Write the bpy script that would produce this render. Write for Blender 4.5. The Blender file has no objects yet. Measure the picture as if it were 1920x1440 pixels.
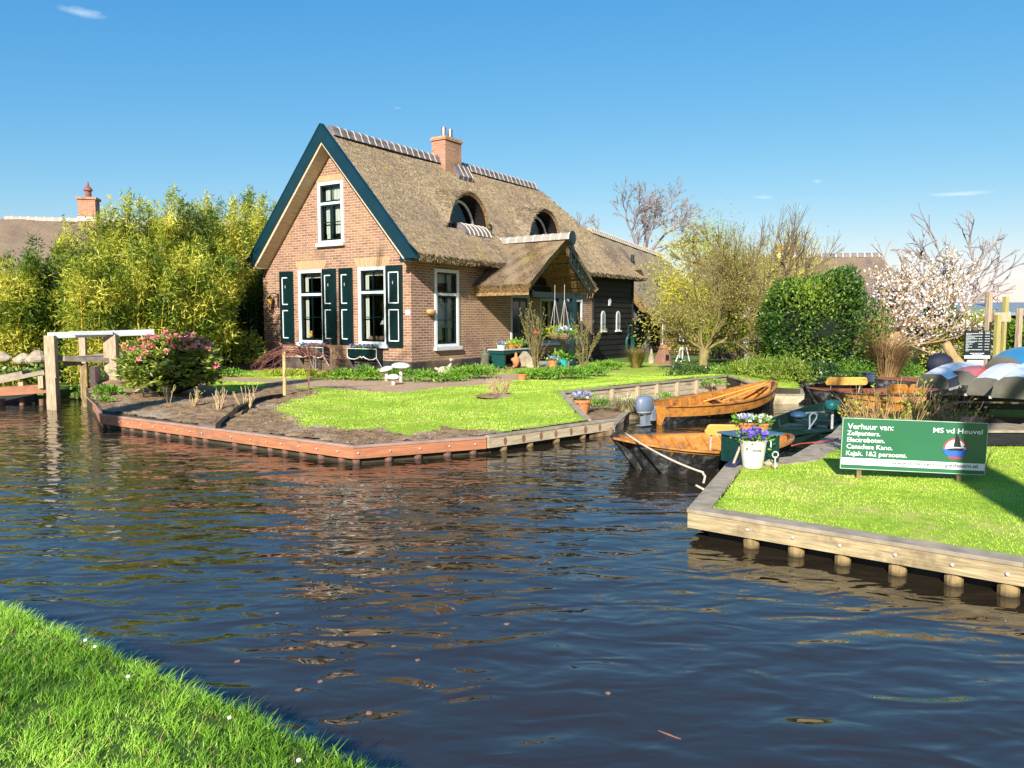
import bpy, math, random
import numpy as np
from mathutils import Vector, Matrix, Euler
random.seed(7); RNG = np.random.default_rng(11)
R = math.radians
scene = bpy.context.scene
COL = scene.collection
# ---------------------------------------------------------------- camera calibration
F = 1465.; CZ = 1.75; PITCH = math.atan(122/1465.)
cpt, spt = math.cos(PITCH), math.sin(PITCH)
def ray(u, v):
    x = (u-960)/F; y = -(v-720)/F
    return (x, cpt+y*spt, -spt+y*cpt)
def G(u, v, z=.3):
    d = ray(u, v); t = (z-CZ)/d[2]
    return Vector((d[0]*t, d[1]*t, z))
def AY(u, v, Y):
    d = ray(u, v); t = Y/d[1]
    return Vector((d[0]*t, Y, CZ+d[2]*t))
SUN_AZ, SUN_EL = R(13), R(28.5)
# ---------------------------------------------------------------- materials
def newmat(name):
    m = bpy.data.materials.new(name); m.use_nodes = True
    nt = m.node_tree; return m, nt, nt.nodes, nt.links, nt.nodes['Principled BSDF']
def node(nt, t, **kw):
    n = nt.nodes.new(t)
    for k, v in kw.items():
        if k.startswith('i_'): n.inputs[k[2:].replace('_', ' ')].default_value = v
        else: setattr(n, k, v)
    return n
def ramp(nt, fac, stops):
    r = nt.nodes.new('ShaderNodeValToRGB'); e = r.color_ramp.elements
    while len(e) < len(stops): e.new(.5)
    for i, (p, c) in enumerate(stops): e[i].position = p; e[i].color = (*c, 1)
    nt.links.new(fac, r.inputs['Fac']); return r.outputs['Color']
def coords(nt, scale=(1, 1, 1), rot=(0, 0, 0)):
    tc = nt.nodes.new('ShaderNodeTexCoord'); mp = nt.nodes.new('ShaderNodeMapping')
    mp.inputs['Scale'].default_value = scale; mp.inputs['Rotation'].default_value = rot
    nt.links.new(tc.outputs['Object'], mp.inputs['Vector']); return mp.outputs['Vector']
def noise(nt, vec, scale, detail=4, rough=.55):
    n = nt.nodes.new('ShaderNodeTexNoise'); n.inputs['Scale'].default_value = scale
    n.inputs['Detail'].default_value = detail; n.inputs['Roughness'].default_value = rough
    nt.links.new(vec, n.inputs['Vector']); return n.outputs['Fac']
def mixc(nt, fac, a, b, mode='MIX'):
    m = nt.nodes.new('ShaderNodeMix'); m.data_type = 'RGBA'; m.blend_type = mode
    for s, val in ((0, fac), (6, a), (7, b)):
        if isinstance(val, (int, float)): m.inputs[s].default_value = val
        elif isinstance(val, tuple): m.inputs[s].default_value = (*val, 1)
        else: nt.links.new(val, m.inputs[s])
    return m.outputs[2]
def bump(nt, h, strength, dist, bs):
    b = nt.nodes.new('ShaderNodeBump'); b.inputs['Strength'].default_value = strength
    b.inputs['Distance'].default_value = dist
    nt.links.new(h, b.inputs['Height']); nt.links.new(b.outputs['Normal'], bs.inputs['Normal'])
def M(name, c, c2=None, scale=6, stretch=(1, 1, 1), rough=.6, bmp=.0, bdist=.01, spec=.3, metal=0, detail=5, dirt=None, dirtscale=1.5):
    """two-tone noise material, with an optional broad stain colour"""
    m, nt, N, L, bs = newmat(name)
    bs.inputs['Roughness'].default_value = rough; bs.inputs['Metallic'].default_value = metal
    bs.inputs['Specular IOR Level'].default_value = spec
    if c2 is None: c2 = tuple(x*.75 for x in c)
    v = coords(nt, stretch); f = noise(nt, v, scale, detail)
    col = ramp(nt, f, [(.3, c2), (.68, c)])
    if dirt:
        g = noise(nt, coords(nt), dirtscale, 5, .65)
        k = ramp(nt, g, [(.52, (0, 0, 0)), (.68, (1, 1, 1))])
        col = mixc(nt, k, col, dirt)
    L.new(col, bs.inputs['Base Color'])
    if bmp: bump(nt, f, bmp, bdist, bs)
    return m
def leafmat(name, c_dark, c_mid, c_light, rough=.5, trans=.3, spec=.3):
    m, nt, N, L, bs = newmat(name)
    a = node(nt, 'ShaderNodeAttribute', attribute_name='rnd')
    col = ramp(nt, a.outputs['Fac'], [(0, c_dark), (.5, c_mid), (1, c_light)])
    L.new(col, bs.inputs['Base Color']); bs.inputs['Roughness'].default_value = rough
    bs.inputs['Specular IOR Level'].default_value = spec
    if trans:
        t = N.new('ShaderNodeBsdfTranslucent'); L.new(col, t.inputs['Color'])
        mx = N.new('ShaderNodeMixShader'); mx.inputs[0].default_value = trans
        L.new(bs.outputs[0], mx.inputs[1]); L.new(t.outputs[0], mx.inputs[2])
        L.new(mx.outputs[0], N['Material Output'].inputs['Surface'])
    return m
def brickmat(name, c1, c2, mortar, bw=.25, rh=.071, ms=.006, stain=(.13, .08, .06)):
    m, nt, N, L, bs = newmat(name)
    tc = N.new('ShaderNodeTexCoord'); sp = N.new('ShaderNodeSeparateXYZ'); L.new(tc.outputs['Object'], sp.inputs[0])
    ad = N.new('ShaderNodeMath'); L.new(sp.outputs['X'], ad.inputs[0]); L.new(sp.outputs['Y'], ad.inputs[1])
    cb = N.new('ShaderNodeCombineXYZ'); L.new(ad.outputs[0], cb.inputs['X']); L.new(sp.outputs['Z'], cb.inputs['Y'])
    b = N.new('ShaderNodeTexBrick'); L.new(cb.outputs[0], b.inputs['Vector'])
    b.inputs['Scale'].default_value = 1; b.inputs['Brick Width'].default_value = bw; b.inputs['Row Height'].default_value = rh
    b.inputs['Mortar Size'].default_value = ms; b.inputs['Mortar Smooth'].default_value = .25
    b.inputs['Color1'].default_value = (*c1, 1); b.inputs['Color2'].default_value = (*c2, 1); b.inputs['Mortar'].default_value = (*mortar, 1)
    b.inputs['Bias'].default_value = -.15
    f = noise(nt, tc.outputs['Object'], 14, 4)
    col = mixc(nt, ramp(nt, f, [(.35, (0, 0, 0)), (.7, (.35, .35, .35))]), b.outputs['Color'], (.62, .40, .2), 'MULTIPLY')
    g = noise(nt, tc.outputs['Object'], 1.3, 6, .7)
    col = mixc(nt, ramp(nt, g, [(.52, (0, 0, 0)), (.68, (.65, .65, .65))]), col, stain)
    h = noise(nt, tc.outputs['Object'], .9, 3, .6)
    yel = mixc(nt, ramp(nt, h, [(.45, (0, 0, 0)), (.68, (.4, .4, .4))]), col, (.40, .27, .13))
    L.new(yel, bs.inputs['Base Color']); bs.inputs['Roughness'].default_value = .85
    inv = N.new('ShaderNodeMath'); inv.operation = 'SUBTRACT'; inv.inputs[0].default_value = 1; L.new(b.outputs['Fac'], inv.inputs[1])
    bump(nt, inv.outputs[0], .6, .008, bs)
    return m
def thatchmat(name, c1, c2, axis, moss=True, tint=(.13, .10, .095)):
    m, nt, N, L, bs = newmat(name)
    v = coords(nt, axis)
    f = noise(nt, v, 9, 8, .75); g = noise(nt, coords(nt), 30, 6, .85)
    col = ramp(nt, f, [(.30, c2), (.5, tuple((a+b)/2 for a, b in zip(c1, c2))), (.66, c1)])
    at = node(nt, 'ShaderNodeAttribute', attribute_name='rnd')
    col = mixc(nt, 1.0, col, ramp(nt, at.outputs['Fac'], [(0, (.55, .52, .48)), (.5, (.90, .90, .90)), (1, (1.22, 1.2, 1.12))]), 'MULTIPLY')
    col = mixc(nt, ramp(nt, g, [(.36, (.8, .8, .8)), (.54, (0, 0, 0))]), col, tuple(x*.4 for x in c2))
    o = noise(nt, coords(nt, (1, .8, .7)), .75, 7, .68)
    q_ = noise(nt, coords(nt, (1, 1, .6), (1, 0, 0)), .45, 5, .6)
    col = mixc(nt, ramp(nt, q_, [(.38, (.55, .55, .55)), (.6, (0, 0, 0))]), col, (.24, .185, .13))
    col = mixc(nt, ramp(nt, o, [(.53, (0, 0, 0)), (.66, (.75, .75, .75))]), col, tint)
    if moss:
        w = noise(nt, coords(nt, (1.1, 1, .9), (0, 0, 2)), .8, 6, .62)
        col = mixc(nt, ramp(nt, w, [(.6, (0, 0, 0)), (.7, (.65, .65, .65))]), col, (.33, .26, .05))
    L.new(col, bs.inputs['Base Color']); bs.inputs['Roughness'].default_value = .95; bs.inputs['Specular IOR Level'].default_value = .1
    bump(nt, f, 1, .05, bs)
    return m
WHITE = M('white_paint', (.72, .74, .72), (.6, .62, .6), 8, rough=.45)
DKGREEN = M('dark_green_paint', (.0025, .017, .018), (.002, .012, .014), 5, rough=.3, spec=.45)
BARGE = M('blue_green_board_paint', (.0035, .028, .040), (.0025, .021, .031), 3, rough=.32, spec=.45)
CREAM = M('cream_soffit', (.6, .5, .36), (.42, .34, .22), 3, (1, 1, 8), rough=.7)
BLACKP = M('black_tar', (.022, .022, .022), (.012, .012, .013), 8, rough=.6, bmp=.3)
PLINTH = brickmat('black_brick_base', (.03, .03, .032), (.02, .02, .022), (.045, .045, .045), stain=(.06, .055, .05))
BLACKWOOD = M('black_weatherboard', (.016, .016, .017), (.006, .006, .007), 5, (1, 1, 9), rough=.6, bmp=.5)
BRICK = brickmat('red_orange_brick', (.31, .165, .105), (.15, .08, .056), (.56, .43, .31), ms=.0078)
BRICK2 = brickmat('chimney_brick', (.45, .2, .12), (.3, .13, .08), (.5, .4, .3))
LINTEL = M('tan_brick', (.55, .36, .2), (.38, .22, .11), 10, (6, 6, .4), rough=.85, bmp=.3)
THATCH = thatchmat('reed_thatch', (.56, .445, .29), (.31, .24, .15), (2.6, 2.6, .8))
THATCH2 = thatchmat('weathered_thatch', (.35, .26, .18), (.2, .14, .095), (2.6, 2.6, .8), False)
THATCHEDGE = M('cut_thatch_edge', (.36, .23, .10), (.09, .055, .03), 18, (1, 1, 1), rough=.95, bmp=1, bdist=.03)
TILE = M('grey_ridge_tile', (.21, .175, .165), (.085, .075, .075), 3.2, rough=.6)
MORTAR = M('pale_mortar', (.68, .62, .5), (.5, .45, .36), 9, rough=.9)
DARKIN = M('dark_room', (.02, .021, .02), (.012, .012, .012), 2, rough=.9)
CURTAIN = M('net_curtain', (.62, .62, .56), (.45, .45, .4), 7, (9, 9, .5), rough=.9)
STEEL = M('flue_steel', (.5, .42, .38), (.3, .2, .15), 6, rough=.35, metal=.8)
GLASS, nt, N, L, bs = newmat('window_glass')
bs.inputs['Base Color'].default_value = (.0, .0, .0, 1); bs.inputs['Roughness'].default_value = .03
_t = N.new('ShaderNodeBsdfTransparent'); _t.inputs[0].default_value = (.8, .85, .82, 1)
_g = N.new('ShaderNodeBsdfGlossy'); _g.inputs['Roughness'].default_value = .02; _g.inputs['Color'].default_value = (.9, .9, .9, 1)
_f = N.new('ShaderNodeFresnel'); _f.inputs['IOR'].default_value = 1.5
_m = N.new('ShaderNodeMixShader'); L.new(_f.outputs[0], _m.inputs[0]); L.new(_t.outputs[0], _m.inputs[1]); L.new(_g.outputs[0], _m.inputs[2])
L.new(_m.outputs[0], N['Material Output'].inputs['Surface'])
REDWOOD = M('red_brown_hardwood', (.46, .19, .09), (.29, .11, .055), 4, (.8, .8, 14), rough=.7, bmp=.4, dirt=(.20, .115, .075), dirtscale=3.2)
YELWOOD = M('lichened_beam_wood', (.46, .37, .20), (.24, .18, .10), 5, (1.2, 1.2, 16), rough=.85, bmp=.5, dirt=(.17, .125, .07), dirtscale=2.4)
REDTOP = M('weathered_cap_wood', (.36, .24, .18), (.26, .17, .13), 5, rough=.8)
GREYWOOD = M('grey_weathered_wood', (.52, .43, .28), (.32, .25, .16), 5, (1, 1, 10), rough=.85, bmp=.4, dirt=(.2, .17, .09), dirtscale=2.5)
GREYTOP = M('grey_cap_wood', (.36, .30, .215), (.2, .165, .115), 7, rough=.85, bmp=.3)
PILE = M('round_pile_wood', (.34, .235, .10), (.11, .08, .035), 5, (4, 4, 1), rough=.8, bmp=.4)
REDPILE = M('red_brown_pile', (.24, .12, .09), (.14, .07, .05), 6, rough=.7)
def waterline(m, z0=.002, z1=.032, wet=(.035, .03, .018)):
    nt = m.node_tree; bs = nt.nodes['Principled BSDF']; src = bs.inputs['Base Color'].links[0].from_socket
    tc = nt.nodes.new('ShaderNodeTexCoord'); sp = nt.nodes.new('ShaderNodeSeparateXYZ'); nt.links.new(tc.outputs['Object'], sp.inputs[0])
    n = noise(nt, tc.outputs['Object'], 18, 3); ad = nt.nodes.new('ShaderNodeMath'); ad.operation = 'MULTIPLY_ADD'; nt.links.new(n, ad.inputs[0]); ad.inputs[1].default_value = -.05; nt.links.new(sp.outputs['Z'], ad.inputs[2])
    mr = nt.nodes.new('ShaderNodeMapRange'); nt.links.new(ad.outputs[0], mr.inputs[0]); mr.inputs[1].default_value = z0-.025; mr.inputs[2].default_value = z1-.025; mr.inputs[3].default_value = .75; mr.inputs[4].default_value = 0
    nt.links.new(mixc(nt, mr.outputs[0], src, wet), bs.inputs['Base Color'])
waterline(PILE); waterline(REDPILE)
POSTW = M('old_post_wood', (.50, .40, .26), (.26, .19, .12), 6, (7, 7, .8), rough=.85, bmp=.6)
SOIL = M('garden_soil', (.34, .22, .115), (.105, .064, .031), 7, rough=.95, bmp=1, bdist=.04, detail=10, dirt=(.36, .27, .18), dirtscale=1.2)
PATHM = M('brick_path', (.46, .31, .19), (.31, .20, .12), 9, rough=.9, bmp=.4)
LAWNM = M('lawn_green', (.30, .42, .03), (.18, .28, .02), 9, rough=.9, bmp=.6, detail=8, dirt=(.42, .38, .10), dirtscale=2.2)
EARTH = M('bank_earth', (.06, .05, .03), (.03, .025, .015), 5, rough=.95, bmp=.6)
FARG = M('meadow', (.12, .2, .03), (.07, .11, .02), 2, rough=.95)
# ---------------------------------------------------------------- object helpers
def tag(o, label=None, cat=None, group=None, kind=None):
    if label: o['label'] = label
    if cat: o['category'] = cat
    if group: o['group'] = group
    if kind: o['kind'] = kind
    return o
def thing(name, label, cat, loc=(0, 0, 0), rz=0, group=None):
    o = bpy.data.objects.new(name, None); COL.objects.link(o); o.empty_display_size = .1
    o.location = loc; o.rotation_euler = (0, 0, rz); return tag(o, label, cat, group)
def link(name, me, mat, parent=None):
    o = bpy.data.objects.new(name, me); COL.objects.link(o)
    if mat: me.materials.append(mat)
    if parent: o.parent = parent
    return o
def children(o): return [c for c in COL.objects if c.parent == o]
def copy_tree(o, loc, rz=None, label=None, parent=None, scale=None):
    c = o.copy(); COL.objects.link(c); c.parent = parent
    if loc is not None: c.location = loc
    if rz is not None: c.rotation_euler = (0, 0, rz)
    if scale: c.scale = (scale,)*3 if isinstance(scale, (int, float)) else scale
    if label: c['label'] = label
    for ch in children(o): copy_tree(ch, None, parent=c)
    return c
class MB:
    def __init__(s): s.v = []; s.f = []
    def add(s, vs, fs):
        n = len(s.v); s.v += [tuple(v) for v in vs]; s.f += [tuple(i+n for i in f) for f in fs]; return s
    def box(s, a, b):
        x0, y0, z0 = a; x1, y1, z1 = b
        return s.add([(x0, y0, z0), (x1, y0, z0), (x1, y1, z0), (x0, y1, z0), (x0, y0, z1), (x1, y0, z1), (x1, y1, z1), (x0, y1, z1)],
                     [(0, 3, 2, 1), (4, 5, 6, 7), (0, 1, 5, 4), (1, 2, 6, 5), (2, 3, 7, 6), (3, 0, 4, 7)])
    def beam(s, p, q, w, h, up=(0, 0, 1), off=(0, 0, 0)):
        """box from p to q, w across, h along 'up'; centred"""
        p = Vector(p)+Vector(off); q = Vector(q)+Vector(off); d = (q-p).normalized(); sd = d.cross(Vector(up)).normalized()*w/2
        u = sd.cross(d).normalized()*h/2
        vs = []
        for c in (p, q): vs += [c-sd-u, c+sd-u, c+sd+u, c-sd+u]
        return s.add(vs, [(0, 1, 2, 3), (7, 6, 5, 4), (0, 4, 5, 1), (1, 5, 6, 2), (2, 6, 7, 3), (3, 7, 4, 0)])
    def prism(s, pts, d):
        """planar polygon pts extruded by vector d"""
        n = len(pts); d = Vector(d); vs = [Vector(p) for p in pts]; vs += [p+d for p in vs]
        return s.add(vs, [tuple(range(n))[::-1], tuple(range(n, 2*n))]+[(i, (i+1) % n, n+(i+1) % n, n+i) for i in range(n)])
    def tube(s, pts, r, n=8, cap=True):
        pts = [Vector(p) for p in pts]; rs = r if isinstance(r, (list, tuple)) else [r]*len(pts); rings = []
        for i, p in enumerate(pts):
            d = (pts[min(i+1, len(pts)-1)]-pts[max(i-1, 0)])
            d = d.normalized() if d.length > 1e-9 else Vector((0, 0, 1))
            a = d.cross(Vector((0, 0, 1)) if abs(d.z) < .9 else Vector((1, 0, 0))).normalized(); b = d.cross(a)
            rings.append([p+(a*math.cos(2*math.pi*k/n)+b*math.sin(2*math.pi*k/n))*rs[i] for k in range(n)])
        vs = [v for rg in rings for v in rg]; fs = []
        for i in range(len(pts)-1):
            for k in range(n): fs.append((i*n+k, i*n+(k+1) % n, (i+1)*n+(k+1) % n, (i+1)*n+k))
        if cap: fs += [tuple(range(n))[::-1], tuple(range((len(pts)-1)*n, len(pts)*n))]
        return s.add(vs, fs)
    def lathe(s, prof, c=(0, 0, 0), n=16, sx=1, sy=1):
        c = Vector(c); vs = [c+Vector((r*sx*math.cos(2*math.pi*k/n), r*sy*math.sin(2*math.pi*k/n), z)) for r, z in prof for k in range(n)]
        fs = [(i*n+k, i*n+(k+1) % n, (i+1)*n+(k+1) % n, (i+1)*n+k) for i in range(len(prof)-1) for k in range(n)]
        fs += [tuple(range(n))[::-1], tuple(range((len(prof)-1)*n, len(prof)*n))]
        return s.add(vs, fs)
    def sphere(s, c, r, n=10, m=6):
        r = r if isinstance(r, (tuple, list)) else (r, r, r)
        prof = [(math.sin(math.pi*i/m)+1e-4, -math.cos(math.pi*i/m)) for i in range(m+1)]
        vs = [(c[0]+r[0]*a*math.cos(2*math.pi*k/n), c[1]+r[1]*a*math.sin(2*math.pi*k/n), c[2]+r[2]*z) for a, z in prof for k in range(n)]
        return s.add(vs, [(i*n+k, i*n+(k+1) % n, (i+1)*n+(k+1) % n, (i+1)*n+k) for i in range(m) for k in range(n)])
    def jit(s, a):
        s.v = [tuple(c+random.uniform(-a, a) for c in v) for v in s.v]; return s
    def build(s, name, mat, parent=None, smooth=False, bevel=0):
        me = bpy.data.meshes.new(name); me.from_pydata(s.v, [], s.f); me.validate(); me.update()
        if smooth: me.polygons.foreach_set('use_smooth', [True]*len(me.polygons))
        o = link(name, me, mat, parent)
        if bevel:
            b = o.modifiers.new('bevel', 'BEVEL'); b.width = bevel; b.segments = 2; b.limit_method = 'ANGLE'
        return o
def npmesh(name, V, Fq, mat, parent=None, rnd=None, smooth=False, mats=None, midx=None):
    V = np.asarray(V, dtype=np.float32); Fq = np.asarray(Fq, dtype=np.int32); k = Fq.shape[1]
    me = bpy.data.meshes.new(name); me.vertices.add(len(V)); me.vertices.foreach_set('co', V.ravel())
    me.loops.add(Fq.size); me.loops.foreach_set('vertex_index', Fq.ravel())
    me.polygons.add(len(Fq)); me.polygons.foreach_set('loop_start', np.arange(len(Fq), dtype=np.int32)*k)
    me.polygons.foreach_set('loop_total', np.full(len(Fq), k, dtype=np.int32))
    if smooth: me.polygons.foreach_set('use_smooth', np.ones(len(Fq), dtype=bool))
    me.update(calc_edges=True)
    if rnd is not None:
        a = me.attributes.new('rnd', 'FLOAT', 'FACE'); a.data.foreach_set('value', np.asarray(rnd, dtype=np.float32))
    if mats:
        for mm in mats: me.materials.append(mm)
        me.polygons.foreach_set('material_index', midx.astype(np.int32)); mat = None
    return link(name, me, mat, parent)
def unit(a): return a/np.maximum(np.linalg.norm(a, axis=1, keepdims=True), 1e-9)
def leafgeo(P, D, ln, wd, droop=0.):
    """rhombus leaves: base P, axis D"""
    n = len(P); D = unit(D); ln = np.broadcast_to(np.asarray(ln, float).reshape(-1, 1), (n, 1)); wd = np.broadcast_to(np.asarray(wd, float).reshape(-1, 1), (n, 1))
    S = unit(np.cross(D, RNG.normal(size=(n, 3))))
    mid = P+D*ln*.5; tip = P+D*ln; tip[:, 2] -= (droop*ln[:, 0]) if np.isscalar(droop) else 0
    V = np.stack([P, mid+S*wd/2, tip, mid-S*wd/2], axis=1).reshape(-1, 3)
    return V, np.arange(4*n).reshape(-1, 4)
def cluster_rnd(P, s=1.2, amp=.35):
    """per-leaf hue value with a slow drift over the plant"""
    ph = RNG.uniform(0, 6, 6)
    a = np.sin(P[:, 0]*s*1.3+ph[0])*np.sin(P[:, 1]*s+ph[1])+np.sin(P[:, 2]*s*1.7+ph[2])*np.sin(P[:, 0]*s*.6+ph[3])
    return np.clip(.5+amp*.5*a+RNG.normal(0, .2, len(P)), 0, 1)
def seggeo(segs, n=4):
    """tapered sticks (p, q, r0, r1) -> quads"""
    A = np.array([s[0] for s in segs], float); B = np.array([s[1] for s in segs], float)
    r0 = np.array([s[2] for s in segs]).reshape(-1, 1); r1 = np.array([s[3] for s in segs]).reshape(-1, 1)
    D = unit(B-A); ref = np.where(np.abs(D[:, 2:3]) < .9, np.array([[0, 0, 1.]]), np.array([[1., 0, 0]]))
    S = unit(np.cross(D, ref)); T = np.cross(D, S); ring = []
    for C_, r in ((A, r0), (B, r1)):
        for k in range(n):
            t = 2*math.pi*k/n; ring.append(C_+(S*math.cos(t)+T*math.sin(t))*r)
    V = np.stack(ring, axis=1).reshape(-1, 3); base = (np.arange(len(segs))*2*n).reshape(-1, 1)
    Fq = np.concatenate([base+np.array([[k, (k+1) % n, n+(k+1) % n, n+k]]) for k in range(n)], axis=0)
    return V, Fq
def sticks(name, segs, mat, parent=None, n=4):
    V, Fq = seggeo(segs, n); return npmesh(name, V, Fq, mat, parent, rnd=RNG.random(len(Fq)))
def rot_about(d, ang):
    a = Vector(d); ax = a.orthogonal().normalized(); ax.rotate(Matrix.Rotation(random.uniform(0, 6.283), 3, a))
    b = a.copy(); b.rotate(Matrix.Rotation(ang, 3, ax)); return b
def grow(p, d, ln, r, depth, segs, tips, spread=.6, ratio=.75, kids=(2, 3), up=.15, wob=.15, minr=.004, rr=.62):
    p = Vector(p); d = Vector(d).normalized(); n = 3 if depth > 0 else 2
    for i in range(n):
        d = (d+Vector((random.gauss(0, wob), random.gauss(0, wob), random.gauss(0, wob)+up*.4))).normalized()
        q = p+d*ln/n; r2 = max(minr, r*(1-.35*(i+1)/n)); segs.append((tuple(p), tuple(q), max(minr, r*(1-.35*i/n)), r2)); p = q
        if depth > 0 and i < n-1 and random.random() < .6:
            grow(p, rot_about(d, spread*random.uniform(.8, 1.4)), ln*ratio*.8, r*rr*.8, depth-1, segs, tips, spread, ratio, kids, up, wob, minr, rr)
    if depth <= 0: tips.append((tuple(p), tuple(d))); return
    for k in range(random.randint(*kids)):
        grow(p, rot_about(d, spread*random.uniform(.5, 1.1)), ln*ratio*random.uniform(.8, 1.15), r*rr, depth-1, segs, tips, spread, ratio, kids, up, wob, minr, rr)
def lump(D, k=5, amp=.12):
    o = np.ones(len(D))
    for _ in range(k):
        f = RNG.normal(size=3)*RNG.uniform(2, 6); o += amp*np.sin(D@f+RNG.uniform(0, 6))
    return o
def blob_points(n, rad, shell=.35, amp=.1, flat=.0):
    D = unit(RNG.normal(size=(n, 3))); D[:, 2] = np.where(D[:, 2] < -.5, -D[:, 2], D[:, 2])
    Lr = lump(D, 6, amp); rr = Lr*(1-shell*RNG.random(n)**1.5)
    return D*rr[:, None]*np.array(rad), D
def shrub(name, label, cat, loc, rad, n, ln, wd, mat, group=None, amp=.1, shell=.4, updir=.3, core=None, stems=True, part='foliage', square=0, droop=0):
    t = thing(name, label, cat, loc, 0, group)
    P, D = blob_points(n, rad, shell, amp)
    if square:
        s = np.sign(D)*np.abs(D)**(1/(1+square)); s /= np.max(np.abs(s), axis=1, keepdims=True)**.6; P = P*np.linalg.norm(s, axis=1, keepdims=True)**.8
    P[:, 2] += rad[2]*.82; P[:, 2] = np.where(P[:, 2] < 0, RNG.random(n)*.1, P[:, 2])
    A = D*.8+RNG.normal(size=(n, 3))*.7; A[:, 2] += updir
    V, Fq = leafgeo(P, A, ln*RNG.uniform(.6, 1.25, n), wd*RNG.uniform(.7, 1.2, n), droop)
    npmesh(part, V, Fq, mat, t, rnd=cluster_rnd(P, 2.5/max(rad[0], .3)))
    if core:
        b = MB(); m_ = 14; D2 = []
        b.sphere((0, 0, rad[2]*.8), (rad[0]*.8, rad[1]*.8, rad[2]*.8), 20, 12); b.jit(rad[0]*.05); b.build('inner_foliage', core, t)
    if stems:
        sg = []
        for k in range(7):
            a = random.uniform(0, 6.28); e = Vector((math.cos(a)*rad[0]*.5, math.sin(a)*rad[1]*.5, rad[2]*random.uniform(.8, 1.4)))
            sg.append(((random.uniform(-.05, .05), random.uniform(-.05, .05), -.03), tuple(e), .012+.01*rad[0], .005))
        sticks('stems', sg, TWIG, t)
    return t
TWIG = M('brown_twig', (.22, .15, .09), (.12, .08, .05), 8, rough=.85)
# ================================================================= SETTING
def pip(X, Y, poly):
    ins = np.zeros(len(X), bool); n = len(poly); j = n-1
    for i in range(n):
        xi, yi = poly[i][:2]; xj, yj = poly[j][:2]
        c = ((yi > Y) != (yj > Y)) & (X < (xj-xi)*(Y-yi)/(yj-yi+1e-12)+xi); ins ^= c; j = i
    return ins
def near_poly(X, Y, poly, closed=True):
    best = np.full(len(X), 1e9); bx = X.copy(); by = Y.copy(); n = len(poly)
    for i in range(n if closed else n-1):
        a = np.array(poly[i][:2]); b = np.array(poly[(i+1) % n][:2]); d = b-a
        t = np.clip(((X-a[0])*d[0]+(Y-a[1])*d[1])/(d@d), 0, 1); px = a[0]+t*d[0]; py = a[1]+t*d[1]
        q = np.hypot(X-px, Y-py); m = q < best; best = np.where(m, q, best); bx = np.where(m, px, bx); by = np.where(m, py, by)
    return best, bx, by
WALLTOP = [(.87, 13.9), (5.0, 18.07)]
_ph = RNG.uniform(0, 6, 12)
def hgt(X, Y):
    X = np.asarray(X, float); Y = np.asarray(Y, float)
    d, _, _ = near_poly(X.ravel(), Y.ravel(), WALLTOP, False); d = d.reshape(X.shape)
    h = .235+.06*np.clip((Y-10)/6, 0, 1)+.16*np.exp(-(d/1.3)**2)
    h += .36*np.exp(-(((X+8.1)/1.0)**2+((Y-17.0)/1.6)**2))+.06*np.exp(-(((X+5.2)/1.6)**2+((Y-13.2)/1.0)**2))
    h -= .07*np.exp(-((X+4.3+.02*(Y-11))/.10)**2)*np.clip((14.8-Y)/2, 0, 1)
    h += .010*np.sin(X*2.1+_ph[0])*np.sin(Y*1.7+_ph[1])+.005*np.sin(X*6+_ph[2]+Y*2)*np.sin(Y*5+_ph[3])
    return h
def H(x, y): return float(hgt(np.array([x]), np.array([y]))[0])
def GH(u, v):
    z = .3
    for _ in range(4): p = G(u, v, z); z = H(p.x, p.y)
    return G(u, v, z)
ISL = [(-8.39, 15.33), (-7.36, 13.75), (-6.60, 12.52), (-4.10, 10.84), (-1.90, 9.36), (-.35, 10.12), (1.13, 11.5), (.83, 14.0), (4.93, 18.14), (5.10, 17.1), (5.38, 16.2), (6.0, 16.2),
       (6.6, 18), (9, 20.5), (9, 26), (-10, 27), (-8.25, 19)]
px = lambda *a: [tuple(G(u, v, .28)[:2]) for u, v in a]
SOILZ = [px((100, 800), (150, 720), (225, 715), (330, 728), (410, 712), (470, 712), (545, 722), (600, 738), (545, 752), (518, 768), (560, 790), (640, 800), (700, 798), (760, 806), (840, 796), (900, 800), (950, 808), (1000, 830), (663, 900), (405, 840))]
LAWN2 = [px((395, 722), (420, 714), (500, 714), (498, 726), (420, 736))]
PATHZ = [px((400, 709), (600, 712), (760, 712), (900, 704), (985, 700), (985, 712), (930, 720), (840, 727), (760, 736), (690, 734), (620, 730), (520, 720), (400, 716))]
GRAVZ = [px((960, 704), (1100, 702), (1150, 698), (1260, 686), (1330, 684), (1330, 690), (1200, 692), (1130, 703), (1040, 712))]
def zone(X, Y):
    wx = X+.07*np.sin(Y*9+X*3)+.05*np.sin(Y*23+1); wy = Y+.10*np.sin(X*8)+.06*np.sin(X*21+Y*4)
    z = np.zeros(len(X), int)
    z[pip(wx, wy, SOILZ[0])] = 1; z[pip(wx, wy, LAWN2[0])] = 0
    z[pip(X, Y, PATHZ[0])] = 2; z[pip(X, Y, GRAVZ[0])] = 2
    C0 = G(772, 701, .3)  # beds round the house stay soil
    lx = (X-C0.x)*math.cos(R(33.4))-(Y-C0.y)*math.sin(R(33.4)); ly = (X-C0.x)*math.sin(R(33.4))+(Y-C0.y)*math.cos(R(33.4))
    bed = (lx > -7.5) & (lx < 1.1) & (ly > -1.3) & (ly < 16); z[bed & (z == 0)] = 1
    return z
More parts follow.
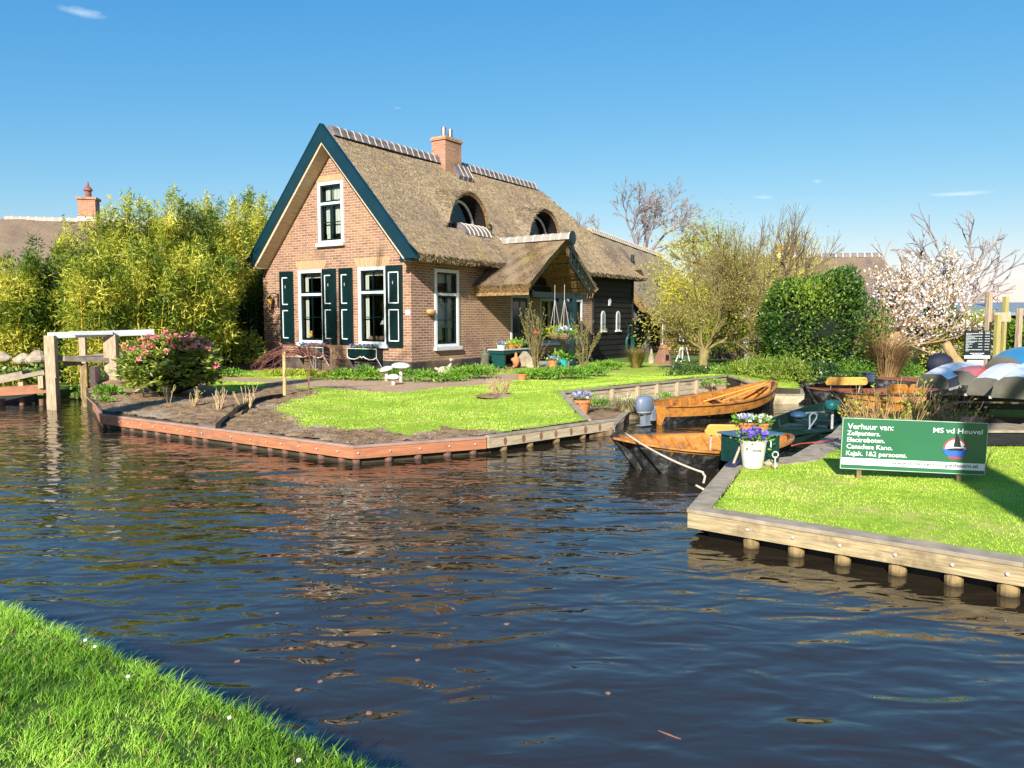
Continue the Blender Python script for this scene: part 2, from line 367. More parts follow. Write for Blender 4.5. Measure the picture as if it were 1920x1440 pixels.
def terrain():
    c = .11; xs = np.arange(-11, 9.2, c); ys = np.arange(9.0, 27.2, c); nx, ny = len(xs), len(ys)
    XX, YY = np.meshgrid(xs, ys); X = XX.ravel(); Y = YY.ravel(); ins = pip(X, Y, ISL)
    d, bx, by = near_poly(X, Y, ISL); 
    cx = (XX[:-1, :-1]+c/2).ravel(); cy = (YY[:-1, :-1]+c/2).ravel(); keep = pip(cx, cy, ISL)
    snap = (~ins) & (d < c*1.6); X = np.where(snap, bx, X); Y = np.where(snap, by, Y)
    Z = hgt(X, Y); zn = zone(cx, cy)
    Z += np.where(zone(X, Y) == 1, RNG.normal(0, .012, len(X)), 0)
    i = np.arange(nx*ny).reshape(ny, nx); Fq = np.stack([i[:-1, :-1], i[:-1, 1:], i[1:, 1:], i[1:, :-1]], -1).reshape(-1, 4)
    for k, (nm, mt) in enumerate((('lawn', LAWNM), ('soil_bed', SOIL), ('path', PATHM))):
        f = Fq[keep & (zn == k)]; used, inv = np.unique(f, return_inverse=True)
        V = np.stack([X[used], Y[used], Z[used]], 1)
        o = npmesh(nm, V, inv.reshape(-1, 4), mt, smooth=True); tag(o, kind='structure')
    b = MB(); n = len(ISL)
    for k in range(n):
        p, q = ISL[k], ISL[(k+1) % n]; m = 12
        for j in range(m):
            a = [p[0]+(q[0]-p[0])*j/m, p[1]+(q[1]-p[1])*j/m]; e = [p[0]+(q[0]-p[0])*(j+1)/m, p[1]+(q[1]-p[1])*(j+1)/m]
            b.add([(*a, -.5), (*e, -.5), (*e, H(*e)), (*a, H(*a))], [(0, 1, 2, 3)])
    tag(b.build('bank_earth', EARTH), kind='structure')
terrain()
RB = [(1.4, 6.14), (2.25, 8.1), (3.09, 8.55), (4.26, 10.31), (5.3, 12.2), (7.5, 13.1), (9.5, 14.2), (14, 16), (60, 18), (60, -60), (20, -8.4), (6, 2.55), (3.18, 4.75)]
NB = [(-60, 40), (-12, 10.6), (-2.89, 4.22), (-2.05, 3.66), (-1.23, 3.10), (-.45, 2.55), (2, .85), (8, -3.5), (20, -12), (-60, -60)]
tag(MB().prism([(x, y, -.5) for x, y in [(-150, 8), (-30, 14), (-10, 16.6), (-9.8, 18.8), (-8.3, 18.8), (-7.6, 17), (.5, 17.5), (5.6, 18.4), (6.6, 18), (9, 20.5), (30, 22), (150, 25), (150, 500), (-150, 500)]], (0, 0, .7)).build('meadow_ground', FARG), kind='structure')
def inset(poly, d):
    out = []; n = len(poly); A = sum(poly[i][0]*poly[(i+1) % n][1]-poly[(i+1) % n][0]*poly[i][1] for i in range(n)); s = 1 if A > 0 else -1
    for i in range(n):
        p0, p1, p2 = Vector(poly[i-1][:2]), Vector(poly[i][:2]), Vector(poly[(i+1) % n][:2])
        a = (p1-p0).normalized(); b = (p2-p1).normalized(); na = Vector((-a.y, a.x))*s; nb = Vector((-b.y, b.x))*s
        m = (na+nb); m = m/max(m.dot(na), .3); out.append(tuple(p1+m*d))
    return out
tag(MB().prism([(x, y, -.5) for x, y in inset(RB, .19)], (0, 0, .724)).build('right_bank_lawn', LAWNM), kind='structure')
tag(MB().prism([(x, y, -.5) for x, y in NB], (0, 0, .67)).build('near_bank_ground', M('shaded_turf', (.05, .11, .01), (.025, .05, .008), 30, rough=.95)), kind='structure')
LEDGE = [(1.15, 11.45), (1.52, 11.72), (1.8, 12.5), (2.02, 13.55), (4.9, 16.9), (5.12, 17.3), (5.02, 18.0), (.93, 13.85)]
tag(MB().prism([(x, y, -.5) for x, y in LEDGE], (0, 0, .62)).build('ledge_soil', SOIL), kind='structure')
# ---------------------------------------------------------------- water
WATER, nt, N, L, bs = newmat('canal_water')
bs.inputs['Base Color'].default_value = (.024, .018, .011, 1); bs.inputs['Roughness'].default_value = .015; bs.inputs['IOR'].default_value = 1.62
def wnoise(scale, stretch, rot, det, dist=0., rg=.5):
    n = nt.nodes.new('ShaderNodeTexNoise'); n.inputs['Scale'].default_value = scale; n.inputs['Detail'].default_value = det
    n.inputs['Distortion'].default_value = dist; n.inputs['Roughness'].default_value = rg
    L.new(coords(nt, stretch, (0, 0, rot)), n.inputs['Vector']); return n.outputs['Fac']
def math2(op, a, b):
    m = nt.nodes.new('ShaderNodeMath'); m.operation = op
    for i, x in enumerate((a, b)):
        if isinstance(x, (int, float)): m.inputs[i].default_value = x
        else: L.new(x, m.inputs[i])
    return m.outputs[0]
w = math2('MULTIPLY', wnoise(1.5, (.7, 1.5, 1), .25, 1, .35), .034)
w = math2('ADD', w, math2('MULTIPLY', wnoise(3.5, (.68, 1.35, 1), -.1, 1, .8), .0175))
w = math2('ADD', w, math2('MULTIPLY', wnoise(10, (.7, 1.4, 1), .4, 1, .5), .0026))
w = math2('ADD', w, math2('MULTIPLY', wnoise(.35, (1, 1, 1), 0, 1), .02))
_b = nt.nodes.new('ShaderNodeBump'); _b.inputs['Distance'].default_value = 1; _b.inputs['Strength'].default_value = 1
L.new(w, _b.inputs['Height']); L.new(_b.outputs[0], bs.inputs['Normal'])
tag(MB().add([(-200, -80, 0), (200, -80, 0), (200, 60, 0), (-200, 60, 0)], [(0, 1, 2, 3)]).build('canal_water', WATER), kind='structure')
# ---------------------------------------------------------------- revetments
def on_line(pts, u):
    k = (u-960)/F
    for a, b in zip(pts, pts[1:]):
        den = (b[0]-a[0])-k*(b[1]-a[1])
        if abs(den) < 1e-9: continue
        t = (k*a[1]*1.0-a[0])/den
        if -.02 <= t <= 1.02: return Vector((a[0]+(b[0]-a[0])*t, a[1]+(b[1]-a[1])*t)), Vector((b[0]-a[0], b[1]-a[1])).normalized()
    return None, None
def revet(name, label, pts, ztop, w, h, face, cap, pile, us, side=1, zbot=None, pr=.055, bolts=True, sheet=True, group=None, capt=.03):
    t = thing(name, label, 'revetment', (0, 0, 0), 0, group)
    def off(d):
        o = []
        for i, p in enumerate(pts):
            a = Vector(pts[max(i-1, 0)]); b = Vector(pts[min(i+1, len(pts)-1)]); p = Vector(p)
            d1 = (p-a).normalized() if i > 0 else (b-p).normalized(); d2 = (b-p).normalized() if i < len(pts)-1 else d1
            n1 = Vector((-d1.y, d1.x))*side; n2 = Vector((-d2.y, d2.x))*side; m = n1+n2; m = m/max(m.dot(n1), .4); o.append(p+m*d)
        return o
    def strip(o1, o2, z0, z1):
        b = MB()
        for i in range(len(pts)-1):
            A, B_, C_, D_ = o1[i], o1[i+1], o2[i+1], o2[i]
            b.prism([(A.x, A.y, z0), (B_.x, B_.y, z0), (C_.x, C_.y, z0), (D_.x, D_.y, z0)], (0, 0, z1-z0))
        return b
    strip(off(.004), off(w*.8), ztop-h, ztop-capt-.001).build('waling_beam', face, t)
    strip(off(-.004), off(w), ztop-capt, ztop).build('cap_board', cap, t, bevel=.004)
    if sheet: strip(off(.15), off(.18), -.4, ztop-h+.02).build('sheet_boards', BLACKWOOD, t)
    first = None
    for u in us:
        p, d = on_line(pts, u)
        if p is None: continue
        n = Vector((-d.y, d.x))*side; c = p+n*(pr+.02)
        if first is None: first = MB().lathe([(pr, -.4), (pr*1.02, .05), (pr*.9, ztop-h-.002)], (0, 0, 0), 12).build('pile', pile, t, smooth=False)
        else: first = first.copy(); COL.objects.link(first); first.parent = t
        first.location = (c.x, c.y, 0); first.rotation_euler = (0, 0, random.uniform(0, 6)); first.scale = (random.uniform(.88, 1.1),)*2+(1,)
        if bolts:
            q = p-n*.002; bo = MB().tube([(q.x, q.y, ztop-h*.55), (q.x-n.x*.012, q.y-n.y*.012, ztop-h*.55)], .011, 8).build('bolt', STEELB, t)
    return t
STEELB = M('galvanised_bolt', (.6, .55, .5), (.4, .35, .3), 20, rough=.5)
revet('timber_revetment', 'red-brown timber edging round the soil bed point of the cottage garden', [(-8.39, 15.33), (-7.4, 13.8), (-6.64, 12.48), (-4.12, 10.78), (-1.9, 9.28), (-.33, 10.04)], .23, .17, .16, REDWOOD, REDTOP, REDPILE,
      [193, 219, 236, 260, 283, 304, 329, 352, 374, 429, 466, 496, 523, 557, 591, 630, 668, 729, 785, 841, 890])
revet('timber_revetment', 'grey-green planked edging below the lawn with rusty round stains', [(-.30, 10.05), (1.55, 11.75)], .235, .12, .16, GREYWOOD, GREYTOP, PILE, [907, 950, 1000, 1050, 1100], bolts=False, sheet=True)
revet('timber_revetment', 'short low plank edging beside the outboard motor and flower ledge', [(1.57, 11.8), (2.05, 13.55), (4.95, 16.95)], .14, .12, .14, GREYWOOD, GREYTOP, PILE, [1160, 1180], bolts=False)
revet('timber_revetment', 'weathered grey-brown waling beam along the front of the sign lawn', [(2.25, 8.1), (1.4, 6.14), (3.18, 4.75), (6, 2.55), (8, 1)], .238, .17, .152, YELWOOD, GREYTOP, PILE,
      [1322, 1411, 1498, 1588, 1695, 1805, 1912], pr=.058)
revet('timber_revetment', 'grey plank quay edge behind the green cabinet', [(5.3, 12.2), (4.26, 10.31), (3.09, 8.55), (2.27, 8.13)], .236, .3, .12, GREYWOOD, GREYTOP, PILE, [1500, 1530], bolts=False)
revet('timber_revetment', 'board edging at the back corner behind the bow of the orange boat', [(5.35, 16.08), (6.05, 16.08), (6.7, 18)], .2, .1, .2, GREYWOOD, GREYTOP, PILE, [1455, 1470, 1490], bolts=False)
revet('timber_revetment', 'long boards edging the back bank behind the moored boats', [(6.75, 18.0), (9.1, 20.4), (30, 21.9)], .24, .12, .3, BLACKWOOD, GREYTOP, PILE, [], bolts=False)
_gp = [c for c in COL.objects if c.name.startswith('timber_revetment')][1]
_rs = M('rust_stain', (.26, .13, .06), (.17, .09, .05), 14, rough=.9)
for u in (947, 982, 1015, 1043, 1072, 1099, 1126):
    p, d = on_line([(-.30, 10.05), (1.55, 11.75)], u); n = Vector((-d.y, d.x)); s = random.uniform(.8, 1.15)
    MB().prism([(p.x-n.x*.003+d.x*.034*s*math.cos(a), p.y-n.y*.003+d.y*.034*s*math.cos(a), .142+.052*math.sin(a)) for a in [6.283*k/14 for k in range(14)]], (n.x*.004, n.y*.004, 0)).build('rust_stain', _rs, _gp)
t = thing('retaining_wall', 'low grey plank retaining wall with posts behind the orange boat', 'retaining wall')
wp = [Vector((1.13, 11.55, .25)), Vector((.87, 13.9, .44)), Vector((5.0, 18.07, .44)), Vector((5.12, 17.0, .39)), Vector((5.38, 16.15, .30))]
b = MB(); c = MB()
for a, q in zip(wp[1:], wp[2:]):
    d = (q-a).normalized(); n = Vector((d.y, -d.x, 0))
    for k in range(3):
        z0 = .12+k*.108; b.add(MB().beam((a.x, a.y, z0+.052), (q.x, q.y, z0+.052), .035, .10).v, [(0, 1, 2, 3), (7, 6, 5, 4), (0, 4, 5, 1), (1, 5, 6, 2), (2, 6, 7, 3), (3, 7, 4, 0)])
for a, q in zip(wp, wp[1:]): c.beam(a, q, .10, .03)
b.build('planks', GREYWOOD, t); c.build('cap_board', GREYTOP, t)
for i, u in enumerate([1101, 1145, 1193, 1230, 1268, 1304, 1337]):
    p, d = on_line([tuple(wp[1][:2]), tuple(wp[2][:2])], u); n = Vector((d.y, -d.x)); p = p+n*.045
    MB().box((-.035, -.035, 0), (.035, .035, .30)).build('post', POSTW, t, bevel=.004).location = (p.x, p.y, .115)
    children(t)[-1].rotation_euler = (0, 0, math.atan2(d.y, d.x))
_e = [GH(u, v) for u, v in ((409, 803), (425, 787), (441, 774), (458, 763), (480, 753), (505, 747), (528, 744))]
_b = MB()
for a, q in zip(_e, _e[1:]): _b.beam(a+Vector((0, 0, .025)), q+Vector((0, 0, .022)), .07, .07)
tag(_b.build('bed_shadow_strip', M('shadow_line_black', (.02, .017, .014), (.01, .009, .008), 9, rough=.9), None), 'low black edging strip curving through the soil bed to the maple stake', 'garden edging')  # added strip: its black stands in for a shadow line across the bed
# ---------------------------------------------------------------- footbridge
t = thing('footbridge', 'small wooden footbridge with a white handrail over the side ditch', 'footbridge', (0, 0, 0))
def post(name, x, y, z0, z1, w, mat=POSTW, parent=None, rz=.2):
    o = MB().box((-w/2, -w/2, 0), (w/2, w/2, z1-z0)).build(name, mat, parent, bevel=.012); o.location = (x, y, z0); o.rotation_euler = (0, 0, rz); return o
YB = 15.15
X_ = lambda u, Y=YB: (u-960)/F*Y
post('post', X_(96), YB, -.4, 1.43, .19, POSTW, t); post('post', X_(104), YB-.13, -.4, .62, .13, POSTW, t); post('post', X_(209, 16.0), 16.0, .3, 1.44, .24, POSTW, t)
post('post', X_(156, 16.8), 16.8, -.4, 1.42, .13, POSTW, t); post('post', X_(157, 15.6), 15.6, -.4, .86, .12, PILE, t)
MB().beam((X_(96)-.02, YB-.05, 1.43), (X_(290, 16.6), 16.6, 1.47), .05, .12).build('handrail', WHITE, t, bevel=.006)
MB().beam((X_(135, 15.3), 15.3, 1.47), (X_(212, 15.9), 15.9, 1.47), .07, .08).build('handrail', WHITE, t, bevel=.006)
MB().beam((X_(107), YB+.15, .98), (X_(200, 16.0), 15.95, .91), .26, .10).build('edge_beam', GREYTOP, t); MB().beam((X_(100), YB+.35, .86), (X_(150, 15.6), 15.6, .90), .2, .12).build('bearer', GREYTOP, t); MB().beam((X_(95), YB+1.6, .98), (X_(200, 16.0), 17.2, .94), .3, .06).build('deck_board', GREYTOP, t)
for dy in (.5, .85, 1.2): MB().beam((X_(100), YB+dy, .96), (X_(200, 16.0), 15.95+dy, .94), .3, .06).build('deck_board', GREYTOP, t)
# upright sheet plate at the corner of the bank
t = thing('bank_plate', 'upright pinkish grey panel closing the bank beside the footbridge', 'bank panel')
a = AY(168, 690, 15.4); q = AY(186, 688, 15.9)
MB().prism([(a.x, 15.4, -.2), (q.x, 15.75, -.2), (q.x, 15.75, .80), (a.x, 15.4, .80)], (.05, .10, 0)).build('panel', M('pinkish_board', (.36, .27, .23), (.26, .19, .16), 5, rough=.8), t)
# far left landing stage
t = thing('landing_stage', 'low wooden landing stage with a sloping rail at the far left bank', 'landing stage')
A = lambda u, v, Y: AY(u, v, Y)
b = MB(); p0 = A(-60, 738, 15.2); p1 = A(92, 728, 15.6); b.beam(p0, p1, .12, .17); b.build('waling_beam', REDWOOD, t)
b = MB(); b.beam(A(-60, 728, 15.4), A(86, 697, 15.5), .14, .08); b.build('sloping_rail', GREYTOP, t)
for u, v0, v1 in ((41, 716, 730), (78, 704, 730)): 
    a = A(u, v0, 15.5); MB().box((-.05, -.05, -.25), (.05, .05, 0)).build('post', POSTW, t).location = a
for u in (4, 41, 78, 91):
    p = G(u, 742, .0); MB().lathe([(.05, -.3), (.05, .14)], (0, 0, 0), 10).build('pile', REDPILE, t).location = (p.x*15.7/p.y, 15.7, 0)
MB().prism([(-16, 15.8, .0), (-9.95, 16.2, .0), (-9.95, 16.3, .0), (-16, 15.9, 0)], (0, 0, .3)).build('back_boards', BLACKWOOD, t)
MB().beam(A(-60, 722, 16.6), A(50, 700, 16.6), .3, .12).build('pale_kerb', GREYTOP, t)
# rocks behind the bridge
ROCK = M('tan_rock', (.46, .38, .27), (.22, .17, .12), 5, rough=.9, bmp=.8, bdist=.04)
def rock(name, label, loc, r, mat=ROCK, group=None, seed=0, cat='rock'):
    b = MB(); b.sphere((0, 0, r[2]*.6), r, 12, 8); rr = random.Random(seed)
    b.v = [tuple(c*(1+.22*math.sin(v[0]*9/r[0]*.3+seed)+rr.uniform(-.06, .06)) for c in v) for v in b.v]
    o = b.build(name, mat, None, smooth=False); o.location = loc; return tag(o, label, cat, group)
for i, (u, v, s, lb) in enumerate(((38, 668, .33, 'tan rock at the left end of the row behind the bridge'), (58, 668, .28, 'small tan rock in the middle of the row by the ditch'), (74, 665, .36, 'pale tan rock nearest the carved bridge post'), (10, 664, .3, 'tan rock at the very left edge behind the bamboo canes'))):
    p = A(u, v+12, 17.5); rock('rock', lb, (p.x, p.y, p.z), (s*.62, s*.42, s*.36), seed=i, group='rocks by the ditch')
# ================================================================= COTTAGE
HC = G(772, 701, .3); HROT = R(-33.4)
house = thing('thatched_cottage', 'red brick cottage with thatched roof, blue-green gable boards and dark shutters', 'house', (HC.x, HC.y, 0), HROT)
WL, GA, EZ = -5.87, -2.76, 3.40   # left wall, ridge x, wall head
def L2W(x, y, z=0): return Vector((HC.x+x*math.cos(HROT)-y*math.sin(HROT), HC.y+x*math.sin(HROT)+y*math.cos(HROT), z))
def zr(x): 
    d = np.abs(x-GA); s = np.clip((d-2.4)/1.1, 0, 1); return 6.93-1.115*d+.26*s*s*(3-2*s)
# --- walls with real openings
def wall_grid(u0, u1, z0, z1, holes, topf=None, du=None):
    us = sorted({u0, u1} | {h[0] for h in holes} | {h[1] for h in holes} | set(du or [])); out = []
    for a, b_ in zip(us, us[1:]):
        hs = sorted([h for h in holes if h[0] <= a+1e-6 and h[1] >= b_-1e-6], key=lambda h: h[2]); z = z0
        for h in hs: out.append((a, b_, z, z, h[2], h[2])); z = h[3]
        ta, tb = (topf(a), topf(b_)) if topf else (z1, z1); out.append((a, b_, z, z, ta, tb))
    return out
b = MB()
gh = [(-4.19, -3.30, 1.14, 3.07), (-1.79, -.92, 1.14, 3.07), (-3.31, -2.49, 3.95, 5.49)]
tf = lambda x: min(6.93-1.115*abs(x-GA)-.35, 99)
for a, c, za, zb, ta, tb in wall_grid(WL, 0, 0, 0, gh, tf, [GA]): b.add([(a, 0, za), (c, 0, zb), (c, 0, tb), (a, 0, ta)], [(0, 1, 2, 3)])
sh = [(1.05, 1.97, 1.0, 3.05), (4.73, 5.81, .3, 2.55), (6.54, 7.52, 1.0, 2.6), (8.37, 9.35, 1.0, 2.6)]
for a, c, za, zb, ta, tb in wall_grid(0, 10.3, 0, 3.6, sh): b.add([(0, a, za), (0, c, zb), (0, c, tb), (0, a, ta)], [(0, 1, 2, 3)])
b.add([(WL, 0, 0), (WL, 10.3, 0), (WL, 10.3, 3.3), (WL, 0, 3.3)], [(3, 2, 1, 0)])
for x0, x1, z0, z1 in gh:   # reveals
    b.add([(x0, 0, z0), (x0, .14, z0), (x0, .14, z1), (x0, 0, z1), (x1, 0, z0), (x1, .14, z0), (x1, .14, z1), (x1, 0, z1)], [(0, 3, 2, 1), (4, 5, 6, 7), (3, 7, 6, 2), (0, 1, 5, 4)])
for y0, y1, z0, z1 in sh:
    b.add([(0, y0, z0), (-.14, y0, z0), (-.14, y0, z1), (0, y0, z1), (0, y1, z0), (-.14, y1, z0), (-.14, y1, z1), (0, y1, z1)], [(0, 1, 2, 3), (7, 6, 5, 4), (3, 2, 6, 7), (0, 4, 5, 1)])
b.build('brick_wall', BRICK, house)
b = MB(); b.box((WL-.02, -.025, 0), (.025, 0, .62)); b.box((.0, -.0, 0), (.025, 4.70, .60)); b.box((0, 5.84, 0), (.025, 10.3, .60)); b.box((WL-.025, 0, 0), (WL, 10, .62)); b.build('base_course', PLINTH, house)
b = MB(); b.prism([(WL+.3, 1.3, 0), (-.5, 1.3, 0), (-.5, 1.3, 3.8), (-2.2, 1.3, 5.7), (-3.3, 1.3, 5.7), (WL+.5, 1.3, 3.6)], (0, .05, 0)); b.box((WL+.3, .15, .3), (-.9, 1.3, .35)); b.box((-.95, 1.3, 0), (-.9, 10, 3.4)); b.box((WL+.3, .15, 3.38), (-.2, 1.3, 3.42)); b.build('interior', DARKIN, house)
# lintels (soldier course)
def lintel(x0, x1, z0, z1, side=False):
    b = MB(); n = int((x1-x0)/.075)
    for i in range(n):
        a = x0+(x1-x0)*i/n+.006; c = x0+(x1-x0)*(i+1)/n-.006; m = (x0+x1)/2; sk = .22
        if side: b.prism([(.004, a, z0), (.004, c, z0), (.004, c, z1), (.004, a, z1)], (.004, 0, 0))
        else: b.prism([(a, -.008, z0), (c, -.008, z0), (c+(c-m)*sk, -.008, z1), (a+(a-m)*sk, -.008, z1)], (0, .005, 0))
    return b.build('brick_lintel', LINTEL, house)
lintel(-4.30, -3.22, 3.17, 3.42); lintel(-1.92, -.80, 3.17, 3.42); lintel(-3.44, -2.38, 5.60, 5.76)
def window(x0, x1, z0, z1, trans, muntz, frame_w=.09, side=False, sill=True, curt='net', sash=DKGREEN, frame=WHITE, mull=False, depth=.05, name='window'):
    """window in local (s,z); side=True lies on the long wall (s=y)"""
    def T(b):
        if side: b.v = [(-v[1], v[0], v[2]) for v in b.v]; b.f = b.f
        return b
    w = MB(); f = frame_w; d0, d1 = -.035, .07
    w.box((x0, d0, z0), (x0+f, d1, z1)); w.box((x1-f, d0, z0), (x1, d1, z1)); w.box((x0+f, d0, z1-f), (x1-f, d1, z1)); w.box((x0+f, d0, z0), (x1-f, d1, z0+f*.8))
    w.box((x0+f, d0+.006, trans-.035), (x1-f, d1, trans+.035))
    wo = T(w).build(name, frame, house, bevel=.004)
    s = MB(); g = .045; xi0, xi1 = x0+f, x1-f
    for za, zb in ((z0+f*.8, trans-.035), (trans+.035, z1-f)):
        s.box((xi0, 0, za), (xi0+g, .05, zb)); s.box((xi1-g, 0, za), (xi1, .05, zb)); s.box((xi0+g, 0, za), (xi1-g, .05, za+g)); s.box((xi0+g, 0, zb-g), (xi1-g, .05, zb))
        m = (xi0+xi1)/2; mw = .045 if mull and za < trans-.1 else .012; s.box((m-mw, .004, za+g), (m+mw, .04, zb-g))
    for zm in muntz: s.box((xi0+g, .006, zm-.012), (xi1-g, .038, zm+.012))
    T(s).build('sash', sash, wo)
    p = MB(); p.add([(xi0, .045, z0+f*.8), (xi1, .045, z0+f*.8), (xi1, .045, z1-f), (xi0, .045, z1-f)], [(0, 1, 2, 3)]); T(p).build('pane', GLASS, wo)
    if sill: q = MB(); q.box((x0-.05, -.11, z0-.10), (x1+.05, .0, z0-.002)); T(q).build('sill', M('stone_sill', (.55, .56, .56), (.42, .43, .44), 9, rough=.8), wo, bevel=.006)
    if curt:
        c = MB()
        def drape(a, e, za, zb, y=.13):
            n = max(4, int((e-a)/.03))
            for i in range(n):
                t0, t1 = a+(e-a)*i/n, a+(e-a)*(i+1)/n; o0, o1 = .012*math.sin(i*1.7), .012*math.sin((i+1)*1.7)
                c.add([(t0, y+o0, za), (t1, y+o1, za), (t1, y+o1, zb), (t0, y+o0, zb)], [(0, 1, 2, 3)])
        for cc in curt: drape(*cc)
        T(c).build('curtain', CURTAIN, wo)
    return wo
w1 = window(-4.28, -3.22, 1.06, 3.16, 2.45, [1.80], curt=[(-4.14, -4.02, 1.2, 3.0), (-4.1, -3.4, 2.93, 3.04)])
w2 = window(-1.88, -.83, 1.06, 3.16, 2.47, [1.80], curt=[(-1.74, -1.62, 1.2, 3.0), (-1.7, -1.0, 2.93, 3.04)])
window(-3.40, -2.40, 3.88, 5.58, 4.98, [4.46], mull=True, curt=[(-3.22, -2.92, 4.15, 5.4), (-2.85, -2.55, 4.15, 5.4), (-3.2, -3.05, 4.0, 5.4), (-3.05, -2.55, 5.1, 5.45)])
window(.97, 2.05, .98, 3.12, 2.43, [1.72], side=True, curt=[(1.72, 1.90, 1.1, 3.0), (1.12, 1.45, 1.15, 2.35), (1.1, 1.9, 2.75, 3.0), (1.12, 1.9, 1.5, 1.72), (1.45, 1.72, 1.7, 2.2)])
window(6.46, 7.6, .96, 2.62, 2.40, [1.75], side=True, curt=[(7.2, 7.4, 1.1, 2.4)], frame=M('pale_green_frame', (.3, .4, .4), (.2, .3, .3), 6, rough=.5))
window(8.29, 9.43, .96, 2.62, 2.40, [1.75], side=True, curt=[(8.9, 9.25, 1.2, 2.35)])
# things seen in the windows
b = MB().sphere((-3.98, .15, 1.27), .07); b.sphere((-3.94, .15, 1.36), .05); b.build('pot_flower', M('yellow_flower', (.7, .45, .08), (.6, .25, .02), 20), w1)
MB().lathe([(.10, 0), (.03, .16), (.02, .18)], (-3.42, .2, 1.62), 12).build('lamp_shade', WHITE, w1)
MB().lathe([(.12, 0), (.05, .14), (.03, .16)], (-1.13, .2, 1.60), 12).build('lamp_shade', WHITE, w2)
b = MB(); 
for k, xx in enumerate((-1.6, -1.4, -1.22, -1.08)): b.sphere((xx, .16, 1.22), (.08, .05, .07))
b.build('ornaments', M('pinkish_clay', (.3, .16, .1), (.15, .1, .08), 9), w2)
# shutters
def shutter(x0, x1, z0, z1, full, ang, hinge):
    w = x1-x0; b = MB(); d = .045
    b.box((0, -d, 0), (.1, 0, z1-z0)); b.box((w-.1, -d, 0), (w, 0, z1-z0)); hh = z1-z0
    for a, c in ((0, .14), (hh*.47, hh*.47+.13), (hh-.16, hh)): b.box((.1, -d, a), (w-.1, 0, c))
    b.box((.1, -d*.5, .14), (w-.1, -.004, hh-.16))
    o = b.build('shutter', DKGREEN, house, bevel=.004)
    if hinge == 'r': 
        for v in o.data.vertices: v.co.x -= w
    o.location = (x1 if hinge == 'r' else x0, -.02, z0); o.rotation_euler = (0, 0, ang)
    m = MB(); s = -w if hinge == 'r' else 0; t_ = .028
    for za, zc in ((.15, hh*.47-.012), (hh*.47+.142, hh-.17)):
        m.box((s+.105, -d-.004, za), (s+.105+t_, -d+.012, zc)); m.box((s+.105, -d-.004, za), (s+w-(.11 if full else .2), -d+.012, za+t_)); m.box((s+.105, -d-.004, zc-t_), (s+w-(.11 if full else .2), -d+.012, zc))
        if full: m.box((s+w-.105-t_*.8, -d-.004, za), (s+w-.105, -d+.012, zc))
    m.build('white_beading', WHITE, o)
    cr = MB(); pts = []
    for k in range(9): a = R(-70+140*k/8); pts.append((s+w*.5-.035*math.cos(a), -d-.001, hh*.79+.05*math.sin(a)))
    for k in range(9): a = R(70-140*k/8); pts.append((s+w*.5-.012-.010*math.cos(a), -d-.001, hh*.79+.04*math.sin(a)))
    cr.prism(pts, (0, .006, 0)); cr.build('crescent', WHITE, o)
    return o
shutter(-5.02, -4.50, 1.03, 3.14, False, R(4), 'r'); shutter(-3.27, -2.74, 1.03, 3.16, False, R(3), 'l')
shutter(-2.62, -2.09, 1.03, 3.16, False, R(-3), 'r'); shutter(-.84, -.27, 1.0, 3.17, True, 0, 'l')
# house number
b = MB().box((-.19, -.012, 1.86), (-.03, 0, 1.98)); npl = b.build('number_plate', M('pale_blue_plate', (.6, .62, .72), (.5, .52, .64), 20, rough=.4), house)
# --- roof (height field with eyebrow dormers)
DORM = [(3.25, .90), (7.62, .95)]; XC = -.45
def rooftop(X, Y, hood=True):
    Z = zr(X); hip = 3.40+1.03*(13.95-Y)+.2*np.clip((Y-12.9)/1.05, 0, 1)**2; Z = np.minimum(Z, hip)
    if hood:
        for y0, hw in DORM:
            t = (Y-y0)/(hw+.12); arch = np.where(np.abs(t) < 1, 4.28+1.22*np.sqrt(np.clip(1-t*t, 0, 1)), 0)
            sk = 4.28+1.16*np.exp(-np.abs((Y-y0)/(hw*.98))**3.2)
            zh = np.maximum(arch, sk*1.0)+.16*(XC-X); k = .10; m = (X <= XC+1e-6) & (X > -2.6)
            h = np.clip(.5+.5*(zh-Z)/k, 0, 1); sm = Z*(1-h)+zh*h+k*h*(1-h); Z = np.where(m, sm, Z)
    Z = Z+.012*np.sin(X*5+Y*3.1)*np.sin(Y*4.3-X)+.02*np.sin(Y*1.1+2)*np.sin(X*1.7)
    return Z
def rgrid(xs, ys, hood, drop=None):
    XX, YY = np.meshgrid(xs, ys); Z = rooftop(XX, YY, hood)
    V = np.stack([XX.ravel(), YY.ravel(), Z.ravel()], 1); i = np.arange(XX.size).reshape(XX.shape)
    return V, np.stack([i[:-1, :-1], i[:-1, 1:], i[1:, 1:], i[1:, :-1]], -1).reshape(-1, 4)
ys = np.arange(-.42, 13.96, .07); V1, F1 = rgrid(np.concatenate([np.linspace(-6.12, -2.76, 40), np.arange(-2.69, XC, .06), [XC]]), ys, True)
V2, F2 = rgrid(np.concatenate([[XC], np.linspace(XC+.06, .62, 17)]), ys, False)
V = np.concatenate([V1, V2]); Fq = np.concatenate([F1, F2+len(V1)])
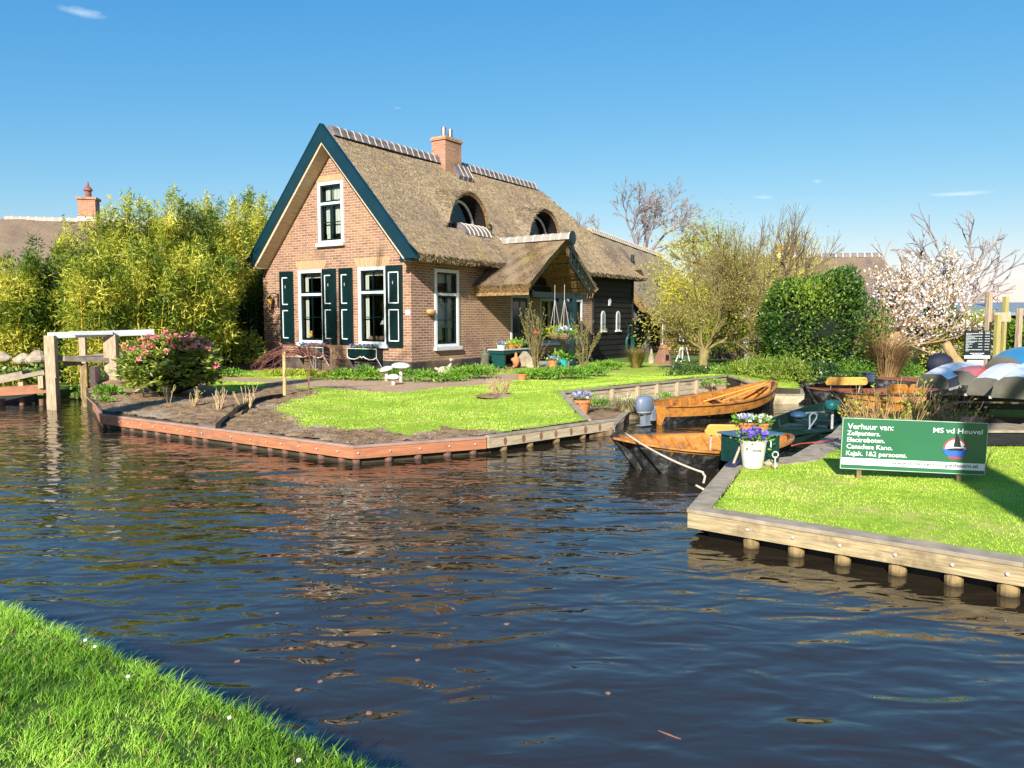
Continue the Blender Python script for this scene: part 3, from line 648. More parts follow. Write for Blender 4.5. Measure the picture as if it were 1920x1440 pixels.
# straws lying on the surface
def straws(n, fx, per=1.0):
    X = RNG.uniform(-2.7, .58, n); Y = RNG.uniform(-.35, 13.7, n)
    Z = fx(X, Y); e = .05; Zx = fx(X+e, Y)
    ok = np.abs(Zx-Z) < .12; X, Y, Z, Zx = X[ok], Y[ok], Z[ok], Zx[ok]; m = len(X)
    D = np.stack([np.full(m, e), RNG.normal(0, .02, m), Zx-Z], 1); D = unit(D); D[:, 2] += RNG.uniform(.0, .22, m); P = np.stack([X, Y, Z-.004], 1)
    return leafgeo(P, D, RNG.uniform(.07, .20, m), RNG.uniform(.010, .022, m))
Vs, Fs = straws(75000, lambda a, c: rooftop(a, c, True))
V = np.concatenate([V, Vs]); Fq = np.concatenate([Fq, Fs+len(V)-len(Vs)])
roof = npmesh('thatched_roof', V, Fq, THATCH, house, rnd=np.concatenate([np.full(len(Fq)-len(Fs), .42), RNG.random(len(Fs))]))
# cut eave edges + underside
b = MB()
def eave(pt, pb, n):  # lists of points top/bottom
    for i in range(n): b.add([pt[i], pt[i+1], pb[i+1], pb[i]], [(0, 1, 2, 3)])
yy = [-.42+14.38*i/160 for i in range(161)]
zt = [float(rooftop(np.array([.62]), np.array([y]), False)[0]) for y in yy]
jt = [random.uniform(-.018, .018) for _ in yy]
eave([(.62, y, z) for y, z in zip(yy, zt)], [(.47+j, y, 3.26+j+.008*i/16) for i, (y, j) in enumerate(zip(yy, jt))], 160)
eave([(.47+j, y, 3.26+j+.008*i/16) for i, (y, j) in enumerate(zip(yy, jt))], [(-.1, y, 3.75) for y in yy], 160)
eave([(-6.12, y, z) for y, z in zip(yy, zt)], [(-5.99, y, 3.28) for y in yy], 160); eave([(-5.99, y, 3.28) for y in yy], [(-5.4, y, 3.75) for y in yy], 160)
xx = [-6.12+6.74*i/60 for i in range(61)]; zb = [float(rooftop(np.array([x]), np.array([13.95]), False)[0]) for x in xx]
eave([(x, 13.95, z) for x, z in zip(xx, zb)], [(x, 13.8, 3.27) for x in xx], 60); eave([(x, 13.8, 3.27) for x in xx], [(x, 13.2, 3.7) for x in xx], 60)
b.build('cut_thatch_edge', THATCHEDGE, roof)
# ragged straw fringe along the eave
n = 5200; Y = RNG.uniform(-.4, 13.9, n); P = np.stack([RNG.uniform(.46, .63, n), Y, RNG.uniform(3.24, 3.42, n)+.08*(Y/14)], 1); D = np.stack([RNG.uniform(.2, 1, n), RNG.normal(0, .3, n), RNG.uniform(-1.1, -.4, n)], 1)
Vf, Ff = leafgeo(P, D, RNG.uniform(.03, .09, n), .012); npmesh('eave_fringe', Vf, Ff, THATCH, roof, rnd=RNG.random(len(Ff)))
# --- eyebrow dormers
for y0, hw in DORM:
    H_ = 1.05; zb0 = 4.36; n = 20; rim = MB(); tun = MB()
    inn = [(y0+hw*math.cos(math.pi*k/n), zb0+H_*math.sin(math.pi*k/n)**.9) for k in range(n+1)]
    for k in range(n):
        (ya, za), (yb, zb_) = inn[k], inn[k+1]
        oa = float(rooftop(np.array([XC]), np.array([y0+(ya-y0)*1.0]))[0]); ob = float(rooftop(np.array([XC]), np.array([y0+(yb-y0)*1.0]))[0])
        rim.add([(XC+.0, ya, max(oa, za+.02)), (XC+.0, yb, max(ob, zb_+.02)), (XC-.05, yb, zb_), (XC-.05, ya, za)], [(0, 1, 2, 3)])
        tun.add([(XC-.05, ya, za), (XC-.05, yb, zb_), (-1.3, yb*.9+y0*.1, zb_-.14), (-1.3, ya*.9+y0*.1, za-.14)], [(0, 1, 2, 3)])
    rim.v = [(x+random.uniform(-.012, .012), y, z) for x, y, z in rim.v]
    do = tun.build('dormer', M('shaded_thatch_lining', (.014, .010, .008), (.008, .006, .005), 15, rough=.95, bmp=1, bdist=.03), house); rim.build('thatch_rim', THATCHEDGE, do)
    # window deep in the hood
    wy, ww, wh = y0-.02, hw*.86, .90; m = MB(); g = MB(); xw = -.90
    arc = lambda r1, r2: [(wy+r1*math.cos(math.pi*k/16), zb0+.04+r2*math.sin(math.pi*k/16)) for k in range(17)]
    o1, o2 = arc(ww, wh), arc(ww-.07, wh-.07)
    for k in range(16):
        m.prism([(xw, *o1[k]), (xw, *o1[k+1]), (xw, *o2[k+1]), (xw, *o2[k])], (.05, 0, 0))
    m.box((xw, wy-ww, zb0-.02), (xw+.05, wy+ww, zb0+.045))
    wf = m.build('arched_window', WHITE, do)
    g.add([(xw+.02, *p) for p in o1], [tuple(range(17))]); g.build('pane', GLASS, wf)
    MB().add([(xw-.25, wy-ww, zb0), (xw-.25, wy+ww*.1, zb0), (xw-.25, wy-ww*.1, zb0+wh*.8), (xw-.25, wy-ww*.9, zb0+wh*.6)], [(0, 1, 2, 3)]).build('blind', M('blue_blind', (.15, .35, .5), (.1, .25, .4), 3), wf)
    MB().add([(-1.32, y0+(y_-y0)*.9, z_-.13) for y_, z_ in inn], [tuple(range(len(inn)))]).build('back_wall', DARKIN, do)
    # tile apron
    tl = MB(); mo = MB()
    for k in range(6):
        ya = y0-.40+k*.215
        for (bb, a, c, rr) in ((tl, ya, ya+.18, .0), (mo, ya+.18, ya+.215, .012)):
            pr = [(-.78, 4.60), (-.62, 4.585), (-.47, 4.50), (-.35, 4.36), (-.29, 4.22), (-.37, 4.20), (-.8, 4.3)]
            bb.prism([(x+rr, a, z+rr) for x, z in pr], (0, c-a, 0))
    ap = tl.build('apron_tiles', TILE, do); mo.build('mortar', MORTAR, ap)
# --- ridge tiles
def ridge(p, q, n, r, parent, tile=TILE, name='ridge_tiles', gap=.11, skip=(), sq=1.0, down=.12):
    p = Vector(p); q = Vector(q); d = (q-p); L_ = d.length; d.normalize(); s = Vector((-d.y, d.x, 0)).normalized(); tl = MB(); mo = MB()
    for k in range(n):
        if k in skip: continue
        for bb, a, c, rr in ((tl, k, k+1-gap, r), (mo, k+1-gap, k+1, r+.009)):
            A = p+d*(L_*a/n); B_ = p+d*(L_*c/n); m = 8; pts = []
            for j in range(m+1):
                an = math.pi*j/m; pts.append((s*math.cos(an)*rr+Vector((0, 0, math.sin(an)*rr*sq))))
            pts = [pts[0]-Vector((0, 0, down))+s*down*.55]+pts+[pts[-1]-Vector((0, 0, down))-s*down*.55]
            tip = .012 if bb is tl else 0
            bb.prism([A+v for v in pts], B_-A)
    t_ = tl.build(name, tile, parent); mo.build('mortar', MORTAR, t_); return t_
ridge((GA, -.15, 6.90), (GA, 4.55, 6.89), 17, .17, roof); ridge((GA, 5.35, 6.88), (GA, 10.45, 6.86), 18, .17, roof)
b = MB(); b.add([(GA, 10.35, 6.98), (GA+.15, 10.4, 6.9), (GA, 10.7, 6.75), (GA-.15, 10.4, 6.9)], [(0, 1, 2), (0, 2, 3)])
# --- chimney
ch = MB().box((-2.92, 4.50, 6.3), (-2.36, 5.36, 7.52)).build('chimney', BRICK2, house)
MB().box((-2.96, 4.46, 7.52), (-2.32, 5.40, 7.60)).build('cap', BRICK2, ch); MB().box((-2.93, 4.49, 7.60), (-2.35, 5.37, 7.64)).build('mortar_bed', M('lichened_mortar', (.4, .33, .2), (.25, .2, .12), 9), ch)
for yy_ in (4.78, 5.12): MB().lathe([(.08, 7.6), (.08, 7.74), (.085, 7.74), (.085, 7.97), (.08, 7.97)], (-2.64, yy_, 0), 16).build('flue_pipe', STEEL, ch, smooth=False)
tl = MB(); mo = MB()
for k in range(3):
    for bb, a, c, rr in ((tl, 0, .22, 0), (mo, .22, .25, .006)): bb.prism([(-2.36+rr, 4.95+k*.25+a, 6.82+rr), (-2.12+rr, 4.95+k*.25+a, 6.42+rr), (-2.2, 4.95+k*.25+a, 6.2), (-2.5, 4.95+k*.25+a, 6.6)], (0, c-a, 0))
ap = tl.build('flashing_tiles', TILE, roof); mo.build('mortar', MORTAR, ap)
# --- barge boards, soffit
def zo(x): return 7.02-1.115*abs(x+2.74)
for s, xe in ((1, .61), (-1, -6.06)):
    A0 = (-2.74, -.50, 7.02); xi = xe-s*.39
    b = MB().prism([A0, (xe, -.50, zo(xe)), (xi, -.50, zo(xe)-.0), (xi-s*.02, -.5, zo(xi)-.42+.02), (-2.74, -.50, 6.58)], (0, .045, 0))
    bo = b.build('barge_board', BARGE, house)
    MB().beam((-2.74, -.44, 7.04), (xe+s*.03, -.44, zo(xe)+.02-.03), .14, .035, up=(s*.7, 0, .7)).build('cap_strip', BARGE, bo)
    b = MB().prism([(-2.74, -.45, 6.60), (xi, -.45, zo(xi)-.40), (xi-s*.03, -.45, zo(xi)-.50), (-2.74, -.45, 6.50)], (0, .449, 0)); b.build('soffit', CREAM, house)
b = MB().box((-6.0, -.45, 3.24), (-5.62, -.0, 3.30)); b.box((-5.72, -.43, 3.24), (-5.60, -.003, 3.62)); b.build('soffit_foot', CREAM, house)
b = MB().box((.0, -.45, 3.24), (.40, -.0, 3.29)); b.box((.02, -.44, 3.2), (.14, -.3, 3.45)); b.build('gutter_end', BARGE, house)
# lightning / down pipe
MB().tube([(.05, .12, 3.3), (.05, .12, 3.22)], .04).build('gutter_outlet', DKGREEN, house)
# --- door
dr = MB().box((-.06, 4.80, .36), (-.02, 5.74, 2.42)).build('door', DKGREEN, house)
b = MB(); b.box((-.05, 4.73, .3), (.04, 4.80, 2.55)); b.box((-.05, 5.74, .3), (.04, 5.81, 2.55)); b.box((-.05, 4.80, 2.42), (.04, 5.74, 2.55)); b.build('frame', M('grey_white_frame', (.5, .53, .5), (.4, .42, .4), 5), dr)
b = MB(); b.box((-.019, 4.9, 1.3), (-.012, 5.22, 2.3)); b.box((-.019, 5.32, 1.3), (-.012, 5.64, 2.3)); b.build('pane', M('dark_door_glass', (.01, .02, .03), (.01, .015, .02), 2, rough=.08, spec=.6), dr)
MB().sphere((.0, 5.66, 1.25), .03).build('handle', STEELB, dr)
# --- porch
PY, PX1, PR = 4.78, 2.02, 4.14; hwp = 2.06
def pz(y): 
    d = abs(y-PY); s = max(0, min(1, (d-1.3)/.8)); return PR-.76*d+.0*s
gx = np.concatenate([np.linspace(-1.9, PX1, 56)]); gy = np.linspace(PY-hwp, PY+hwp, 60)
XX, YY = np.meshgrid(gx, gy); DD = np.abs(YY-PY); ZZ = PR-.60*DD-.045*DD**2+.04*np.sin(XX*4+YY*3)*.3+.015*np.sin(XX*9)*np.sin(YY*8)
XX2 = XX-np.where(XX > PX1-.01, .10*DD*.3, 0)
V = np.stack([XX2.ravel(), YY.ravel(), ZZ.ravel()], 1); i = np.arange(XX.size).reshape(XX.shape); Fq = np.stack([i[:-1, :-1], i[:-1, 1:], i[1:, 1:], i[1:, :-1]], -1).reshape(-1, 4)
n = 22000; X = RNG.uniform(-.4, PX1-.05, n); Yp = PY+RNG.uniform(-1, 1, n)*(hwp-.03); D_ = np.abs(Yp-PY); sg = np.sign(Yp-PY)
P = np.stack([X, Yp, PR-.60*D_-.045*D_**2-.002], 1); Dv = np.stack([RNG.normal(0, .25, n), sg, -.75-.0*D_+RNG.uniform(0, .25, n)], 1); Vs, Fs = leafgeo(P, Dv, RNG.uniform(.06, .15, n), .013)
THATCHP = thatchmat('porch_reed_thatch', (.50, .37, .20), (.24, .16, .09), (2.6, 2.6, .9))
pr = npmesh('porch_roof', np.concatenate([V, Vs]), np.concatenate([Fq, Fs+len(V)]), THATCHP, house, rnd=np.concatenate([np.full(len(Fq), .42), RNG.random(len(Fs))]))
b = MB(); m = 40
prof = [(PY-hwp+2*hwp*k/m) for k in range(m+1)]; zt_ = lambda y: PR-.60*abs(y-PY)-.045*abs(y-PY)**2
th = .30
for k in range(m):   # front verge thickness
    y0, y1 = prof[k], prof[k+1]
    f = lambda y: (max(PY-hwp+.14, min(PY+hwp-.14, y)))
    b.add([(PX1-.03*abs(y0-PY), y0, zt_(y0)), (PX1-.03*abs(y1-PY), y1, zt_(y1)), (PX1-.16, f(y1), zt_(y1)-th), (PX1-.16, f(y0), zt_(y0)-th)], [(0, 3, 2, 1)])
    b.add([(PX1-.16, f(y0), zt_(y0)-th), (PX1-.16, f(y1), zt_(y1)-th), (-.3, f(y1), zt_(y1)-th), (-.3, f(y0), zt_(y0)-th)], [(0, 3, 2, 1)])
for s in (-1, 1):
    ye = PY+s*hwp; yi = PY+s*(hwp-.14)
    for k in range(30):
        xa, xb = -.3+(PX1+.3)*k/30, -.3+(PX1+.3)*(k+1)/30
        b.add([(xa, ye, zt_(ye)), (xb, ye, zt_(ye)), (min(xb, PX1-.16), yi, zt_(ye)-th+.1), (min(xa, PX1-.16), yi, zt_(ye)-th+.1)], [(0, 1, 2, 3)])
b.v = [(x, y+random.uniform(-.01, .01), z+random.uniform(-.012, .012)) for x, y, z in b.v]
b.build('cut_thatch_edge', THATCHEDGE, pr)
ridge((-.62, PY, 4.13), (PX1+.12, PY, 4.16), 9, .155, pr, M('pale_lichen_tile', (.33, .30, .25), (.24, .22, .19), 6, rough=.8), down=.06)
oval = [(PX1+.13, PY+.15*math.cos(a), 4.14+.21*math.sin(a)) for a in [2*math.pi*k/20 for k in range(20)]]
MB().prism(oval, (.06, 0, 0)).build('ridge_end_disc', DKGREEN, pr)
MB().prism([(PX1+.13, PY-.07, 4.0), (PX1+.13, PY+.07, 4.0), (PX1+.13, PY+.05, 3.78), (PX1+.13, PY-.05, 3.78)], (.05, 0, 0)).build('ridge_end_stem', DKGREEN, pr)
# ladder board on the far verge + dark gable boarding
b = MB(); a0, a1 = Vector((PX1+.02, PY+.02, 3.92)), Vector((PX1+.02, PY+1.72, 2.70)); b.beam(a0, a1, .05, .07, up=(0, .64, .77)); c0, c1 = Vector((PX1+.02, PY-.0, 3.50)), Vector((PX1+.02, PY+1.40, 2.50)); b.beam(c0, c1, .05, .07, up=(0, .64, .77))
for k in range(7): t_ = .08+.88*k/6; b.beam(a0.lerp(a1, t_), c0.lerp(c1, t_), .045, .045, up=(1, 0, 0))
b.build('ladder_board', DKGREEN, pr)
b = MB()
for k in range(5): z = 2.55+.26*k; hw_ = (3.85-z)/.78; b.box((.45, PY-hw_, z), (.48, PY+hw_, z+.245))
b.build('gable_boarding', BLACKWOOD, pr)
b = MB(); b.beam((1.75, PY-1.6, 2.45), (1.75, PY+1.6, 2.45), .12, .16); b.beam((.0, PY+1.25, 2.5), (1.8, PY+1.25, 2.5), .12, .14); b.beam((0, PY-1.6, 2.5), (1.8, PY-1.6, 2.5), .12, .14); b.build('porch_beam', DKGREEN, house)
b = MB(); b.box((1.70, PY+.78-.085, .3), (1.86, PY+.78+.085, 2.4)); b.beam((1.78, PY+.78, 1.9), (1.78, PY+.15, 2.42), .09, .09); b.beam((1.78, PY+.78, 1.9), (1.1, PY+.78, 2.45), .09, .09); b.build('porch_post', BARGE, house, bevel=.01)
# --- black timber end
b = MB(); z = .15; 
while z < 3.4: b.prism([(0, 10.3, z), (.045, 10.3, z), (.015, 10.3, z+.20), (0, 10.3, z+.20)], (0, 3.42, 0)); z += .205
b.prism([(0, 10.3, 3.3), (.01, 10.3, 3.3), (.01, 10.3, 3.7), (0, 10.3, 3.7)], (0, 3.42, 0)); bw = b.build('timber_wall', BLACKWOOD, house)
b = MB().box((-5.8, 13.66, 0), (0.0, 13.72, 3.5)); b.build('timber_wall', BLACKWOOD, house)
MB().box((.0, 10.24, .6), (.06, 10.32, 3.3)).build('corner_board', BLACKP, house); MB().box((.0, 13.66, .2), (.07, 13.76, 3.3)).build('corner_board', BLACKP, house)
for yc in (11.02, 12.32):
    b = MB(); g = MB(); w_, z0, z1 = .17, 1.30, 1.86
    arcp = [(w_*math.cos(math.pi*k/10), z1+.20*math.sin(math.pi*k/10)) for k in range(11)]
    out = [(w_, z0)]+arcp+[(-w_, z0)]
    b.prism([(.055, yc+a, c) for a, c in out], (.02, 0, 0)); wo = b.build('gothic_window', WHITE, house)
    inn = [(a*.68, z0+.05+(c-z0)*.86) for a, c in out]; MB().prism([(.077, yc+a, c) for a, c in inn], (.004, 0, 0)).build('pane', M('pale_pane', (.35, .38, .34), (.2, .22, .2), 5, rough=.1), wo)
    b = MB(); b.box((.08, yc-.008, z0+.03), (.09, yc+.008, z1+.15)); b.box((.08, yc-.12, 1.55), (.09, yc+.12, 1.565)); b.build('glazing_bar', BLACKP, wo)
    MB().box((.05, yc-.24, z0-.05), (.12, yc+.24, z0)).build('sill', WHITE, wo)
# small fittings that could be lifted off the walls
def wall_thing(name, label, cat, x, y, z): 
    p = L2W(x, y, z); return thing(name, label, cat, p, HROT)
t = wall_thing('wall_lantern', 'black wall lantern with a yellow glass shade left of the shutters', 'wall lamp', -5.30, -.01, 2.25)
b = MB(); b.tube([(.13, -.02, .25), (.13, -.02, -.15)], .03, 8); b.tube([(.13, -.03, .22), (.13, -.12, .25), (0, -.16, .26), (-.05, -.16, .18)], .015, 6); b.lathe([(.10, .10), (.03, .17), (.01, .19)], (-.07, -.16, 0), 12); b.build('bracket', BLACKP, t)
MB().lathe([(.045, -.10), (.085, .08), (.085, .1)], (-.07, -.16, 0), 12).build('shade', M('amber_glass', (.65, .42, .08), (.5, .3, .05), 5, rough=.3), t)
t = wall_thing('wall_basket', 'small tan wicker basket hung on the brick left of the side window', 'basket', 0, .72, 1.95)
b = MB(); b.sphere((.09, .0, 0), (.09, .17, .10), 12, 8); b.v = [(x, y, min(z, .06)) for x, y, z in b.v]; b.build('basket', M('wicker', (.6, .38, .16), (.4, .24, .1), 20, rough=.8), t)
t = wall_thing('barn_plaque', 'small white round plaque on the black boarding above the arched windows', 'plaque', .06, 11.55, 2.42)
b = MB(); b.prism([(0, .10*math.cos(a), .11*math.sin(a)) for a in [.3927*k for k in range(16)]], (.03, 0, 0)); b.box((0.002, -.1, -.16), (.028, .05, -.08)); b.build('plaque', WHITE, t)
# ================================================================= OTHER BUILDINGS
def gable_barn():
    r = thing('thatched_barn', 'long thatched barn with black boards beyond the cottage end', 'barn', L2W(0, 0, 0), HROT)
    xa, za = -3.7, 5.95; y0, y1 = 16.6, 25.5; sl = 1.19
    xs = np.linspace(xa-3.5, xa+3.5, 60); ysb = np.linspace(y0, y1+2.5, 60); XX, YY = np.meshgrid(xs, ysb)
    ZZ = za-sl*np.abs(XX-xa)*(1-.0*XX)-.07*(YY-y0)+.1*np.clip(np.abs(XX-xa)-2.5, 0, 1)**2
    ZZ = np.minimum(ZZ, za-.07*(y1-y0)-1.1*(YY-y1))+.02*np.sin(YY*5)*np.sin(XX*4); ZZ = np.where(np.abs(XX-xa) < .25, ZZ-.1*(1-np.abs(XX-xa)/.25), ZZ)
    V = np.stack([XX.ravel(), YY.ravel(), ZZ.ravel()], 1); i = np.arange(XX.size).reshape(XX.shape)
    rf = npmesh('thatched_roof', V, np.stack([i[:-1, :-1], i[:-1, 1:], i[1:, 1:], i[1:, :-1]], -1).reshape(-1, 4), THATCH, r, rnd=np.full(59*59, .42))
    b = MB()
    for s in (1, -1):
        for k in range(30):
            a, c = 3.5*k/30, 3.5*(k+1)/30; f = lambda d: za-sl*d+.1*max(0, d-2.5)**2
            j = random.uniform(-.02, .02)
            b.add([(xa+s*a, y0, f(a)), (xa+s*c, y0, f(c)), (xa+s*c*.95, y0+.05+j, f(c)-.38), (xa+s*a*.95, y0+.05+j, f(a)-.38)], [(0, 1, 2, 3)])
            b.add([(xa+s*a*.95, y0+.05+j, f(a)-.38), (xa+s*c*.95, y0+.05+j, f(c)-.38), (xa+s*c*.9, y0+.8, f(c)-.42), (xa+s*a*.9, y0+.8, f(a)-.42)], [(0, 1, 2, 3)])
    for k in range(40):
        a, c = y0+11.3*k/40, y0+11.3*(k+1)/40; b.add([(xa+3.5, a, za-sl*3.5+.1-.07*(a-y0)), (xa+3.5, c, za-sl*3.5+.1-.07*(c-y0)), (xa+3.3, c, 1.5-.07*(c-y0)), (xa+3.3, a, 1.5-.07*(a-y0))], [(0, 1, 2, 3)])
    b.build('cut_thatch_edge', THATCHEDGE, rf)
    ridge((xa, y0+.35, za-.1), (xa, y1, za-.1-.07*(y1-y0)), 34, .16, rf, M('tan_lichen_tile', (.4, .33, .25), (.3, .24, .18), 7), gap=.2)
    b = MB(); b.tube([(xa, y0+.02, za-.3)]+[(xa+s_, y0, za-.15-.9*abs(s_)) for s_ in ()]+[(xa, y0+.5, za-.3)], .2, 10); b.build('ridge_end', THATCHEDGE, rf)
    b = MB(); z = .2
    while z < 5.4:
        hw = min(3.0, (za-.5-z)/sl); b.prism([(xa-hw, y0+.82, z), (xa+hw, y0+.82, z), (xa+hw, y0+.85, z+.2), (xa-hw, y0+.85, z+.2)], (0, .03, 0)); z += .21
    b.build('gable_boarding', M('grey_gable_boards', (.10, .095, .09), (.04, .04, .04), 4, (1, 1, 8), rough=.8), r)
    MB().box((xa+2.9, y0+.8, 0), (xa+3.0, 25, 2.2)).build('timber_wall', BLACKWOOD, r)
    for k, yy_ in enumerate((18.4, 20.5)): MB().box((xa+3.0, yy_, .4), (xa+3.04, yy_+.7, 1.9)).build('door', DKGREEN if k else M('mossy_green_door', (.25, .3, .08), (.16, .2, .05), 5), r)
    MB().tube([(xa+1.1, 19.4, za-1.45), (xa+1.1, 19.4, za-1.1)], .09, 8).build('vent_pipe', BLACKP, rf)
    MB().tube([(xa+1.9, 20.6, za-2.6), (xa+1.9, 20.6, za-2.2)], .12, 8).build('vent_pipe', BLACKP, rf)
gable_barn()
def far_house(name, label, A_, B_, zr_, wid, zeave, hipA, hipB, mat, chim=None, tile=None, wall=True):
    A_ = Vector(A_); B_ = Vector(B_); d = (B_-A_); L_ = d.length; d.normalize(); ang = math.atan2(d.y, d.x); r = thing(name, label, 'house', (A_.x, A_.y, .2), ang); hw = wid/2
    b = MB(); b.add([(0, 0, zr_), (L_, 0, zr_), (L_+hipB, -hw, zeave), (-hipA, -hw, zeave), (L_+hipB, hw, zeave), (-hipA, hw, zeave)], [(0, 3, 2, 1), (0, 1, 4, 5), (0, 5, 3), (1, 2, 4)])
    me = b.build('thatched_roof', mat, r); at_ = me.data.attributes.new('rnd', 'FLOAT', 'FACE'); at_.data.foreach_set('value', [.45]*len(me.data.polygons)); mo_ = me.modifiers.new('s', 'SUBSURF'); mo_.subdivision_type = 'SIMPLE'; mo_.levels = mo_.render_levels = 5
    tx = bpy.data.textures.new('n', 'CLOUDS'); tx.noise_scale = .9; dm = me.modifiers.new('d', 'DISPLACE'); dm.texture = tx; dm.strength = .18; dm.mid_level = .5
    ridge((0, 0, zr_-.03), (L_, 0, zr_-.03), max(6, int(L_/.32)), .12, me, tile or TILE, gap=.12, down=.08)
    MB().box((-hipA+.5, -hw+.5, 0), (L_+hipB-.5, hw-.5, zeave+.3)).build('wall', BRICK2, r)
    if chim:
        c, w_, h_ = chim; ch = MB().box((c-w_/2, -w_/2, zr_-.5), (c+w_/2, w_/2, zr_+h_)).build('chimney', BRICK2, r); MB().box((c-w_/2-.06, -w_/2-.06, zr_+h_), (c+w_/2+.06, w_/2+.06, zr_+h_+.1)).build('cap', BRICK2, ch)
        MB().box((c-w_/2-.02, -w_/2-.02, zr_-.1), (c+w_/2+.02, w_/2+.02, zr_+.10)).build('flashing', MORTAR, ch)
        return r, ch
    return r, None
r_, ch_ = far_house('thatched_house', 'grey-brown thatched house behind the bamboo at the far left', (-22.4, 35, 0), (-12, 37.5, 0), 6.0, 9, 2.4, 3.6, 3, THATCH2, (3.4, .72, .88), M('pale_ridge_tile', (.36, .32, .26), (.28, .25, .2), 6))
MB().lathe([(.14, 6.95), (.13, 7.3), (.2, 7.3), (.15, 7.42), (.05, 7.52), (.03, 7.7)], (3.4, 0, 0), 12).build('chimney_pot', M('clay_pot', (.3, .1, .07), (.15, .06, .05), 6), ch_)
children(ch_)[-1].data.transform(Matrix.Translation((0, 0, -.0)))
far_house('thatched_house', 'brown thatched house behind the round laurel', (11.2, 38, 0), (17.2, 37, 0), 4.55, 8, 1.3, 4.5, 1.9, THATCH2, (1.9, .85, .42))
r = thing('outbuilding', 'low grey flat-roofed outbuilding at the right edge behind the hedge', 'building', (20.5, 33.5, .2), 0)
MB().box((-3, 0, 0), (8, 5, 1.7)).build('wall', BLACKWOOD, r); MB().prism([(-3.4, -.4, 1.7), (8.4, -.4, 1.7), (8.4, 5.4, 2.25), (-3.4, 5.4, 2.25)], (0, 0, .12)).build('roof', M('slate_blue_roof', (.2, .24, .28), (.15, .18, .2), 6), r)
MB().lathe([(.12, 2.2), (.12, 2.7), (.16, 2.7), (.16, 2.8)], (1.6, 3, 0), 10).build('vent_pipe', TILE, r)
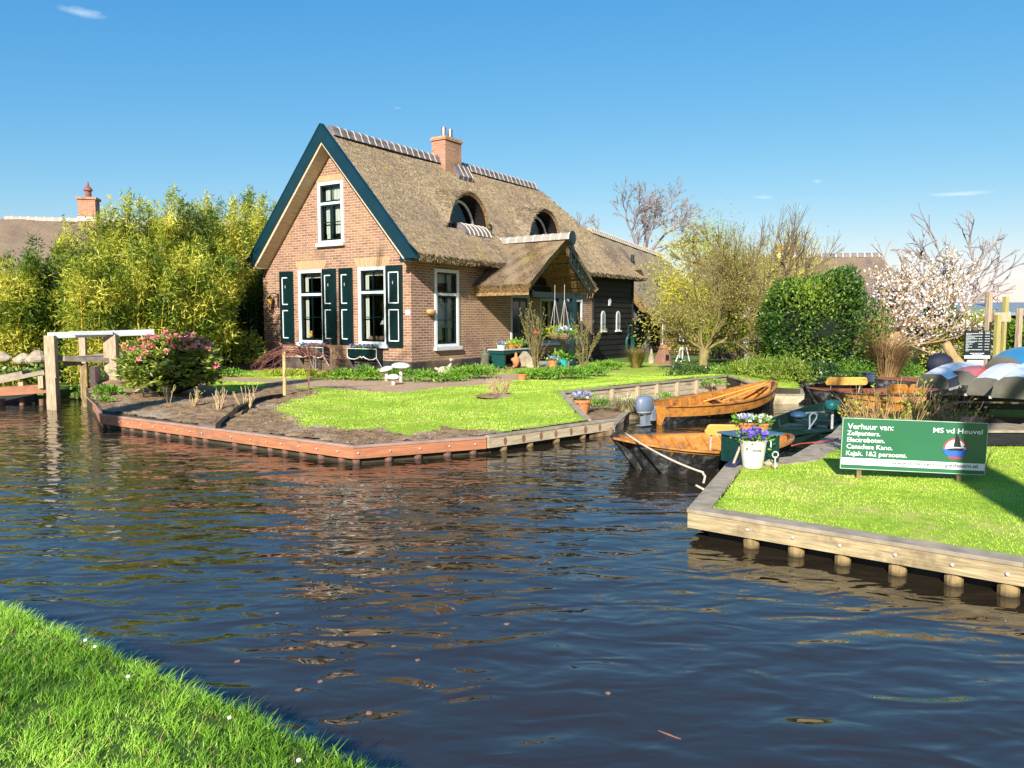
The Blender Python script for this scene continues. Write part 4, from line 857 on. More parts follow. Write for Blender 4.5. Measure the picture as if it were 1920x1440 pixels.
# ================================================================= BOATS
ORANGE = M('varnished_orange_wood', (.52, .225, .045), (.32, .12, .02), 3.5, (1, 7, 7), rough=.35, spec=.5, bmp=.15, dirt=(.12, .055, .025), dirtscale=5)
ORANGE2 = M('honey_varnish', (.78, .42, .10), (.66, .33, .07), 3, (1, 6, 6), rough=.3, spec=.5)
HULLB = M('tarred_hull', (.035, .036, .036), (.012, .013, .014), 9, rough=.55, bmp=.7, dirt=(.15, .15, .14), dirtscale=9)
DARKBROWN = M('dark_brown_hull', (.22, .08, .04), (.12, .045, .025), 6, (1, 5, 5), rough=.35)
def boat(name, label, stern, bow, beam, gs, gm, gb, hull=HULLB, inner=ORANGE, strake=ORANGE, blunt=.0, strake_h=.15, ribs=7, thwarts=((.35, 0),), rake=.35, group=None, srake=.1, p=.62, fl=.6):
    stern = Vector((*stern, 0)); bow = Vector((*bow, 0)); d = bow-stern; L_ = d.length; t = thing(name, label, 'boat', stern, math.atan2(d.y, d.x), group)
    n = 36; W = lambda u: beam/2*max(.012, ((math.sin(math.pi*min(1, max(0, u*(1-blunt*.5)+blunt*.5)))) ** p)); Gz = lambda u: gm+(gs-gm)*max(0, 1-u*2.2)**2+(gb-gm)*max(0, (u-.35)/.65)**2.2
    def sec(u, inn=0):
        w = max(.004, W(u)-inn); g = Gz(u); x = -srake+u*(L_+srake); k = u; base = rake*max(0, (k-.8)/.2)**2; xb = x-base*1.0 if u > .8 else x+ (srake*2)*max(0, (.15-u)/.15)**2
        zb = -.12+.0*g
        if inn: zb = .035
        xs = lambda q: x*q+xb*(1-q)
        return [(x, w, g), (xs(.75), w*.97, g-strake_h), (xs(.25), w*fl*1.12, .04+(.03 if inn else 0)), (xb, w*fl*.82, zb), (xb, 0, zb-.02)]
    def skin(rows, i0, i1, inn=0, flip=False):
        b = MB()
        for s in (1, -1):
            R_ = [[(x, s*y, z) for x, y, z in sec(k/n, inn)] for k in range(n+1)]
            for k in range(n):
                for j in range(i0, i1): b.add([R_[k][j], R_[k+1][j], R_[k+1][j+1], R_[k][j+1]], [(0, 1, 2, 3)])
        return b
    skin(None, 1, 4).build('hull', hull, t); skin(None, 0, 1).build('top_strake', strake, t); skin(None, 0, 4, .03).build('inner_planking', inner, t)
    rail = MB()
    for s in (1, -1):
        pts = [Vector((sec(k/n)[0][0], s*(sec(k/n)[0][1]+.004), sec(k/n)[0][2]+.006)) for k in range(n+1)]
        for a, c in zip(pts, pts[1:]): rail.beam(a, c, .05, .022)
    rail.build('gunwale', inner, t)
    if blunt > .05:
        s0 = sec(0); b = MB(); b.add([(s0[j][0], s*s0[j][1], s0[j][2]) for s in (1, -1) for j in range(5)], [(0, 1, 2, 3, 4, 9, 8, 7, 6, 5)]); b.build('transom', inner, t)
    s1 = sec(1); b = MB(); b.beam((s1[0][0]+.015, 0, s1[0][2]+.05), (s1[3][0]+.02, 0, -.12), .06, .07, up=(1, 0, 0)); b.build('stem_post', hull, t)
    for k in range(ribs):
        u = .12+.72*(k+.5)/ribs; q = sec(u, .035); b = MB()
        for s in (1, -1):
            b.beam((q[0][0], s*q[0][1], q[0][2]-.01), (q[1][0], s*q[1][1], q[1][2]), .05, .04, up=(0, 1, 0)); b.beam((q[1][0], s*q[1][1], q[1][2]), (q[2][0], s*q[2][1], .09), .05, .05, up=(0, 1, 0))
        b.beam((q[2][0], -q[2][1]-.01, .09), (q[2][0], q[2][1]+.01, .09), .05, .03); b.build('rib', inner, t)
    for u, z in thwarts:
        q = sec(u, .03); MB().box((q[0][0]-.12, -q[0][1], Gz(u)-.10), (q[0][0]+.12, q[0][1], Gz(u)-.07)).build('thwart', inner, t, bevel=.006)
    b = MB()
    for k in range(n):
        a, c = sec(k/n, .04), sec((k+1)/n, .04); b.add([(a[3][0], -a[3][1]*1.05, .07), (c[3][0], -c[3][1]*1.05, .07), (c[3][0], c[3][1]*1.05, .07), (a[3][0], a[3][1]*1.05, .07)], [(0, 1, 2, 3)])
    b.build('floor_boards', inner, t)
    return t, sec, L_
b1, s1, L1 = boat('wooden_punt', 'black-hulled punt with orange inside and a curved backrest moored at the green cabinet', (3.46, 9.74), (1.17, 8.92), 1.42, .30, .25, .38, ribs=8, thwarts=(), rake=.45, srake=.02, strake_h=.035, fl=.62)
def backrest(parent, c, w, h, ang, mat=ORANGE2, legs=True, tilt=.25):
    b = MB(); m = 12; pts = []
    rr = .05
    for (cx, cz, a0) in ((w/2-rr, h-rr, 0), (-w/2+rr, h-rr, 90), (-w/2+rr*.6, rr*.6, 180), (w/2-rr*.6, rr*.6, 270)):
        for k in range(5): a = R(a0+22.5*k); pts.append((cx+rr*math.cos(a), -.012, cz+rr*math.sin(a)))
    b.prism(pts, (0, .03, 0)); o = b.build('backrest', mat, parent, bevel=.005); o.location = c; o.rotation_euler = (tilt, 0, ang)
    if legs:
        for s in (-1, 1): MB().tube([(s*w*.36, .02, .05), (s*w*.36, .05, -.27)], .012, 6).build('bracket', STEELB, o)
    return o
def local(t, p): return t.matrix_basis.inverted() @ Vector(p)
bpy.context.view_layer.update()
c = AY(1362, 813, 9.0); backrest(b1, local(b1, c), .46, .11, -b1.rotation_euler.z-.10)
b2, s2, L2 = boat('wooden_rowing_boat', 'orange varnished open boat with black bottom beside the plank wall', (2.35, 12.95), (5.28, 15.75), 1.2, .31, .28, .50, blunt=.16, thwarts=((.2, 0), (.62, 0)), rake=.10, srake=.0, ribs=9, strake_h=.17, fl=.7)
b = MB(); b.tube([(L2*.42, .1, .25), (L2*.93, .03, .46)], .018, 6); b.tube([(L2*.5, -.1, .26), (L2*.95, -.02, .45)], .015, 6); b.build('oar', ORANGE2, b2)
# outboard motor
om = thing('outboard_motor', 'grey outboard motor tilted on the stern of the orange boat', 'outboard motor', (2.17, 12.66, 0), math.atan2(.69, .73)); om.scale = (.86, .86, .92)
COWL = M('blue_grey_cowl', (.16, .2, .27), (.13, .165, .22), 3, rough=.25, spec=.6); LEGM = M('grey_leg_metal', (.22, .25, .28), (.15, .17, .2), 6, rough=.4)
b = MB(); prof = [(.01, .55), (.09, .545), (.14, .525), (.165, .48), (.17, .38), (.16, .30), (.15, .285)]; b.lathe(prof[::-1], (-.02, 0, 0), 24, 1.3, .8); b.build('cowl', COWL, om, smooth=True)
MB().lathe([(.09, .22), (.14, .255), (.152, .285)], (-.02, 0, 0), 20, 1.3, .8).build('cowl_base', M('pale_grey_band', (.4, .42, .44), (.3, .32, .34), 6, rough=.4), om)
b = MB(); b.beam((.0, 0, .26), (.02, 0, .02), .12, .17, up=(1, 0, 0)); b.beam((.02, 0, .03), (.03, 0, -.2), .05, .20, up=(1, 0, 0)); b.box((-.16, -.08, .02), (.12, .08, .035)); b.build('leg', LEGM, om, bevel=.008)
b = MB(); b.box((.10, -.10, .10), (.22, .10, .30)); b.tube([(.15, 0, .36), (.32, .06, .44), (.55, .1, .45)], .018, 6); b.tube([(.2, -.08, .12), (.2, -.08, .36)], .02, 6); b.build('clamp_bracket', LEGM, om)
DGB = M('dark_green_hull', (.006, .026, .019), (.004, .016, .012), 6, rough=.5)
b3, s3, L3 = boat('motor_boat', 'dark green boat with a round green seat behind the green cabinet', (4.0, 10.9), (5.5, 13.5), 1.1, .20, .17, .28, hull=DGB, inner=DGB, strake=DGB, blunt=.3, ribs=3, thwarts=())
DGH = None
GT = M('green_seat_vinyl', (.015, .13, .12), (.01, .1, .09), 5, rough=.35)
b = MB(); c = local(b3, AY(1561, 768, 11.7)); b.lathe([(.16, 0), (.19, .03), (.19, .10), (.16, .14), (.05, .145)], (0, 0, 0), 16, 1, .6); o = b.build('seat', GT, b3, smooth=True); o.location = c; b = MB().tube([(0, 0, 0), (0, 0, -.3)], .02).build('pedestal', STEELB, o)
b = MB(); q = lambda u, v, Y: local(b3, AY(u, v, Y))
b.tube([q(1500, 785, 11), q(1512, 775, 11.2), q(1560, 772, 12)], .02, 6); b.tube([q(1516, 805, 10.9), q(1530, 785, 11), q(1532, 778, 11), q(1524, 774, 11), q(1518, 780, 11), q(1518, 805, 10.9)], .012, 6); b.build('tiller', LEGM, b3)
b = MB().sphere(q(1497, 778, 11), (.16, .12, .05)); b.build('blue_cover', M('blue_canvas', (.03, .08, .15), (.02, .05, .1), 5), b3, smooth=True)
b4, s4, L4 = boat('wooden_punt', 'dark boat with an orange backrest in front of the round laurel', (8.3, 15.6), (5.8, 15.3), 1.2, .36, .30, .40, blunt=.1, ribs=4, thwarts=(), inner=DARKBROWN, strake=HULLB)
bpy.context.view_layer.update()
backrest(b4, local(b4, AY(1587, 720, 15.0)), .78, .135, -b4.rotation_euler.z+.02, ORANGE2)
b = MB(); b.box((-.09, -.08, 0), (.09, .08, .16)); b.box((-.11, -.10, .16), (.11, .10, .19)); o = b.build('engine_box', M('blue_grey_box', (.06, .09, .12), (.04, .06, .08), 5), b4, bevel=.01); o.location = local(b4, AY(1628, 716, 15.2))
MB().tube([local(b4, AY(1640+s, v, 15.2)) for s, v in ((-12, 703), (0, 700), (4, 708), (3, 730), (-10, 745))], .012, 6).build('hoop', BLACKP, b4)
b5, s5, L5 = boat('wooden_punt', 'brown punt with two orange backrests half hidden behind the twiggy shrub', (8.1, 13.7), (5.9, 13.9), 1.1, .36, .30, .38, blunt=.1, ribs=4, thwarts=(), hull=DARKBROWN)
bpy.context.view_layer.update()
for u in (1683, 1722): backrest(b5, local(b5, AY(u, 735, 13.4)), .32, .14, -b5.rotation_euler.z, ORANGE)
b6, s6, L6 = boat('rowing_boat', 'dark boat with varnished deck and black covered motor furthest back', (10.5, 17.2), (7.6, 16.6), 1.2, .45, .42, .50, blunt=.1, ribs=4, thwarts=((.5, 0),), inner=DARKBROWN, strake=HULLB)
bpy.context.view_layer.update()
MB().sphere((0, 0, 0), (.30, .22, .24), 12, 8).jit(.015).build('motor_cover', M('navy_canvas', (.02, .022, .04), (.012, .013, .025), 6, rough=.7), b6, smooth=True).location = local(b6, AY(1762, 683, 16.9))
# mooring rope
def rope(name, label, pts, r=.009, mat=None, cat='rope', sag=0):
    P = []; 
    for a, c in zip(pts, pts[1:]):
        a, c = Vector(a), Vector(c)
        for k in range(6): t_ = k/6; P.append(a.lerp(c, t_)-Vector((0, 0, sag*4*t_*(1-t_))))
    P.append(Vector(pts[-1])); o = MB().tube(P, r, 6).build(name, mat or M('pale_rope', (.62, .52, .38), (.42, .34, .24), 30, rough=.9), None, smooth=True); return tag(o, label, cat)
rope('mooring_rope', 'pale mooring rope from the black punt bow to the lawn corner', [AY(1172, 812, 8.9), AY(1240, 853, 8.1), AY(1318, 886, 7.55), AY(1322, 892, 7.5), AY(1319, 905, 7.4)], .012, sag=.01)
rope('rope_end', 'short knotted pale rope end lying on the beam at the lawn corner', [AY(1305, 910, 7.05), AY(1312, 914, 7.0), AY(1320, 918, 6.95)], .011)
rope('power_cable', 'thin red cable lying on the planks behind the green cabinet', [G(1484, 836, .27), G(1500, 832, .27), G(1540, 828, .27), G(1572, 822, .27)], .008, M('red_cable', (.5, .07, .05), (.35, .05, .04), 9))
# ================================================================= CANOES on the right
SILVER = M('silver_canoe_hull', (.78, .78, .76), (.62, .64, .66), 2, rough=.28, spec=.6); CBLUE = M('blue_canoe_side', (.03, .20, .36), (.02, .15, .28), 3, rough=.3, spec=.5)
REDC = M('red_kayak', (.62, .10, .07), (.5, .06, .05), 3, rough=.3, spec=.5); NAVY = M('navy_canoe_side', (.03, .04, .09), (.02, .03, .06), 3, rough=.4)
TARP = M('grey_brown_canoe_end', (.13, .12, .09), (.08, .075, .06), 5, rough=.6)
def canoe(label, near, far, hw, h, top, sidem, endm, zb=.5, tiltx=0, group=None):
    """upturned canoe: hull bottom faces up; squared near end"""
    near = Vector(near); far = Vector(far); d = far-near; L_ = d.length; ang = math.atan2(d.y, d.x); t = thing('canoe', label, 'canoe', near, ang, group)
    t.rotation_euler = (tiltx, -math.asin(max(-.5, min(.5, d.z/L_))), ang); n = 24; tp = MB(); sd = MB()
    def sec(u):
        w = hw*(.55+.45*math.sin(math.pi*min(1, u*.62+.2))) if u < .8 else hw*max(.03, (1-u)/.2)**.6*.97; arch = h*(.80+.25*math.sin(math.pi*min(1, u*1.05))) - (.25*h*max(0, (u-.8)/.2)**2); x = u*L_
        return [(x, w, 0), (x, w*.86, arch*.66), (x, w*.50, arch*.97), (x, 0, arch*1.03), (x, -w*.50, arch*.97), (x, -w*.86, arch*.66), (x, -w, 0)]
    for k in range(n):
        a, c = sec(k/n), sec((k+1)/n)
        for j in range(6): (tp if 0 < j < 5 else sd).add([a[j], c[j], c[j+1], a[j+1]], [(0, 1, 2, 3)])
    tp.build('hull_bottom', top, t, smooth=True); sd.build('hull_side', sidem, t, smooth=False)
    e = sec(0); MB().add(e, [tuple(range(7))]).build('end_panel', endm, t)
    b = MB()
    for s in (0, 6):
        for k in range(n): b.beam(sec(k/n)[s], sec((k+1)/n)[s], .03, .03)
    b.build('gunwale', STEELB, t); return t
canoe('white upturned canoe with navy side leftmost of the stack', AY(1748, 728, 10.9), AY(1830, 700, 13.8), .27, .25, SILVER, NAVY, TARP)
canoe('red upturned kayak between the white canoes', AY(1800, 722, 11.2), AY(1862, 712, 13.6), .27, .25, REDC, NAVY, TARP)
canoe('silver upturned canoe with blue side right of the red kayak', AY(1848, 742, 9.8), AY(1915, 705, 13.0), .27, .28, SILVER, CBLUE, TARP)
canoe('silver and blue upturned canoe cut by the right edge of the photo', AY(1905, 748, 9.3), AY(2010, 692, 12.6), .33, .33, SILVER, CBLUE, TARP)
canoe('blue upturned canoe lying behind the two silver ones', AY(1880, 715, 11.8), AY(1960, 695, 14.5), .34, .46, CBLUE, CBLUE, TARP)
t = thing('canoe_rack', 'dark timber rack under the upturned canoes', 'rack', (0, 0, 0)); 
for Y in (9.9, 11.5, 12.6): MB().beam((X_(1745, Y), Y, .48), (X_(1990, Y), Y, .44), .1, .08).build('cross_beam', BLACKWOOD, t)
for Y in (9.9, 11.5):
    for u in (1765, 1850, 1940): MB().box((-.05, -.05, 0), (.05, .05, .22)).build('leg', BLACKWOOD, t).location = (X_(u, Y), Y, .22)
t = thing('storage_bin', 'low dark boarded bin below the canoes at the right edge', 'storage box', (X_(1900, 9.4), 9.35, .24), .0)
MB().box((-.55, -.1, 0), (1.3, .5, .16)).build('box', BLACKWOOD, t); MB().box((-.58, -.13, .16), (1.33, .53, .19)).build('lid', GREYTOP, t)
# ================================================================= SIGN
SG = M('sign_green', (.03, .14, .065), (.022, .115, .055), 1.5, rough=.28, spec=.5); SW = M('sign_white', (.75, .77, .76), (.68, .7, .7), 4, rough=.4); SWT = M('letter_white', (.85, .87, .85), (.8, .82, .8), 9, rough=.5)
SGR = M('letter_grey', (.06, .07, .07), (.05, .06, .06), 9)
SD = M('sign_edge', (.12, .2, .14), (.09, .15, .1), 5)
pl, prr = AY(1576, 877, 7.42), AY(1845, 890, 7.22); W_ = (prr-pl).xy.length; sgn = thing('hire_sign', 'green boat hire signboard with white lettering on the right lawn', 'sign', (pl.x, pl.y, 0), math.atan2(prr.y-pl.y, prr.x-pl.x))
zl, zrg = pl.z, prr.z; SH = .480
board = MB().box((0, 0, 0), (W_, .018, SH)).build('board', SG, sgn); board.location = (0, 0, zl); board.rotation_euler = (0, math.atan2(zl-zrg, W_), 0)
def text(s, size, mat, parent, x, z, y=-.004, bold=.0, name='lettering', align='LEFT', sx=1.0, shear=0):
    cu = bpy.data.curves.new('t', 'FONT'); cu.body = s; cu.size = size; cu.align_x = align; cu.offset = bold; cu.extrude = .0008; cu.resolution_u = 3
    o = bpy.data.objects.new('t', cu); COL.objects.link(o); dg = bpy.context.evaluated_depsgraph_get(); me = bpy.data.meshes.new_from_object(o.evaluated_get(dg)); bpy.data.objects.remove(o)
    me.name = name; me.transform(Matrix.Rotation(math.pi/2, 4, 'X') @ Matrix.Scale(sx, 4, (1, 0, 0))); o = link(name, me, None, parent); me.materials.clear(); me.materials.append(mat); o.location = (x, y, z); return o
def fit(s, x0, x1, z, size, mat, parent, bold=0, name='lettering'):
    o = text(s, size, mat, parent, x0, z, y=-.007, bold=bold, name=name); w = max(v.co.x for v in o.data.vertices)-min(v.co.x for v in o.data.vertices); k = (x1-x0)/w
    for v in o.data.vertices: v.co.x *= k
    return o
# crop coordinates of the board: x 183..1550, rows measured from the top edge
sx = lambda c: (c-183)/1367*W_
st = SH/467
fit('Verhuur van:', sx(228), sx(668), SH-95*st, .075, SWT, board, .0004)
fit('Zeilpunters.', sx(225), sx(545), SH-154*st, .062, SWT, board, .0004); fit('Electroboten.', sx(225), sx(588), SH-216*st, .062, SWT, board, .0004)
fit('Canadese Kano.', sx(225), sx(668), SH-279*st, .062, SWT, board, .0004); fit('Kajak. 1&2 persoons.', sx(222), sx(808), SH-343*st, .062, SWT, board, .0004)
fit('MS vd Heuvel', sx(1040), sx(1500), SH-98*st, .066, SWT, board, .0004)
MB().box((0, -.003, SH-432*st), (W_, -.0005, SH-368*st)).build('white_band', SW, board)
PG = M('pale_grey_print', (.30, .32, .32), (.26, .28, .28), 9)
fit('T. 0521- 36 17 32', sx(228), sx(596), SH-412*st, .050, PG, board, .0003); fit('www.botenverhuurgiethoorn.nl', sx(680), sx(1482), SH-410*st, .050, SGR, board, .0003)
# round sailing emblem
ex, ez = sx(1265), SH-245*st; RD = M('emblem_red', (.55, .06, .05), (.5, .05, .04), 9); BL = M('emblem_blue', (.03, .12, .5), (.025, .1, .42), 9)
rr = .105; ring = [(ex+rr*math.cos(a), -.003, ez+rr*math.sin(a)) for a in [math.pi*k/24 for k in range(25)]]; MB().prism(ring, (0, .0025, 0)).build('emblem_ring', RD, board)
MB().prism([(ex+(x-ex)*.86, -.0045, ez+(z-ez)*.86) for x, y, z in ring], (0, .0015, 0)).build('emblem_sky', SW, board)
b = MB().prism([(ex-.118, -.005, ez+.0), (ex-.09, -.005, ez-.03), (ex-.1, -.005, ez-.035), (ex-.06, -.005, ez-.07), (ex+.06, -.005, ez-.07), (ex+.10, -.005, ez-.035), (ex+.09, -.005, ez-.03), (ex+.118, -.005, ez)], (0, .003, 0)); b.build('emblem_water', BL, board)
MB().prism([(ex-.07, -.005, ez-.073), (ex-.04, -.005, ez-.092), (ex+.04, -.005, ez-.092), (ex+.07, -.005, ez-.073)], (0, .003, 0)).build('emblem_base', RD, board)
MB().prism([(ex-.02, -.007, ez+.022), (ex+.0, -.007, ez+.155), (ex+.03, -.007, ez+.10), (ex+.05, -.007, ez+.022)], (0, .002, 0)).build('emblem_sail', BLACKP, board)
b = MB().prism([(ex-.075, -.008, ez+.004), (ex-.05, -.008, ez-.012), (ex+.05, -.008, ez-.012), (ex+.085, -.008, ez+.012), (ex+.0, -.008, ez+.012)], (0, .002, 0)); b.sphere((ex+.078, -.009, ez+.03), .008, 8, 4); b.build('emblem_boat', BLACKP, board)
b = MB(); e = .006
b.box((-e, -.006, -e), (W_+e, .02, 0)); b.box((-e, -.006, SH), (W_+e, .02, SH+e)); b.box((-e, -.006, 0), (0, .02, SH)); b.box((W_, -.006, 0), (W_+e, .02, SH)); b.build('trim', M('pale_green_trim', (.4, .5, .38), (.3, .4, .3), 9), board)
for c in (370, 1328): MB().box((-.02, .019, .2), (.02, .05, zl+.42)).build('leg', PILE, sgn).location = (sx(c), 0, 0)
text('121', .085, M('navy_digits', (.03, .04, .12), (.02, .03, .09), 9), npl, -.185, 1.89, y=-.016, name='lettering')
# price board
pp = AY(1831, 690, 17); pb = thing('price_board', 'dark price board with white rows standing behind the canoes', 'sign', (pp.x, 17, .24), -.05); z0, z1 = 1.75-75/F*17-.24, 1.75-22/F*17-.24; pw = 47/F*17
BBD = M('chalk_board', (.012, .02, .022), (.008, .014, .016), 4, rough=.4); bb = MB().box((-pw/2, 0, z0), (pw/2, .03, z1)).build('board', BBD, pb)
H0 = z1-z0; mrk = MB(); rows = [(.05, 0, .0), (.10, .52, .2), (.19, .52, .33), (.28, .44, .18), (.37, .44, .33), (.47, .25, .13), (.57, .25, .12), (.67, .5, .12)]
for f, w1_, w2_ in rows:
    z = z1-H0*f
    def words_(xa, xb, zc, hh):
        x = xa
        while x < xb-.01: w_ = min(random.uniform(.018, .05), xb-x); mrk.box((x, -.004, zc-hh/2), (x+w_, -.001, zc+hh/2)); x += w_+.008
    if w1_: words_(-pw/2+.02, -pw/2+.02+pw*w1_, z, .015); words_(-pw/2+.02, -pw/2+.02+pw*w2_, z-.026, .011)
    words_(pw*.02, pw*.18, z, .015); words_(pw*.27, pw*.45, z, .015)
words_(-pw*.28, pw*.28, z1-H0*.80, .02); words_(-pw*.2, pw*.2, z1-H0*.85, .02); mrk.box((-pw/2, -.004, z0+.01), (pw/2, -.001, z0+.08)); mrk.build('lettering', M('price_letters', (.5, .52, .52), (.45, .47, .47), 9), bb)
MB().box((-pw*.32, .05, 0), (pw*.3, .09, z0)).build('base', WHITE, pb)
# ================================================================= GARDEN PROPS
TERRA = M('terracotta', (.62, .23, .09), (.5, .17, .065), 8, rough=.75); ZINC = M('weathered_zinc', (.66, .64, .56), (.52, .5, .42), 5, rough=.55, bmp=.15, dirt=(.5, .42, .28), dirtscale=6)
LGR = leafmat('bright_leaf', (.08, .19, .02), (.15, .32, .03), (.30, .48, .05)); YGR = leafmat('yellow_green_leaf', (.20, .26, .02), (.36, .42, .03), (.56, .56, .06))
PUR = leafmat('purple_petal', (.05, .02, .22), (.12, .06, .45), (.30, .22, .65), trans=.2); LIL = leafmat('lilac_petal', (.2, .16, .5), (.45, .40, .75), (.75, .72, .9), trans=.2)
WHT = leafmat('white_petal', (.6, .6, .5), (.8, .8, .74), (.88, .86, .8), trans=.2)
def tuft(parent, c, r, n, ln, wd, mat, name='leaves', up=.6, flat=.5):
    P = RNG.normal(size=(n, 3))*np.array([r, r, r*flat])*.5+np.array(c); D = (P-np.array(c))/max(r, .01)+RNG.normal(size=(n, 3))*.4; D[:, 2] += up
    V, Fq = leafgeo(P, D, ln*RNG.uniform(.6, 1.2, n), wd*RNG.uniform(.7, 1.2, n)); return npmesh(name, V, Fq, mat, parent, rnd=RNG.random(n))
def petals(parent, c, r, n, s, mat, name='flowers'):
    """each bloom: five round-ish petals facing the light"""
    Vs = []; Fs = []; k = 0; rn = []
    for i in range(n):
        a = random.uniform(0, 6.28); q = math.sqrt(random.random())*r; p = Vector((c[0]+q*math.cos(a), c[1]+q*math.sin(a), c[2]+random.uniform(0, r*.45)+(r-q)*.35))
        nrm = Vector((random.gauss(-.1, .4), random.gauss(-.7, .4), random.uniform(.3, 1))).normalized(); t1 = nrm.orthogonal().normalized(); t2 = nrm.cross(t1); h = random.random()
        for j in range(5):
            b_ = 6.283*j/5; d = t1*math.cos(b_)+t2*math.sin(b_); e = t1*math.cos(b_+1.57)+t2*math.sin(b_+1.57)
            Vs += [p, p+d*s*.6+e*s*.42+nrm*s*.1, p+d*s, p+d*s*.6-e*s*.42+nrm*s*.1]; Fs.append((k, k+1, k+2, k+3)); k += 4; rn.append(min(1, max(0, h+random.gauss(0, .15))))
    return npmesh(name, np.array([tuple(v) for v in Vs]), Fs, mat, parent, rnd=rn)
def pot(name, label, loc, r, h, mat, fl, flr=None, n=40, s=.02, rim=True, leaf=LGR, group=None, cat='flower pot'):
    t = thing(name, label, cat, loc, random.uniform(0, 6), group); b = MB()
    prof = [(r*.68, 0), (r*.94, h*.8), (r*1.06, h*.8), (r*1.08, h), (r*.98, h), (r*.93, h*.9)] if rim else [(r*.8, 0), (r, h), (r*.95, h), (r*.93, h*.9)]
    b.lathe(prof, (0, 0, 0), 20); b.build('pot', mat, t); flr = flr or r*1.1
    tuft(t, (0, 0, h+flr*.1), flr*1.1, 140, s*2.2, s*.9, leaf); 
    if fl: petals(t, (0, 0, h+flr*.2), flr, n, s, fl)
    return t
# bucket, cabinet, pots on it
def gz(u, v, z=.238): return G(u, v, z)
p = gz(1411, 876, .232); bk = thing('zinc_bucket', 'weathered pale zinc bucket of purple pansies beside the green cabinet', 'bucket', p)
b = MB(); b.lathe([(.095, 0), (.10, .012), (.135, .27), (.142, .275), (.142, .285), (.13, .285), (.125, .25)], (0, 0, 0), 28); b.build('bucket', ZINC, bk, smooth=False)
b = MB(); b.tube([(-.04, -.125, .20), (-.04, -.15, .205), (.04, -.15, .205), (.04, -.125, .20)], .006, 6); b.build('handle_plate', STEELB, bk)
tuft(bk, (0, 0, .30), .17, 240, .05, .02, LGR); petals(bk, (0, 0, .31), .15, 46, .027, PUR)
cp = gz(1461, 864, .25); cab = thing('green_cabinet', 'dark green metal cabinet with blue lid standing on the quay', 'cabinet', (cp.x, cp.y, .236), R(38))
MB().box((-.50, 0, 0), (0, .34, .29)).build('body', M('green_metal', (.006, .048, .036), (.004, .034, .027), 5, rough=.4, spec=.4), cab, bevel=.006); MB().box((-.53, -.03, .291), (.03, .37, .312)).build('lid', M('blue_lid', (.06, .14, .24), (.045, .11, .2), 5, rough=.35, spec=.5), cab, bevel=.004)
MB().box((-.49, -.004, .02), (-.255, 0, .27)).build('door', M('green_door_metal', (.007, .055, .04), (.005, .04, .03), 6, rough=.4), cab)
MB().box((-.13, -.004, .14), (-.115, -.001, .23)).build('vent_marks', WHITE, cab)
cab.rotation_euler = (0, 0, R(24))
bpy.context.view_layer.update()
cl = lambda x, y: cab.matrix_basis @ Vector((x, y, .313))
pot('flower_pot', 'terracotta pot of blue and white pansies on the cabinet lid', cl(-.345, .13), .082, .115, TERRA, LIL, .10, 34, .026)
pot('flower_pot', 'terracotta pot of white flowers on the cabinet lid', cl(-.14, .12), .078, .10, TERRA, WHT, .095, 40, .022)
p = gz(1385, 874); pd = thing('paddle', 'dark-bladed wooden paddle lying against the zinc bucket', 'paddle', p); b = MB(); b.tube([(-.07, -.02, .0), (.06, .1, .25)], .013, 8); b.build('shaft', POSTW, pd); b = MB(); b.beam((-.11, -.06, .01), (.03, .10, .06), .10, .015); b.build('blade', NAVY, pd)
for i, (u, v, s, lb) in enumerate(((1392, 866, .06, 'tan stone left of the zinc bucket'), (1440, 868, .05, 'brown stone between bucket and cabinet'), (1452, 872, .04, 'small round stone in front of the cabinet corner'))): rock('stone', lb, gz(u, v+4), (s, s*.8, s*.7), seed=i+5, cat='stone')
p = gz(1453, 878); t = thing('shackle_stake', 'small metal stake with a ring in the grass before the cabinet', 'stake', p); b = MB(); b.tube([(0, 0, 0), (0, 0, .12)], .008, 6); b.tube([(.03*math.cos(a), 0, .14+.03*math.sin(a)) for a in [6.283*k/14 for k in range(15)]], .007, 6); b.build('ring_stake', STEELB, t)
pot('flower_pot', 'tall terracotta pot with lilac pansies on the ledge by the plank wall', G(1088, 777, .12)+Vector((.02, .05, 0)), .16, .25, TERRA, LIL, .17, 60, .032)
# window flower boxes
for x0, lb, fl in ((-4.12, 'window box of purple pansies under the left shuttered window', PUR), (-2.08, 'window box of purple pansies under the right shuttered window', PUR)):
    p = L2W(x0, -.03, .66); t = thing('window_box', lb, 'window box', p, HROT, 'dark window boxes under the gable windows'); w = 1.08; b = MB(); b.box((0, -.24, .05), (w, 0, .28)); b.prism([(w-.02, -.24, .05), (w-.02, 0, .05), (w-.02, 0, -.25)], (.02, 0, 0)); b.prism([(0, -.24, .05), (0, 0, .05), (0, 0, -.25)], (.02, 0, 0)); b.build('box', DKGREEN, t)
    m = MB(); pts = [(0, .03), (.1, -.02), (w*.25, -.03), (w*.38, .01), (w*.45, .05), (w*.5, .01), (w*.55, .05), (w*.62, .01), (w*.75, -.03), (w-.1, -.02), (w, .03)]
    m.tube([(x, -.245, z+.02) for x, z in pts], .014, 5); m.tube([(0, -.245, .04), (0, -.245, .28), (w, -.245, .28), (w, -.245, .04)], .010, 5); m.tube([(w+.002, -.24, .03), (w+.01, -.03, -.24)], .012, 5); m.build('white_trim', WHITE, t)
    P = np.stack([RNG.uniform(.05, w-.05, 420), RNG.uniform(-.22, -.02, 420), RNG.uniform(.26, .36, 420)], 1); V, Fq = leafgeo(P, RNG.normal(size=(420, 3))+np.array([0, 0, .6]), .06, .03); npmesh('leaves', V, Fq, LGR, t, rnd=RNG.random(420))
    for k in range(4): petals(t, (.16+.25*k, -.14, .33), .13, 14, .034, fl)
